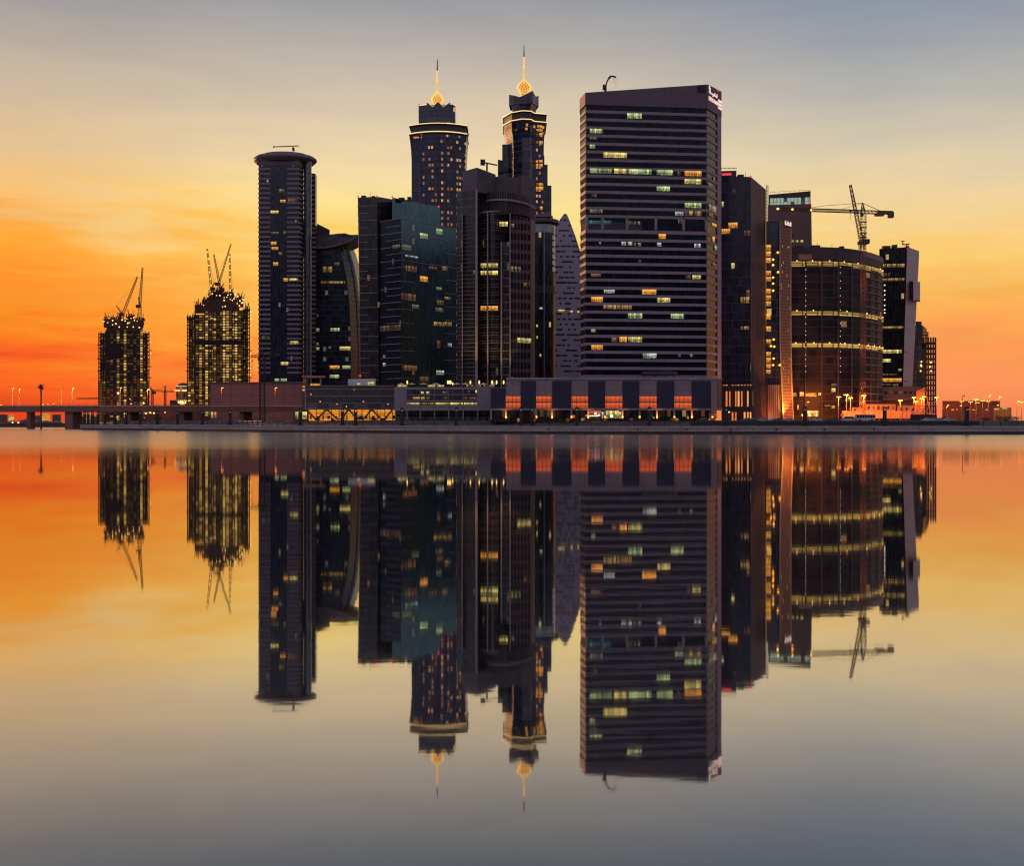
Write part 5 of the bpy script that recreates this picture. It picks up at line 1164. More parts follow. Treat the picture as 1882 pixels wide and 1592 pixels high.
Face(G(571, 606), G(590, 606)).pxbox(MB(), 571, 705, 590, 709.5, 0, 1).build('lit_room', LIT['o'], CN)
ST = thing('stair_tower', 'narrow stair tower with orange landings beside the pink mall wall', 'stair tower', (*G(558, 592), ZG))
mb = MB(); mb.hexa([G(554.5, 590), G(560.8, 590), G(560.8, 602), G(554.5, 602)], ZG, Z(704, 590), 0); mb.build('shaft', BR, ST)
lit(Face(G(554.5, 590), G(560.8, 590)), ST, [(556, 709.5, 560, 713, 'o'), (556, 715.5, 560, 719.5, 'o')], .1)
KS = thing('lit_kiosk', 'small yellow lit shop at the left end of the orange hall', 'kiosk', (*G(553, 575), ZG))
mb = MB(); mb.hexa([G(541, 575), G(566, 575), G(566, 585), G(541, 585)], ZG, Z(756, 575), 0); mb.build('body', BR, KS)
lit(Face(G(541, 575), G(566, 575)), KS, [(542.5, 757, 548.5, 770, 'y'), (556, 757, 564, 770, 'y')], .1)

# ------------------------------------------------------------------ mall block, bridge and what stands under it
D = 780
ML = thing('mall_block', 'plain pink brown windowless mall block behind the bridge', 'building', (*G(470, D + 10), ZG))
MP = panels('mall_panel', (0.26, 0.125, 0.115), 6.6, 7.0, 0.75, seam=0.35, var=0.1, seamcol=0.6)
mb = MB(); mb.hexa([G(386, D), G(557, D), G(557, D + 50), G(386, D + 50)], ZG - .2, [Z(704.5, D), Z(701.5, D), Z(701.5, D), Z(704.5, D)], 0, mt=1); mb.build('body', [MP, ROOFM], ML)
mb = MB(); mb.ring([G(386, D), G(557, D)], Z(704.2, D), Z(702.4, D), 0.4, 0, 0.5); mb.build('coping', BR, ML)
lit(Face(G(386, D), G(557, D)), ML, [(388, 757.5, 392, 768, 'y'), (394.5, 757.5, 397.5, 768, 'o')], .1)
LB = thing('low_block', 'low brown block under the bridge with small lit windows', 'building', (*G(330, 800), ZG))
mb = MB(); mb.hexa([G(244, 800), G(386, 797), G(386, 812), G(244, 812)], ZG - .2, [Z(748, 800), Z(746, 797), Z(746, 797), Z(748, 800)], 0); mb.build('body', plain('brown_wall', (0.075, 0.045, 0.04), 0.8), LB)
lit(Face(G(244, 800), G(386, 797)), LB, [(264, 758, 285, 761.5, 'k'), (377, 757, 382, 761, 'y'), (378, 762, 383, 765, 'y'), (383.5, 757, 386, 762, 'p'), (334, 762, 341, 766, 'd')], .15)
for x, y in ((268, 760), (276, 758.5), (283, 759.5), (214.5, 767), (265, 769.5), (304, 757.5), (303.5, 758)): MB().ball(P(x, y, 799 if x > 250 else 760), 0.5, 6).build('wall_lamp', BULB_Y, LB)
BG = thing('road_bridge', 'long low road bridge deck crossing behind the left promenade', 'bridge', (*G(250, 800), 0))
DECK = plain('glow_tinted_concrete', (0.17, 0.075, 0.055), 0.8, var=0.2, scale=0.06)  # lamp and sunset glow on the concrete put into its red tint
ba, bb = G(-330, 905), G(559.5, 715)
fb = Face(ba, bb)
zA0, zA1, zB0, zB1 = Z(757.5, 905), Z(745, 905), Z(757, 715), Z(744.8, 715)
def slope_box(mb, f, u0, u1, zl0, zl1, zr0, zr1, o0, o1, mi=0):
    q = [f.at(u0, zl0, o1), f.at(u1, zr0, o1), f.at(u1, zr1, o1), f.at(u0, zl1, o1)]; r = [f.at(u0, zl0, o0), f.at(u1, zr0, o0), f.at(u1, zr1, o0), f.at(u0, zl1, o0)]
    uv = [(u0, zl0), (u1, zr0), (u1, zr1), (u0, zl1)]
    mb.poly(q, uv, mi); mb.poly(r[::-1], uv, mi); mb.poly([q[3], q[2], r[2], r[3]], None, mi); mb.poly([r[0], r[1], q[1], q[0]], None, mi); mb.poly([r[0], q[0], q[3], r[3]], None, mi); mb.poly([q[1], r[1], r[2], q[2]], None, mi)
mb = MB(); slope_box(mb, fb, 0, fb.L, zA0, zA1 - 1.1, zB0, zB1 - .9, -12, 0); mb.build('deck', DECK, BG)
mb = MB(); slope_box(mb, fb, 0, fb.L, zA1 - 1.1, zA1 - .1, zB1 - .9, zB1 - .1, -0.35, 0.25); mb.build('parapet', plain('glow_tinted_parapet', (0.48, 0.20, 0.10), 0.7), BG)  # orange lamp-lit edge put into the parapet's own colour
mb = MB(); slope_box(mb, fb, 0, fb.L, zA1 + .55, zA1 + .7, zB1 + .45, zB1 + .6, -0.1, 0.05)
mb.build('handrail', CHROME, BG)
for i in range(60):
    t = (i + .5) / 60; z_ = zA1 + (zB1 - zA1) * t
    mb = MB(); fb.box(mb, fb.L * t - .1, fb.L * t + .1, z_ - .15, z_ + .58, -0.12, 0.04); mb.build('rail_post', DARKMET, BG)
for px in (48, 122, 232, 330, 440, 540):
    u_, _ = fb.uz(px, 757); t = u_ / fb.L; w_ = 3.4 if px == 122 else 1.6
    mb = MB(); zz = zA0 + (zB0 - zA0) * t; fb.box(mb, u_ - w_, u_ + w_, -1 if px < 150 else ZG - 1.2, zz + .01, -10 if px > 100 else -6, -2); mb.build('bridge_pier', DECK, BG)
def street_lamp(px, yt, D, lab, zb=ZG, double=False, col='o', watts=0, group='street lamps', arm=1.0, r=0.42):
    x = X(px, D); zt = Z(yt, D)
    t = thing('street_lamp', lab, 'street lamp', (x, D, zb), group)
    mb = MB(); mb.lathe(x, D, [(0.17, zb), (0.10, zt)], 6); mb.build('pole', POLEM, t)
    sides = (-1, 1) if double else (1,)
    for s_ in sides:
        am = MB().bar((x, D, zt - .15), (x + s_ * arm, D - .2, zt + .1), 0.12).build('arm', POLEM, t)
        mb = MB(); mb.lathe(x + s_ * arm, D - .2, [(r * .6, zt - .22), (r, zt), (r * .5, zt + .22)], 8, 0, 1.25, .8); mb.build('lamp_head', {'o': BULB_O, 'y': BULB_Y, 'w': BULB_W, 'n': POLEM, 'd': BULB_DIM}[col], am)
    if watts: point((x + (0 if double else arm), D - 1.6, zt - .5), watts, (1.0, 0.22, 0.025), t, aim=(0, .55, -.8) if group.endswith('bridge') else (0, .8, -.5), cone=150)
    return t
POLEM = plain('lamp_pole', (0.20, 0.13, 0.10), 0.5, metal=0.3)
BULB_DIM = glow('bulb_dim', (1.0, 0.55, 0.25), 1.6)
def zdeck(D): return zA1 + (zB1 - zA1) * (905 - D) / 190 - 1
for px, yt, lab, c_, w_ in ((23.5, 713, 'bridge lamp farthest left, tall and slim against the orange sky', 'd', 9000), (35.5, 715, 'slightly shorter bridge lamp just left of the palm', 'd', 9000), (113, 712.5, 'dark bridge lamp right of the palm', 'n', 0),
                       (133, 714, 'bright bridge lamp between the palm and the left unfinished tower', 'y', 14000), (221, 713, 'orange bridge lamp in front of the left unfinished tower', 'o', 5000), (271, 716, 'bridge lamp at the right edge of the left unfinished tower', 'y', 14000),
                       (407, 713, 'red orange bridge lamp against the left part of the pink mall wall', 'o', 5000), (505.5, 713, 'orange bridge lamp on the mall wall right of the lattice crane', 'o', 5000)):
    Dl_ = 905 - 190 * (px + 330) / 889.5 - 0.6
    street_lamp(px, yt, Dl_, lab, zdeck(Dl_), False, c_, w_, 'street lamps on the bridge', 0.6, .62 if c_ in 'oy' else .4)
for x in (2, 79, 88, 98.5, 236.5, 264, 10):
    pass
BL = [(2, 745, 'lone glowing bollard light at the left picture edge of the bridge'), (79, 743.5, 'bridge bollard light just right of the palm trunk'), (88, 743, 'second bridge bollard light right of the palm'), (98.5, 742.5, 'third bridge bollard light right of the palm'), (264, 741, 'bright bollard light below the right corner of the left unfinished tower'), (241, 742.5, 'bollard light below the middle of the left unfinished tower')]
for px, y, lab in BL:
    Db = 905 - 190 * (px + 330) / 889.5 - .5; t = thing('bollard_light', lab, 'bollard light', (X(px, Db), Db, zdeck(Db)), 'small lights along the bridge rail')
    MB().bar((X(px, Db), Db, zdeck(Db)), (X(px, Db), Db, Z(y + 1, Db)), 0.14).build('post', DARKMET, t); MB().ball(P(px, y, Db), 0.55 if px in (2, 264) else 0.4, 8).build('bulb', BULB_Y if px in (264, 241) else BULB_O, t)

# palm
Dp = 780
PT = thing('palm_tree', 'lone tall palm silhouetted against the orange sky on the left', 'palm tree', (X(75.5, Dp), Dp, 0.3))
mb = MB(); mb.lathe(X(75.5, Dp), Dp, [(0.62, -0.5), (0.42, Z(740, Dp)), (0.5, Z(718, Dp)), (0.7, Z(713, Dp)), (0.4, Z(709, Dp))], 9); mb.build('trunk', plain('palm_trunk', (0.05, 0.035, 0.025), 0.9), PT)
mb = MB(); top = P(75.5, 711, Dp)
for k_ in range(46):
    a_ = R.uniform(0, 2 * math.pi); el = R.uniform(-0.35, 1.45); L_ = R.uniform(2.0, 3.1); pr = None
    for i in range(6):
        t = i / 5; e_ = el - t * t * 0.55
        p = top + Vector((math.cos(a_) * math.cos(e_), math.sin(a_) * math.cos(e_), math.sin(e_))) * (L_ * t)
        w_ = Vector((-math.sin(a_), math.cos(a_), 0.25)) * (0.30 * math.sin(math.pi * min(1, t * .85 + .12)))
        if pr: mb.poly([pr[0] - pr[1], pr[0] + pr[1], p + w_, p - w_])
        pr = (p, w_)
mb.build('crown', plain('palm_leaf', (0.035, 0.04, 0.015), 0.7), PT)

# tents and clutter on the far bank under the bridge
CANV = plain('tent_canvas', (0.16, 0.10, 0.08), 0.8)
for px, w, h, lab, lt in ((20, 15, 5, 'small pale tent on the far bank with a glow at its right', True), (50, 34, 9, 'large dark mound-like tent on the far bank below the bridge', False), (32, 10, 4, 'smallest lit white tent before the large dark tent', True), (82, 20, 5, 'flat pale tent on the far bank right of the palm trunk', False), (100, 18, 4.5, 'low tent by the wide bridge pier', False)):
    Dt = 1012; x = X(px, Dt); s_ = Dt / F; t = thing('tent', lab, 'tent', (x, Dt, 3.0), 'tents on the far bank'); hw_ = w * s_ / 2; hh_ = h * s_
    mb = MB(); mb.hexa([(x - hw_, Dt), (x + hw_, Dt), (x + hw_, Dt + 7), (x - hw_, Dt + 7)], 3.0, 3.0 + hh_ * .45, 0)
    ap = (x, Dt + 3.5, 3.0 + hh_ * 1.15); c_ = [(x - hw_ * 1.08, Dt - .3, 3 + hh_ * .45), (x + hw_ * 1.08, Dt - .3, 3 + hh_ * .45), (x + hw_ * 1.08, Dt + 7.3, 3 + hh_ * .45), (x - hw_ * 1.08, Dt + 7.3, 3 + hh_ * .45)]
    for i in range(4): mb.poly([c_[i], c_[(i + 1) % 4], ap])
    mb.build('canvas', CANV, t)
    if lt: MB().ball((x + hw_ * .5, Dt - .8, 3.0 + hh_ * .4), 0.7, 8).build('lamp', BULB_Y, t)
FBK = thing('far_sheds', 'row of low lit sheds along the far bank behind the tents', 'sheds', (X(60, 1100), 1100, 3.5))
for x0, x1, y0, kd in ((-60, 14, 762, None), (16, 25, 763, 'y'), (60, 74, 764, None), (76, 92, 760, 'o'), (96, 112, 762, None), (138, 146, 759, 'o'), (158, 166, 759, 'y'), (133, 180, 765, None)):
    mb = MB(); mb.hexa([G(x0, 1100), G(x1, 1100), G(x1, 1115), G(x0, 1115)], 3.0, Z(y0, 1100), 0); mb.build('shed' if not kd else 'lit_shed', LIT[kd] if kd else CANV, FBK)

# domed building and small cranes on the skyline
D = 1060
DM = thing('domed_building', 'small domed building with golden lit cornices behind the bridge', 'building', (*G(333, D), 4))
GS = plain('gold_stone', (0.28, 0.17, 0.08), 0.7); k_ = D / F; x = X(333, D)
mb = MB(); mb.lathe(x, D + 6, [(13 * k_, 4), (13 * k_, Z(710, D))], 12); mb.build('drum', GS, DM)
mb = MB(); mb.lathe(x, D + 6, [(11 * k_, Z(710, D)), (9.5 * k_, Z(707, D)), (6 * k_, Z(704.5, D)), (5 * k_, Z(703, D))], 20); mb.build('dome', plain('dome_dark', (0.05, 0.035, 0.025), 0.5), DM)
mb = MB(); mb.lathe(x, D + 6, [(11.6 * k_, Z(711, D)), (11.6 * k_, Z(709.3, D))], 20); mb.lathe(x, D + 6, [(5.2 * k_, Z(704.2, D)), (5.2 * k_, Z(703, D))], 14); mb.build('lit_cornice', EDGE, DM)
for x0, x1 in ((322.5, 331), (336, 345)): Face(G(x0, D - 1), G(x1, D - 1)).pxbox(MB(), x0, 717.2, x1, 718.8, 0, 3).build('lit_band', EDGE, DM)
for xx in (326, 339, 343.5): Face(G(xx - 1.5, D - .5), G(xx + 1.5, D - .5)).pxbox(MB(), xx - 1.2, 722, xx + 1.2, 729, 0, .5).build('niche', qd, DM)
point(P(333, 741, D - 16), 16000, (1, .55, .15), DM, aim=(0, .85, .5), cone=110)
mb = MB(); mb.hexa([G(312, D - 12), G(386, D - 12), G(386, D), G(312, D)], 4, Z(736, D), 0); mb.build('arcade', plain('arcade_brown', (0.06, 0.04, 0.03), 0.8), DM)
for i in range(13): MB().ball(P(328 + i * 4.3, 740 + R.uniform(-.8, .6), D - 13), 0.55, 6).build('arcade_lamp', BULB_Y if i % 3 else BULB_W, DM)
def tower_crane(label, D, x, yb, yt, jib, cj, apex, w=1.6, ch=0.2, m=None, zb=ZG, jw=1.2):
    m = m or STEEL
    t = thing('tower_crane', label, 'crane', (X(x, D), D, zb))
    mb = MB(); mb.lattice((X(x, D), D, zb), P(x, yt, D), w, ch); mb.build('mast', m, t)
    mb = MB(); mb.lattice(P(x, yt, D), P(*jib, D), jw, ch * .8); mb.build('jib', m, t)
    mb = MB(); mb.lattice(P(x, yt, D), P(*cj, D), jw, ch * .8); mb.build('counter_jib', m, t)
    mb = MB(); mb.lattice(P(x, yt, D), P(x, apex, D), w * .7, ch, w2=.3); mb.build('tower_head', m, t)
    mb = MB(); a_ = P(x, apex, D)
    for q in (.45, .8): mb.bar(a_, P(x + (jib[0] - x) * q, yt + (jib[1] - yt) * q - 1, D), ch * .5)
    mb.bar(a_, P(x + (cj[0] - x) * .85, cj[1] - 1, D), ch * .5); mb.build('pendant_line', m, t)
    return t
def luff_crane(label, D, foot, tip, aft, zb, w=1.3, ch=0.2, bulbs=0, m=None, mast=None, cw=None, group=None):
    m = m or STEEL
    t = thing('luffing_crane', label, 'crane', (X(foot[0], D), D, zb), group)
    mb = MB(); mb.lattice((X(foot[0], D), D, zb - 1), P(foot[0], foot[1], D), w * 1.3, ch); mb.build('mast', m, t)
    mb = MB(); mb.lattice(P(*foot, D), P(*tip, D), w, ch, w2=w * .5); bo = mb.build('boom', m, t)
    mb = MB(); mb.lattice(P(*foot, D), P(*aft, D), w * .7, ch, w2=.3); mb.bar(P(*aft, D), P(foot[0] + (tip[0] - foot[0]) * .8, foot[1] + (tip[1] - foot[1]) * .8, D), ch * .45); mb.build('a_frame', m, t)
    mb = MB(); q = P(foot[0] + (1 if aft[0] > foot[0] else -1) * 3.0, foot[1], D); mb.box(q.x - 1.3, q.x + 1.3, D - 1.2, D + 1.2, q.z - 1.0, q.z + 1.0); mb.bar(q, P(*foot, D), .8); mb.build('machine_deck', DARKMET, t)
    for i in range(bulbs):
        f_ = (i + .5) / bulbs; MB().ball(P(foot[0] + (tip[0] - foot[0]) * f_, foot[1] + (tip[1] - foot[1]) * f_, D - .8), 0.42, 6).build('boom_light', BULB_Y, bo)
    return t
tower_crane('small distant tower crane with a level jib between the unfinished towers', 1000, 303.5, 745, 719.5, (283, 718), (320, 720), 709, 1.3, .3)
luff_crane('small distant luffing crane beside the left unfinished tower', 1000, (280.2, 722), (277, 712), (282.5, 716), 4, 1.0, .3)
tower_crane('distant crane with only its long jib showing left of the left unfinished tower', 1050, 190, 745, 733, (141, 733), (200, 733), 730, 1.2, .3)
t = tower_crane('dark lattice tower crane standing on the promenade before the pink mall wall', 570, 482, 785, 655.5, (462, 655), (513, 653.5), 647, 2.2, .28, plain('dark_crane', (0.03, 0.016, 0.012), .7), 4.6, 1.0)
mb = MB(); mb.box(X(505, 570), X(513, 570), 569, 571, Z(655.5, 570), Z(649.5, 570)); mb.build('counterweight', DARKMET, t)
mb = MB(); mb.box(X(474.5, 570), X(479.5, 570), 569, 571, Z(663.5, 570), Z(657, 570)); mb.build('cab', DARKMET, t)
mb = MB(); mb.bar(P(463.5, 655, 570), P(463.5, 690, 570), .1); mb.bar(P(463.5, 662, 570), P(463.5, 664.5, 570), .5); mb.build('hook_line', DARKMET, t)

# ------------------------------------------------------------------ the two unfinished towers on the left
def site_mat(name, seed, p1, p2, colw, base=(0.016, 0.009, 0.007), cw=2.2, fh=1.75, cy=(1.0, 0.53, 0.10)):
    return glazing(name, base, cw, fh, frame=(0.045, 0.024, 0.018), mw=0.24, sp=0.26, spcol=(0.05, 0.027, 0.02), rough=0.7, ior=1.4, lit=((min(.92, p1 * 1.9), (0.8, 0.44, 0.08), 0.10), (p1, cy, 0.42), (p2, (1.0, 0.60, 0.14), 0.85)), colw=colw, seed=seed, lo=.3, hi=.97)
RAWD = plain('dark_raw_concrete', (0.065, 0.030, 0.021), 0.85, var=0.3)  # warm lift in the colour stands in for haze over the towers
BULB_DIMY = glow('bulb_dim_yellow', (0.9, 0.42, 0.08), 0.8)
def site_tower(label, D, blocks, crown, wings, seed, p1, p2, bulbs, group):
    x0 = min(b[0] for b in blocks); x1 = max(b[1] for b in blocks)
    t = thing('unfinished_tower', label, 'tower', (*G((x0 + x1) / 2, D + 8), ZG), group)
    for i, (a_, b_, yt, dd, pm) in enumerate(blocks):
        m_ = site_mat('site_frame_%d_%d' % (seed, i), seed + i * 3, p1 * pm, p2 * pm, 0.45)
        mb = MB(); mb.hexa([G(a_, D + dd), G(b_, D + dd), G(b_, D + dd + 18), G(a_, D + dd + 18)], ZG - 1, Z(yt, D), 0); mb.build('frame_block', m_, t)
        f_ = Face(G(a_, D + dd), G(b_, D + dd)); n_ = int((Z(yt, D) - 8) / 3.5)
        mb = MB()
        for q in range(n_): f_.box(mb, -.25, f_.L + .25, Z(yt, D) - q * 3.5 - .32, Z(yt, D) - q * 3.5, -1, .3)
        for q in range(int(f_.L / 3.3) + 1): f_.box(mb, q * 3.3 - .2, q * 3.3 + .2, ZG, Z(yt, D), -.1, .22)
        mb.build('slab_grid', RAWD, t)
    for (a_, b_, yt, yb, dd) in wings:
        za, zz = Z(yb, D), Z(yt, D); n_ = int((zz - za) / 2.3)
        for q in range(n_ + 1):
            mb = MB(); zq_ = za + (zz - za) * q / n_; mb.hexa([G(a_, D + dd), G(b_, D + dd), G(b_, D + dd + 7), G(a_, D + dd + 7)], zq_ - .38, zq_, 0); mb.build('floor_slab', RAWD, t)
            if q < n_:
                for u in range(3):
                    if R.random() < .55: MB().ball((X(a_ + (b_ - a_) * (u + R.uniform(.3, .7)) / 3, D), D + dd + 3, zq_ + 1.45), R.uniform(.25, .42), 6).build('work_light', BULB_Y if R.random() < .6 else BULB_DIMY, t)
        for u in range(4):
            for d2 in (.3, 6.6):
                xx = X(a_ + .6 + (b_ - a_ - 1.2) * u / 3, D + dd + d2); MB().bar((xx, D + dd + d2, za), (xx, D + dd + d2, zz + (1.2 if u % 2 else .4)), .55).build('column', RAWD, t)
    for (a_, b_, ya, yb, dd) in crown:
        mb = MB(); mb.hexa([G(a_, D + dd), G(b_, D + dd), G(b_ - .6, D + dd + 12), G(a_ + .6, D + dd + 12)], Z(yb, D), Z(ya, D) , 0, pts1=[G(a_ - .5, D + dd - .5), G(b_ + .5, D + dd - .5), G(b_, D + dd + 12), G(a_, D + dd + 12)]); mb.build('formwork', RAWD, t)
        f_ = Face(G(a_, D + dd), G(b_, D + dd)); mb = MB()
        for q in range(int((b_ - a_) / 1.1)):
            u_ = f_.L * R.random(); mb_h = R.choice((.8, 1.4, 2.0, 2.6, 4.2)); mb.bar(f_.at(u_, Z(ya, D) - .3, -R.uniform(0, 3)), f_.at(u_ + R.uniform(-.6, .6), Z(ya, D) + mb_h, -R.uniform(0, 3)), R.uniform(.18, .5))
        mb.bar(f_.at(0, Z(ya, D) + .9, -.3), f_.at(f_.L, Z(ya, D) + .9, -.3), .2)
        mb.build('starter_bars', RAWD, t)
    for x, y in bulbs: MB().ball(P(x, y, D - 1.6), R.uniform(.28, .5), 6).build('work_light', BULB_Y, t)
    for side, ys in ((x0, (0.12, .33, .52)), (x1, (.2, .45, .62))):
        for q in ys:
            zz = Z(740, D) + (Z(620, D) - Z(740, D)) * (1 - q); MB().bar((X(side, D) - 1.2, D + 1, zz), (X(side, D) + 1.2, D + 1, zz), .5).build('outrigger', RAWD, t)
    return t
D = 822
c1b = [(199, 206), (202, 596), (206, 594), (196, 601)]
b1 = [(191, 591), (198, 593), (207, 589), (213, 595), (219, 601), (224, 588), (230, 590), (235, 594), (234, 601), (241, 585), (245, 601), (247, 589), (252, 590), (256, 602), (238, 593), (229, 585), (200, 585), (246, 584), (233, 586), (207, 597), (216, 723), (218, 723.5), (239, 734)]
site_tower('left unfinished tower, shorter and darker with two luffing cranes', D, [(181, 195, 700, 3, .8), (184.5, 196, 614, 5, .8), (195, 226, 606, 0, .5), (226, 262, 606, 1, .6), (262, 274.5, 700, 3, .55), (262, 271.5, 614, 5, .6)],
           [(190.5, 225, 586, 600, 0), (225, 264, 588, 600, 1), (196, 226, 598, 607, 1), (226, 262, 599, 607, 1), (236, 246, 580, 588, 2)], [(181, 194, 612, 700, 2.5), (263, 274.5, 612, 700, 2.5)], 50, .56, .36, b1, 'unfinished towers')
MATN = plain('net_and_unlit_band', (0.022, 0.010, 0.012), 0.9)
ut = [o for o in C.objects if o.name.startswith('unfinished_tower')][-1]
Face(G(196, D - .6), G(222, D - .6)).pxbox(MB(), 196, 631, 222, 660, 0, .4).build('net_and_unlit_band', MATN, ut)
luff_crane('left luffing crane leaning right on the shorter unfinished tower', D, (225.5, 578), (252.5, 509), (214, 562), Z(588, D), 1.4, .17)
luff_crane('nearly upright luffing crane with a light at its tip on the shorter unfinished tower', D, (257, 563), (262, 492), (254.5, 546), Z(590, D), 1.4, .17)
mb = MB()
b2_ = [(382, 545), (390, 540), (398, 543), (404, 543), (412, 547), (417, 546), (423, 550), (427, 552), (430, 549), (436, 558), (441, 553), (445, 549), (444, 557), (409, 564), (414, 563), (440, 562), (446, 556), (389.5, 585), (424, 541), (419, 542), (432, 541), (374, 561), (437, 545), (447, 551), (412, 552)]
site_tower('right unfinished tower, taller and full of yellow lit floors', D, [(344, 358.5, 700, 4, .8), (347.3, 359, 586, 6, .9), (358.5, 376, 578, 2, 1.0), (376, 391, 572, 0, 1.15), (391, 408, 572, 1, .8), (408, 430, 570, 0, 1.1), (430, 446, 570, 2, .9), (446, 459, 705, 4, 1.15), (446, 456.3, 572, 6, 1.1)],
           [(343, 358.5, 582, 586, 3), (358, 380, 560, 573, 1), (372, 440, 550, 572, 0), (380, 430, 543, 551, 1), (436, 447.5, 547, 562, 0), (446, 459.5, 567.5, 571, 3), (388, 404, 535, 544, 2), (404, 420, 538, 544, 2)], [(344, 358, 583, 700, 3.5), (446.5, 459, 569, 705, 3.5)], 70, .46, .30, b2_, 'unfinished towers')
ut2 = [o for o in C.objects if o.name.startswith('unfinished_tower')][-1]
for y0, y1 in ((624.5, 634),): Face(G(359, D - .6), G(446, D - .6)).pxbox(MB(), 359, y0, 446, y1, 0, .4).build('net_and_unlit_band', MATN, ut2)  # dark sheet standing for a band of unlit floors
luff_crane('leftmost light-strung luffing crane on the taller unfinished tower', D, (388.5, 531), (380.8, 457), (394, 520), Z(545, D), 1.3, .17, 6)
luff_crane('unlit luffing crane leaning slightly left on the taller unfinished tower', D, (405.5, 532), (393, 468), (411, 521), Z(545, D), 1.3, .17)
luff_crane('thin luffing crane leaning right and highest on the taller unfinished tower', D, (402, 522), (424.3, 448.5), (392, 520), Z(540, D), 1.0, .15)
luff_crane('upright light-strung luffing crane on the right of the taller unfinished tower', D, (423.3, 540), (422, 466), (429, 530), Z(550, D), 1.3, .17, 6)

# ------------------------------------------------------------------ cranes before the curved concrete block
D = 560
CR = thing('tower_crane', 'large hammerhead tower crane rising before the curved concrete block', 'crane', (X(1585.5, D), D, ZG))
ORS = plain('orange_lit_steel', (0.20, 0.075, 0.04), 0.55, var=0.2)  # orange light on the mast put into the steel colour
mb = MB(); mb.lattice((X(1585, D), D, ZG), P(1587, 392, D), 1.9, .17); mb.build('mast', ORS, CR)
mb = MB(); mb.lattice(P(1587, 389, D), P(1430, 384, D), 1.3, .2, 60); mb.build('jib', STEEL, CR)
mb = MB(); mb.lattice(P(1587, 389.5, D), P(1640, 391, D), 1.3, .24); mb.build('counter_jib', STEEL, CR)
mb = MB(); mb.lattice(P(1586.5, 390, D), P(1585, 373, D), 1.6, .26, w2=.3); mb.build('tower_head', STEEL, CR)
mb = MB(); mb.bar(P(1585, 373, D), P(1519, 377.5, D), .16); mb.bar(P(1519, 377.5, D), P(1480, 383, D), .16); mb.bar(P(1585, 373, D), P(1545, 385, D), .14); mb.bar(P(1585, 373, D), P(1620, 388.5, D), .22); mb.build('pendant_line', STEEL, CR)
mb = MB(); mb.box(X(1632.6, D), X(1641.6, D), D - 1.3, D + 1.3, Z(400, D), Z(389.5, D)); mb.box(X(1608, D), X(1624, D), D - 1, D + 1, Z(397, D), Z(393, D)); mb.box(X(1613, D), X(1633, D), D - .8, D + .8, Z(393.1, D), Z(389, D)); mb.build('counterweight', STEEL, CR)
mb = MB(); mb.box(X(1581, D), X(1585.3, D), D - 1.6, D + .2, Z(398, D), Z(392, D)); mb.build('cab', DARKMET, CR)
mb = MB(); mb.bar(P(1563, 388, D), P(1563, 403, D), .12); mb.bar(P(1561.5, 387.6, D), P(1564.5, 387.6, D), .7); mb.build('hook_line', DARKMET, CR)
for y in (408, 418, 428, 436): MB().bar(P(1581, y, D), P(1593, y, D), .5).build('climbing_collar', STEEL, CR)
for x, y in ((1430, 383.5), (1456.5, 384.6), (1491, 386)): MB().ball(P(x, y, D - 1), .5, 8).build('jib_light', BULB_Y, CR)
D2 = 572
lc = luff_crane('luffing crane with a steep left-leaning boom behind the hammerhead crane', D2, (1584, 446), (1562.8, 340), (1590, 428), Z(456, D2), 1.7, .22)
mb = MB(); mb.box(X(1589, D2), X(1597, D2), D2 - 1.5, D2 + 1.5, Z(448, D2), Z(440, D2)); mb.box(X(1577.5, D2), X(1583, D2), D2 - 1.5, D2 + 1.5, Z(449.5, D2), Z(443.5, D2)); mb.bar(P(1583, 446, D2), P(1590, 445, D2), 1.2); mb.build('counterweight', DARKMET, lc)
for y in (520, 640): point(P(1586, y, D - 7), 1600, (1.0, 0.26, 0.07), CR, aim=(0, 1, 0.2), cone=150)  # spots added in front of the mast to light it orange

# ------------------------------------------------------------------ building yard at the right, glowing under sodium lamps
HO = plain('orange_lit_hoarding', (0.36, 0.19, 0.10), 0.7, var=0.15, scale=.4)  # orange of the sodium lamps put into the pale boards' colour
YC = plain('yard_concrete', (0.30, 0.20, 0.15), 0.8, var=.25)
D = 572
HB = thing('hoarding', 'long pale hoarding wall glowing orange behind the parked bus', 'hoarding', (*G(1610, D), ZG))
for i in range(13):
    x0 = 1548 + i * 9.8; f_ = Face(G(x0 + .3, D), G(x0 + 9.5, D)); f_.pxbox(MB(), x0 + .3, 755.5 + R.uniform(-.5, .5), x0 + 9.5, 769, -.25, 0).build('hoarding_panel', HO, HB)
for i in range(14): MB().bar((X(1548 + i * 9.8, D), D + .3, ZG), (X(1548 + i * 9.8, D), D + .3, Z(754.8, D)), .3).build('post', STEEL, HB)
D = 581
def cabin(x0, x1, y0, y1, lab, kd='d', Dc=D):
    t = thing('site_cabin', lab, 'site cabin', (*G((x0 + x1) / 2, Dc), ZG), 'site cabins in the building yard')
    f_ = Face(G(x0, Dc), G(x1, Dc)); mb = MB(); f_.pxbox(mb, x0, y0, x1, 770, -6, 0); mb.build('body', YC, t)
    mb = MB(); f_.pxbox(mb, x0 - .8, y0 - .9, x1 + .8, y0 + .3, -6.4, .4); mb.build('roof', STEEL, t)
    n_ = max(1, int((x1 - x0) / 9))
    for i in range(n_): xa = x0 + (x1 - x0) * (i + .3) / n_; f_.pxbox(MB(), xa, y0 + (y1 - y0) * .3, xa + 3.6, y0 + (y1 - y0) * .8, 0, .08).build('window', LIT[kd] if i % 2 else qd, t)
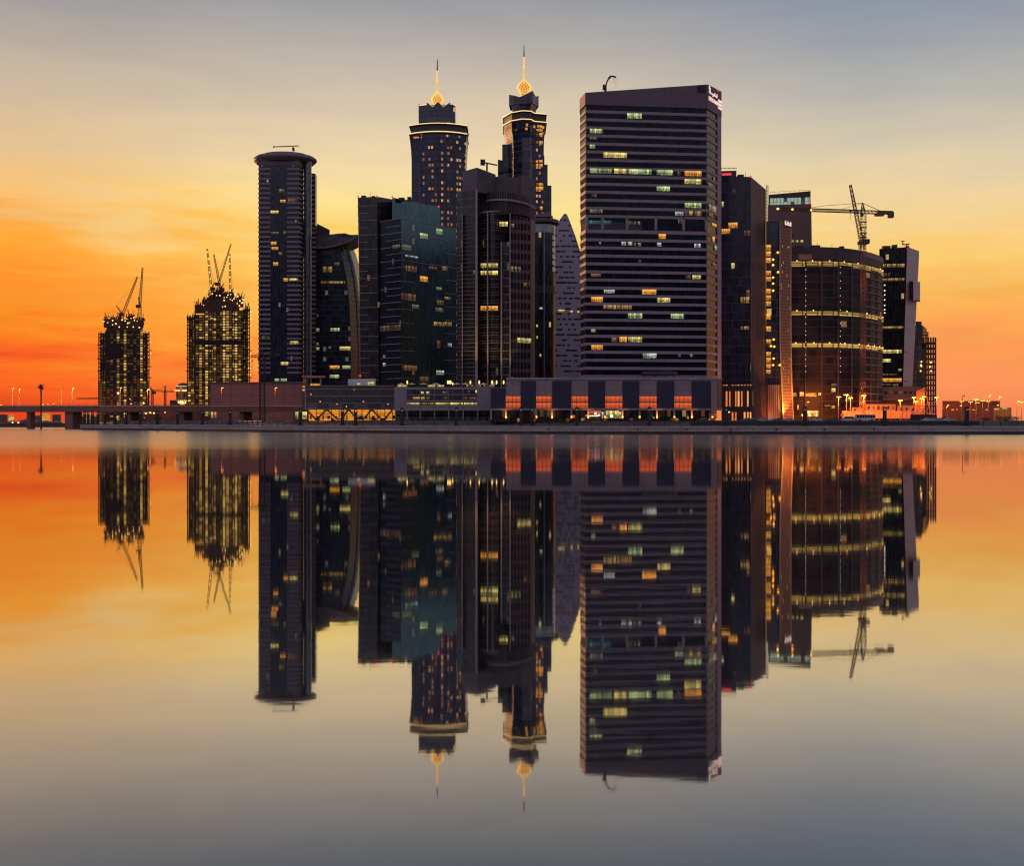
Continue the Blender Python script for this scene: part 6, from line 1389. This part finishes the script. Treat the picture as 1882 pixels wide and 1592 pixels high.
cabin(1592, 1646, 743, 755, 'long two-storey site cabin behind the glowing hoarding'); cabin(1650, 1684, 745, 757, 'shorter site cabin right of the long one by the red lights'); cabin(1566, 1588, 749, 758, 'small site cabin at the foot of the crane mast', 'y')
YP = thing('low_podium', 'low brown podium under the slanted pale slab', 'building', (*G(1650, 640), ZG))
mb = MB(); mb.hexa([G(1621, 640), G(1693, 640), G(1693, 668), G(1621, 668)], ZG, Z(711, 640), 0); mb.build('body', BR, YP)
for x in range(1626, 1690, 9): Face(G(1621, 640), G(1693, 640)).pxbox(MB(), x, 719, x + 5, 724, 0, .15).build('window', LIT['p'] if x in (1635, 1653) else qd, YP)
mb = MB(); Face(G(1621, 640), G(1693, 640)).pxbox(mb, 1590, 734, 1690, 735.3, 0, 3); mb.build('gangway', YC, YP)
D = 600
PN = thing('leaning_panel', 'tall pale panel glowing orange and propped by a raking strut', 'panel', (*G(1692, D), ZG))
mb = MB(); mb.hexa([G(1684, D), G(1700, D - 2), G(1700, D + 2), G(1684, D + 3)], ZG, [Z(719, D), Z(711.5, D), Z(711.5, D), Z(719, D)], 0); mb.build('panel', HO, PN)
mb = MB(); mb.bar(P(1700, 713, D), P(1711.5, 768, D), .45); mb.bar(P(1694, 752, D - 4), P(1711, 764, D - 2), .3); mb.bar(P(1683, 744, D - 3), P(1701, 744, D - 3), .3); mb.build('raking_strut', HO, PN)
LW = thing('low_dark_wall', 'low dark wall between the glowing hoarding and the parked pale cars', 'wall', (*G(1688, 530), ZG))
mb = MB(); mb.hexa([G(1673, 530), G(1722, 528), G(1722, 529), G(1673, 531)], ZG - .3, Z(762, 530), 0); mb.build('body', RAWD, LW)
RS = 'sodium lamps in the building yard'
for px, yt, dbl, D_, w_, lab in ((1483, 739, 0, 540, 700, 'single orange lamp beside the tall dark pylon and the gold screen'), (1541.3, 729.8, 1, 553, 30000, 'double orange lamp leftmost of the three by the curved block'), (1555.4, 725.8, 1, 560, 36000, 'double orange lamp tallest of the three by the curved block'), (1563, 731.8, 1, 556, 20000, 'double orange lamp rightmost of the three by the curved block'),
    (1587.7, 727.3, 1, 552, 34000, 'double orange lamp right at the crane mast'), (1584, 738.5, 0, 550, 600, 'small single lamp just left of the crane mast lamp'), (1654.4, 736, 1, 556, 20000, 'double orange lamp beside the thin unlit pole'), (1679.5, 730.8, 1, 586, 9000, 'double orange lamp at the left edge of the glowing leaning panel'),
    (1683, 738, 1, 560, 7000, 'lower double lamp before the glowing leaning panel'), (1693.6, 732.7, 1, 586, 9000, 'double lamp in the middle of the glowing leaning panel'), (1698, 729.4, 1, 585, 2600, 'double lamp at the top right of the glowing leaning panel'), (1721, 730.5, 1, 660, 12000, 'double orange lamp at the right edge of the bare frame block')):
    street_lamp(px, yt, D_, lab, ZG, bool(dbl), 'o', w_, RS, .55)
for px, yt, dbl, D_, w_, lab in ((1740.3, 745, 0, 742, 5000, 'short single lamp at the left of the low far right block'), (1763.4, 746, 0, 700, 0, 'short single lamp under the left half of the low far right block'), (1767.3, 738, 1, 738, 3200, 'double lamp just left of the far right pylon'), (1783.8, 739, 1, 740, 3200, 'double lamp just right of the far right pylon'),
    (1793.7, 734, 1, 742, 3200, 'higher lamp of the close pair before the low far right block'), (1796, 740.4, 1, 690, 0, 'lower lamp of the close pair before the low far right block'), (1806, 737, 1, 738, 3200, 'double lamp between the close pair and the tallest far right lamp'), (1817.4, 727, 0, 735, 3200, 'tallest single lamp above the low far right block'), (1816, 738, 1, 737, 3200, 'double lamp directly below the tallest far right lamp'),
    (1836, 729.5, 0, 700, 6000, 'single lamp on a long pole at the right corner of the low far right block'), (1831.6, 745, 0, 700, 0, 'short lamp by the yellow green kiosk'), (1869, 737.6, 0, 700, 2500, 'lamp left of the last two at the right picture edge'), (1877, 739, 1, 700, 2500, 'double lamp at the very right picture edge')):
    street_lamp(px, yt, D_, lab, ZG, bool(dbl), 'o', w_, 'sodium lamps along the far right road', .7, .5)
for px, yt, lab in ((1658.4, 743, 'thin unlit pole in front of the glowing hoarding'), (1769, 727.6, 'tall unlit lamp pole before the low far right block'), (1548, 763, 'short thin unlit pole left of the parked van')):
    street_lamp(px, yt, 474, lab, 4.2, False, 'n', 0, 'unlit poles', .6, .25)
for px, lab in ((1474.6, 'low white site floodlight left of the dark pylon'), (1488, 'middle low white site floodlight by the lit bay'), (1501, 'right low white site floodlight by the lit bay')):
    t = thing('site_floodlight', lab, 'floodlight', (X(px, 560), 560, ZG), 'low site floodlights'); MB().bar((X(px, 560), 560, ZG), P(px, 763.5, 560), .15).build('post', POLEM, t); MB().ball(P(px, 763, 560), .42, 8).build('lamp_head', BULB_Y, t); point(P(px, 762, 557), 260, (1, .6, .2), t)
for px, y, lab in ((1588, 761, 'red warning light left of the pylon before the hoarding'), (1597, 762.5, 'red warning light on the hoarding beside the first'), (1546.5, 763, 'red warning light near the left end of the hoarding'), (1677, 749, 'bright red light by the shorter site cabin'), (1716, 762, 'red tail light at the foot of the bare frame block'), (1721, 762.5, 'second red tail light at the foot of the bare frame block'), (1732, 751, 'red light left of the low far right block'), (1759, 752.5, 'red light under the low far right block'), (1781, 752.5, 'red light right behind the far right pylon')):
    t = thing('red_light', lab, 'red light', (X(px, 546), 546, ZG), 'red signal lights'); MB().bar((X(px, 546), 546, ZG), P(px, y + .5, 546), .12).build('post', POLEM, t); MB().ball(P(px, y, 546), .34, 8).build('lens', BULB_R, t)
D = 760
FR = thing('far_block', 'low flat-roofed brown block at the far right under sodium lamps', 'building', (*G(1785, D + 8), ZG))
mb = MB(); mb.hexa([G(1732, D), G(1838, D), G(1838, D + 25), G(1732, D + 25)], ZG, Z(737.5, D), 0); mb.build('body', panels('far_brown', (0.13, 0.055, 0.038), 7, 4, .8), FR)
mb = MB(); mb.ring([G(1732, D), G(1838, D)], Z(738.5, D), Z(737, D), .4, 0, .5); mb.build('coping', BR, FR)
for x in (1748, 1787, 1811): Face(G(1732, D), G(1838, D)).pxbox(MB(), x, 752, x + 5, 754.5, 0, .2).build('lit_window', LIT['o'], FR)
KG = thing('green_kiosk', 'small yellow green lit kiosk at the far right', 'kiosk', (*G(1845, 715), ZG))
mb = MB(); mb.hexa([G(1826, 715), G(1859, 715), G(1859, 725), G(1826, 725)], ZG, Z(749, 715), 0); mb.build('body', plain('kiosk_green', (0.20, 0.17, 0.05), .7), KG)
lit(Face(G(1826, 715), G(1859, 715)), KG, [(1828, 751, 1837, 754, 'y'), (1842, 749.8, 1851, 753, 'y')], .2)

for x, dd, w_, cl in ((1443, 6, 16000, (1.0, .60, .09)), (1448, 6, 14000, (1.0, .60, .09)), (1446, 17, 30000, (1.0, .34, .09))):
    point((X(x, 576), 576 - dd, ZG + .4), w_, cl, B10, aim=(-.1, .55, .9) if dd < 10 else (-.15, .3, 1), cone=62)
point(P(1422, 766, 566), 2500, (1, .33, .08), B10, aim=(0, .8, .5))
for x in (849, 876, 896, 921, 937):
    point((X(x, 562), 561, 22), 6500, (1, .60, .20), B5, aim=(0, .25, 1), cone=60)
point(P(1541.3, 731, 548), 60000, (1.0, 0.32, 0.14), None, aim=(-1, -.35, .75), cone=75)  # extra spot added to redden the office slab's right face
for px, Dl, w_, lab in ((1340, 515, 9000, 'added orange lamp lighting the lane between shopping podium and lit lobby'),):
    t = thing('added_lane_lamp', lab, 'lamp', (X(px, Dl), Dl, ZG)); MB().bar((X(px, Dl), Dl, ZG), P(px, 758, Dl), .14).build('pole', POLEM, t); MB().ball(P(px, 757.5, Dl), .3, 8).build('lamp_head', BULB_O, t)  # post added to light the podium return and the slab's foot
    point(P(px, 757, Dl - 1), w_, (1, .28, .10), t, aim=(-.8, .3, .6), cone=150)
# ------------------------------------------------------------------ plants
LEAF = plain('dark_leaf', (0.030, 0.035, 0.014), 0.8, var=.5)
def bush(px, Dp, w, h, lab, z=ZG, group=None, n=420):
    x = X(px, Dp); t = thing('bush', lab, 'bush', (x, Dp, z), group)
    mb = MB()
    blobs = [(R.uniform(-.36, .36) * w, R.uniform(-.4, .4), R.uniform(.3, .62) * h, R.uniform(.25, .42)) for _ in range(7)]
    for _ in range(n):
        bx, by, bz, br = R.choice(blobs); v = Vector((R.gauss(0, 1), R.gauss(0, 1), R.gauss(0, 1))).normalized() * (R.random() ** .4)
        c = Vector((x + bx + v.x * br * w * .5, Dp + by + v.y * br * w * .4, z + max(.05, bz + v.z * br * h)))
        s_ = R.uniform(.10, .26); a_ = Vector((R.gauss(0, 1), R.gauss(0, 1), R.gauss(0, 1))).normalized(); b_ = a_.orthogonal().normalized()
        mb.poly([c - a_ * s_, c + b_ * s_ * .6, c + a_ * s_, c - b_ * s_ * .6])
    mb.build('foliage', LEAF, t)
    mb = MB()
    for bx, by, bz, br in blobs: mb.bar((x + bx * .2, Dp, z - .1), (x + bx, Dp + by, z + bz), .07)
    mb.build('stem', DARKMET, t)
GB_ = 'bushes before the orange hall'
for px, w, h, lab in ((582, 3.2, 1.3, 'low bush at the left V strut of the orange hall'), (612, 2.2, 1.0, 'smallest bush between the first two V struts'), (661, 3.0, 2.6, 'tall dark bush beside the pylon in the middle of the orange hall'), (688, 4.5, 1.7, 'widest bush at the third V strut'), (704, 3.4, 1.5, 'bush by the red glow at the right of the orange hall')): bush(px, 545, w, h, lab, ZG, GB_)
for px, w, h, lab, D_ in ((1734, 5, 2.4, 'dark bush between the bare frame block and the low far right block', 600), (1838, 6, 3.0, 'dark bush under the green kiosk left side', 640), (1852, 6, 3.4, 'dark bush under the green kiosk right side', 640), (1868, 7, 2.6, 'dark bush near the right picture edge', 640), (1812, 5, 1.8, 'low bush below the tallest far right lamp', 640)): bush(px, D_, w, h, lab, ZG, 'bushes at the far right')
for px, w, h, lab in ((290, 5, 3.4, 'round dark tree crown under the bridge beside a lamp', ), (262, 3.5, 2.0, 'low bush under the bridge below the left unfinished tower'), (455, 4.5, 2.0, 'low bush under the bridge left of the lattice crane')): bush(px, 700, w, h, lab, ZG, 'bushes under the bridge')

# ------------------------------------------------------------------ promenade: pylons, railing, boulders
PY = plain('pylon_black', (0.012, 0.010, 0.011), 0.55, var=.3)
SLOT = glow('pylon_slot', (0.55, 0.40, 0.32), 0.22)
def pylon(px, lab, yt=747.0, back_=3.0):
    D_ = Dq(px) + back_; x = X(px, D_); h = 7.4 if px < 1900 else 7
    t = thing('light_pylon', lab, 'pylon', (x, D_, zq), 'dark light pylons along the promenade')
    mb = MB(); mb.box(x - .95, x + .95, D_ - .7, D_ + .7, zq - .05, zq + .7); mb.build('plinth', PY, t)
    mb = MB(); mb.box(x - .64, x + .64, D_ - .45, D_ + .45, zq + .68, zq + h - 1.5); mb.build('shaft', PY, t)
    for s_ in (-1, 1): MB().box(x + s_ * .52 - .12, x + s_ * .52 + .12, D_ - .45, D_ + .45, zq + h - 1.52, zq + h - .58).build('side_post', PY, t)
    mb = MB(); mb.box(x - .36, x + .36, D_ - .2, D_ + .2, zq + h - 1.3, zq + h - 1.05); mb.build('light_slot', SLOT, t)
    mb = MB(); mb.box(x - .66, x + .66, D_ - .47, D_ + .47, zq + h - .6, zq + h); mb.build('cap', PY, t)
for px, lab in ((155.5, 'pylon nearest the left end of the quay'), (162, 'second dark pylon from the left end of the quay'), (170, 'third dark pylon from the left end of the quay'), (180, 'pylon under the left edge of the left unfinished tower'), (193, 'pylon under the left wing of the left unfinished tower'), (212, 'pylon under the middle left of the left unfinished tower'),
    (232, 'pylon under the middle right of the left unfinished tower'), (257.6, 'pylon under the right end of the left unfinished tower'), (289.5, 'pylon in the gap between the unfinished towers'), (326.6, 'pylon under the small domed building'), (372, 'pylon under the right unfinished tower, left of lit windows'), (423, 'pylon before the pink mall wall left of the lattice crane'),
    (552, 'pylon at the small yellow lit shop'), (629.5, 'pylon before the middle of the orange lit hall'), (739, 'pylon at the corner between orange hall and grey arcade'), (839, 'pylon before the grey arcade of the terrace podium'), (957.7, 'pylon under the first tall navy panel'), (1060.6, 'pylon before the third pair of orange windows'),
    (1193.4, 'pylon before the fifth pair of orange windows'), (1334.6, 'pylon right of the shopping podium before the lit lobby'), (1478.9, 'pylon right of the gold lit screen'), (1626, 'pylon before the glowing hoarding'), (1776.7, 'pylon at the far right before the low brown block')): pylon(px, lab)
pylon(977.8, 'second pylon of a close pair under the first tall navy panel', 750, 6.0); pylon(654, 'set-back pylon beside the tall bush at the orange hall', 753, 12.0)
RAIL = plain('railing_black', (0.020, 0.017, 0.017), 0.5)
stops = [(150, ''), (258, 'below the left unfinished tower'), (372, 'between the unfinished towers'), (482, 'before the mall wall, left of the lattice crane'), (552, 'right of the lattice crane foot'), (630, 'before the left half of the orange hall'), (739, 'before the right half of the orange hall'), (839, 'before the left arcade of the terrace podium'), (958, 'before the right arcade and the low navy panel'),
         (1061, 'below the first two pairs of orange windows'), (1193, 'below the lit shop entrances'), (1335, 'below the last pairs of orange windows'), (1479, 'below the finned tower and gold screen'), (1626, 'below the curved concrete block'), (1777, 'below the glowing hoarding and parked pale cars'), (1900, 'at the right picture edge')]
for (xa, _), (xb, where) in zip(stops, stops[1:]):
    t = thing('railing', 'thin black railing section ' + where, 'railing', (X((xa + xb) / 2, Dq((xa + xb) / 2) + 1.2), Dq((xa + xb) / 2) + 1.2, zq), 'railing sections on the quay')
    pa = Vector((X(xa, Dq(xa) + 1.2), Dq(xa) + 1.2, 0)); pts = []
    L_ = (Vector((*G(xb, Dq(xb)), 0)) - pa).length; n_ = max(2, int(L_ / 5.3)); 
    for i in range(n_ + 1):
        px = xa + (xb - xa) * i / n_; d_ = Dq(px) + 1.2; pts.append((X(px, d_), d_))
    for p in pts[:-1]:
        MB().box(p[0] - .14, p[0] + .14, p[1] - .1, p[1] + .1, zq - .05, zq + 2.05).build('post', RAIL, t)
    for zr in (.55, 1.25, 1.95):
        mb = MB()
        for p, q in zip(pts, pts[1:]): mb.bar((*p, zq + zr), (*q, zq + zr), .06 if zr < 1.9 else .12)
        mb.build('rail', RAIL, t)
for px, y, r, lab, c_ in ((1848.5, 770.5, .85, 'brown round boulder behind the railing at the far right', (.13, .07, .04)), (1861, 773, .75, 'pale round boulder behind the railing at the far right', (.30, .26, .25))):
    D_ = 476; mb = MB(); c = P(px, y, D_); mb.ball(c, r, 12); tag(mb.build('boulder', plain('boulder_stone', c_, .9)), lab, 'boulder')

# ------------------------------------------------------------------ vehicles
RUB, GLS = plain('tyre_rubber', (0.012, 0.012, 0.012), .8), plain('car_glass', (0.010, 0.011, 0.014), .08, ior=1.6)
SIL_ = plain('hub_silver', (.35, .34, .34), .35, metal=.7)
def car_proto(name, lab, cat, paint, L_=4.4, Hh=1.45, van=False):
    t = thing(name, lab, cat, (0, 0, 0), 'cars parked behind the promenade')
    h = Hh; w = .88
    prof = [(-L_ / 2, .38), (-L_ / 2, .72), (-L_ / 2 + .12, .86), (-L_ / 2 + .95, .92), (L_ / 2 - .7, .98), (L_ / 2 - .06, .92), (L_ / 2, .70), (L_ / 2, .38)] if not van else [(-L_ / 2, .35), (-L_ / 2, .9), (-L_ / 2 + .5, 1.05), (L_ / 2 - .05, 1.1), (L_ / 2, .9), (L_ / 2, .35)]
    cab = [(-L_ / 2 + 1.0, .90), (-L_ / 2 + 1.75, h - .06), (-L_ / 2 + 2.1, h), (L_ / 2 - 1.25, h), (L_ / 2 - .9, h - .08), (L_ / 2 - .28, .94)] if not van else [(-L_ / 2 + .5, 1.0), (-L_ / 2 + 1.15, h - .1), (-L_ / 2 + 1.5, h), (L_ / 2 - .15, h), (L_ / 2 - .02, h - .15), (L_ / 2 - .04, 1.05)]
    def ext(mb, pr, wb, wt, z0, z1):
        f = lambda z: wb + (wt - wb) * max(0, min(1, (z - z0) / (z1 - z0)))
        A = [(x, -f(z), z) for x, z in pr]; B = [(x, f(z), z) for x, z in pr]
        mb.poly(A); mb.poly(B[::-1])
        for i in range(len(pr)): j = (i + 1) % len(pr); mb.poly([A[j], A[i], B[i], B[j]])
    mb = MB(); ext(mb, prof, w, w * .96, .4, 1.0); mb.build('body', paint, t)
    mb = MB(); ext(mb, cab, w * .95, w * .72, .9, h); mb.build('cabin', paint, t)
    ins = [(x * .93 + .03, .96 + (z - .9) * .82) for x, z in cab]
    mb = MB(); ext(mb, ins, w * .97, w * .76, .9, h); mb.build('window', GLS, t)
    for sx in (-1, 1):
        for sy in (-1, 1):
            mb = MB(); cxw = sx * (L_ / 2 - .85); n_ = 12
            a_ = [(cxw + .33 * math.cos(q * math.pi * 2 / n_), sy * (w - .18), .33 + .33 * math.sin(q * math.pi * 2 / n_)) for q in range(n_)]; b_ = [(p[0], sy * (w + .02), p[2]) for p in a_]
            for q in range(n_): mb.poly([a_[q], a_[(q + 1) % n_], b_[(q + 1) % n_], b_[q]])
            mb.poly(a_); mb.poly(b_); wh = mb.build('wheel', RUB, t)
            mb = MB(); c_ = [(cxw + .2 * math.cos(q * math.pi * 2 / n_), sy * (w + .035), .33 + .2 * math.sin(q * math.pi * 2 / n_)) for q in range(n_)]; mb.poly(c_ if sy < 0 else c_[::-1]); mb.build('hub_cap', SIL_, wh)
    return t
def carpaint(n, c): return plain(n, c, .3, var=.08, ior=1.6)
WHT, SIL, DRK = carpaint('car_white', (.46, .42, .42)), carpaint('car_silver', (.30, .28, .29)), carpaint('car_dark', (.03, .03, .035))
protos = {}
def car(px, D_, kind, lab, rot=0.0, y=None):
    paint, van = {'w': (WHT, 0), 's': (SIL, 0), 'd': (DRK, 0), 'v': (WHT, 1)}[kind]
    if kind not in protos: t = protos[kind] = car_proto('parked_van' if van else 'parked_car', lab, 'van' if van else 'car', paint, 4.9 if van else 4.4, 2.1 if van else 1.5, bool(van))
    else: t = copy_tree(protos[kind])
    t['label'] = lab; t.location = (X(px, D_), D_, PADZ); t.rotation_euler = (0, 0, rot)
PADZ = 4.75
LOT = MB(); pl_ = [G(1270, 476), G(1800, 476), G(1800, 500), G(1270, 500)]
LOT.hexa([(p[0], p[1]) for p in pl_], 3.2, PADZ); tag(LOT.build('parking_ground', plain('asphalt', (.035, .03, .03), .9, var=.3)), 'dark asphalt parking strip behind the promenade', 'parking', kind='structure')
for px, D_, k_, lab, r_ in ((1291, 479, 'd', 'dark car alone before the last orange windows', .1), (1372, 480, 'd', 'dark car left of the parked row before the finned tower', 0), (1385, 483, 'd', 'second dark car right beside the lone dark one before the lobby', .15), (1402, 479, 's', 'silver car first in the row right of the lit lobby', .1), (1418, 482, 'w', 'white car second in the row before the gold screen', .9), (1432, 481, 'd', 'dark car between white and silver ones before the gold screen', 0), (1448.5, 479, 's', 'silver car below the gold lit foot of the screen', 0),
    (1500, 481, 'w', 'white car right of the pylon beside the gold screen', .2), (1530, 482, 'd', 'dark car between the white car and the parked van', 0), (1558, 481, 'v', 'pale box van left of the bus', 0),
    (1704, 478, 'w', 'pale car leftmost in the close row of four at right', .1), (1718.5, 482, 's', 'silver car second in the close row of four at right', .1), (1731, 485, 's', 'silver car third in the close row of four at right', .1), (1744, 480, 'w', 'pale car rightmost in the close row of four at right', .1)): car(px, D_, k_, lab, r_)
bx, bD = X(1590, 484), 484
BU = thing('bus', 'long pale bus parked before the glowing hoarding', 'bus', (bx, bD, PADZ))
def bb_(x0, x1, y0, y1, z0, z1): return MB().box(bx + x0, bx + x1, bD + y0, bD + y1, PADZ + z0, PADZ + z1)
bb_(-3.7, 3.7, -1.15, 1.15, .4, 1.55).build('body', WHT, BU); bb_(-3.62, 3.62, -1.08, 1.08, 1.55, 2.5).build('window', GLS, BU); bb_(-3.68, 3.68, -1.13, 1.13, 2.5, 2.85).build('roof', WHT, BU)
for i in range(8): bb_(-3.66 + i * 1.03, -3.52 + i * 1.03, -1.12, 1.12, 1.55, 2.5).build('window_post', WHT, BU)
for sx in (-2.4, 2.3):
    for sy in (-1, 1):
        mb = MB(); n_ = 14; a_ = [(bx + sx + .45 * math.cos(q * math.pi * 2 / n_), bD + sy * .9, PADZ + .45 + .45 * math.sin(q * math.pi * 2 / n_)) for q in range(n_)]; b_ = [(p[0], bD + sy * 1.18, p[2]) for p in a_]
        for q in range(n_): mb.poly([a_[q], a_[(q + 1) % n_], b_[(q + 1) % n_], b_[q]])
        mb.poly(a_); mb.poly(b_); mb.build('wheel', RUB, BU)

# ------------------------------------------------------------------ plant and aerials on the roofs
def roof_gear(root, D, y, spots):
    for px, w, h in spots:
        z0 = Z(y, D); x = X(px, D)
        if w > 0: MB().box(x - w / 2, x + w / 2, D, D + 3, z0 - .6, z0 + h).build('roof_unit', ROOFM, root)
        else: MB().bar((x, D + 1, z0 - .6), (x, D + 1, z0 + h), .16).build('aerial', DARKMET, root)
roof_gear(B3, 664, 362.5, ((668, 2.4, 1.0), (680, 0, 3.0), (686, 1.6, .8)))
roof_gear(B3, 652, 366, ((738, 3.0, .9), (752, 2.0, 1.3), (760, 0, 2.6)))
roof_gear(B12, 600, 455, ((1470, 3, .8), (1500, 4, 1.2), (1503, 0, 2.5), (1548, 2, .7), (1530, 0, 2.0)))
roof_gear(B13, 670, 455, ((1630, 4, 1.0), (1645, 2.4, 1.6), (1650, 0, 2.4)))
roof_gear(B9, 570, 324, ((1362, 2.6, .9), (1371, 0, 2.0)))
roof_gear(B5, 630, 313, ((930, 5, 1.2), (938, 2, 2.0), (950, 0, 3.0)))
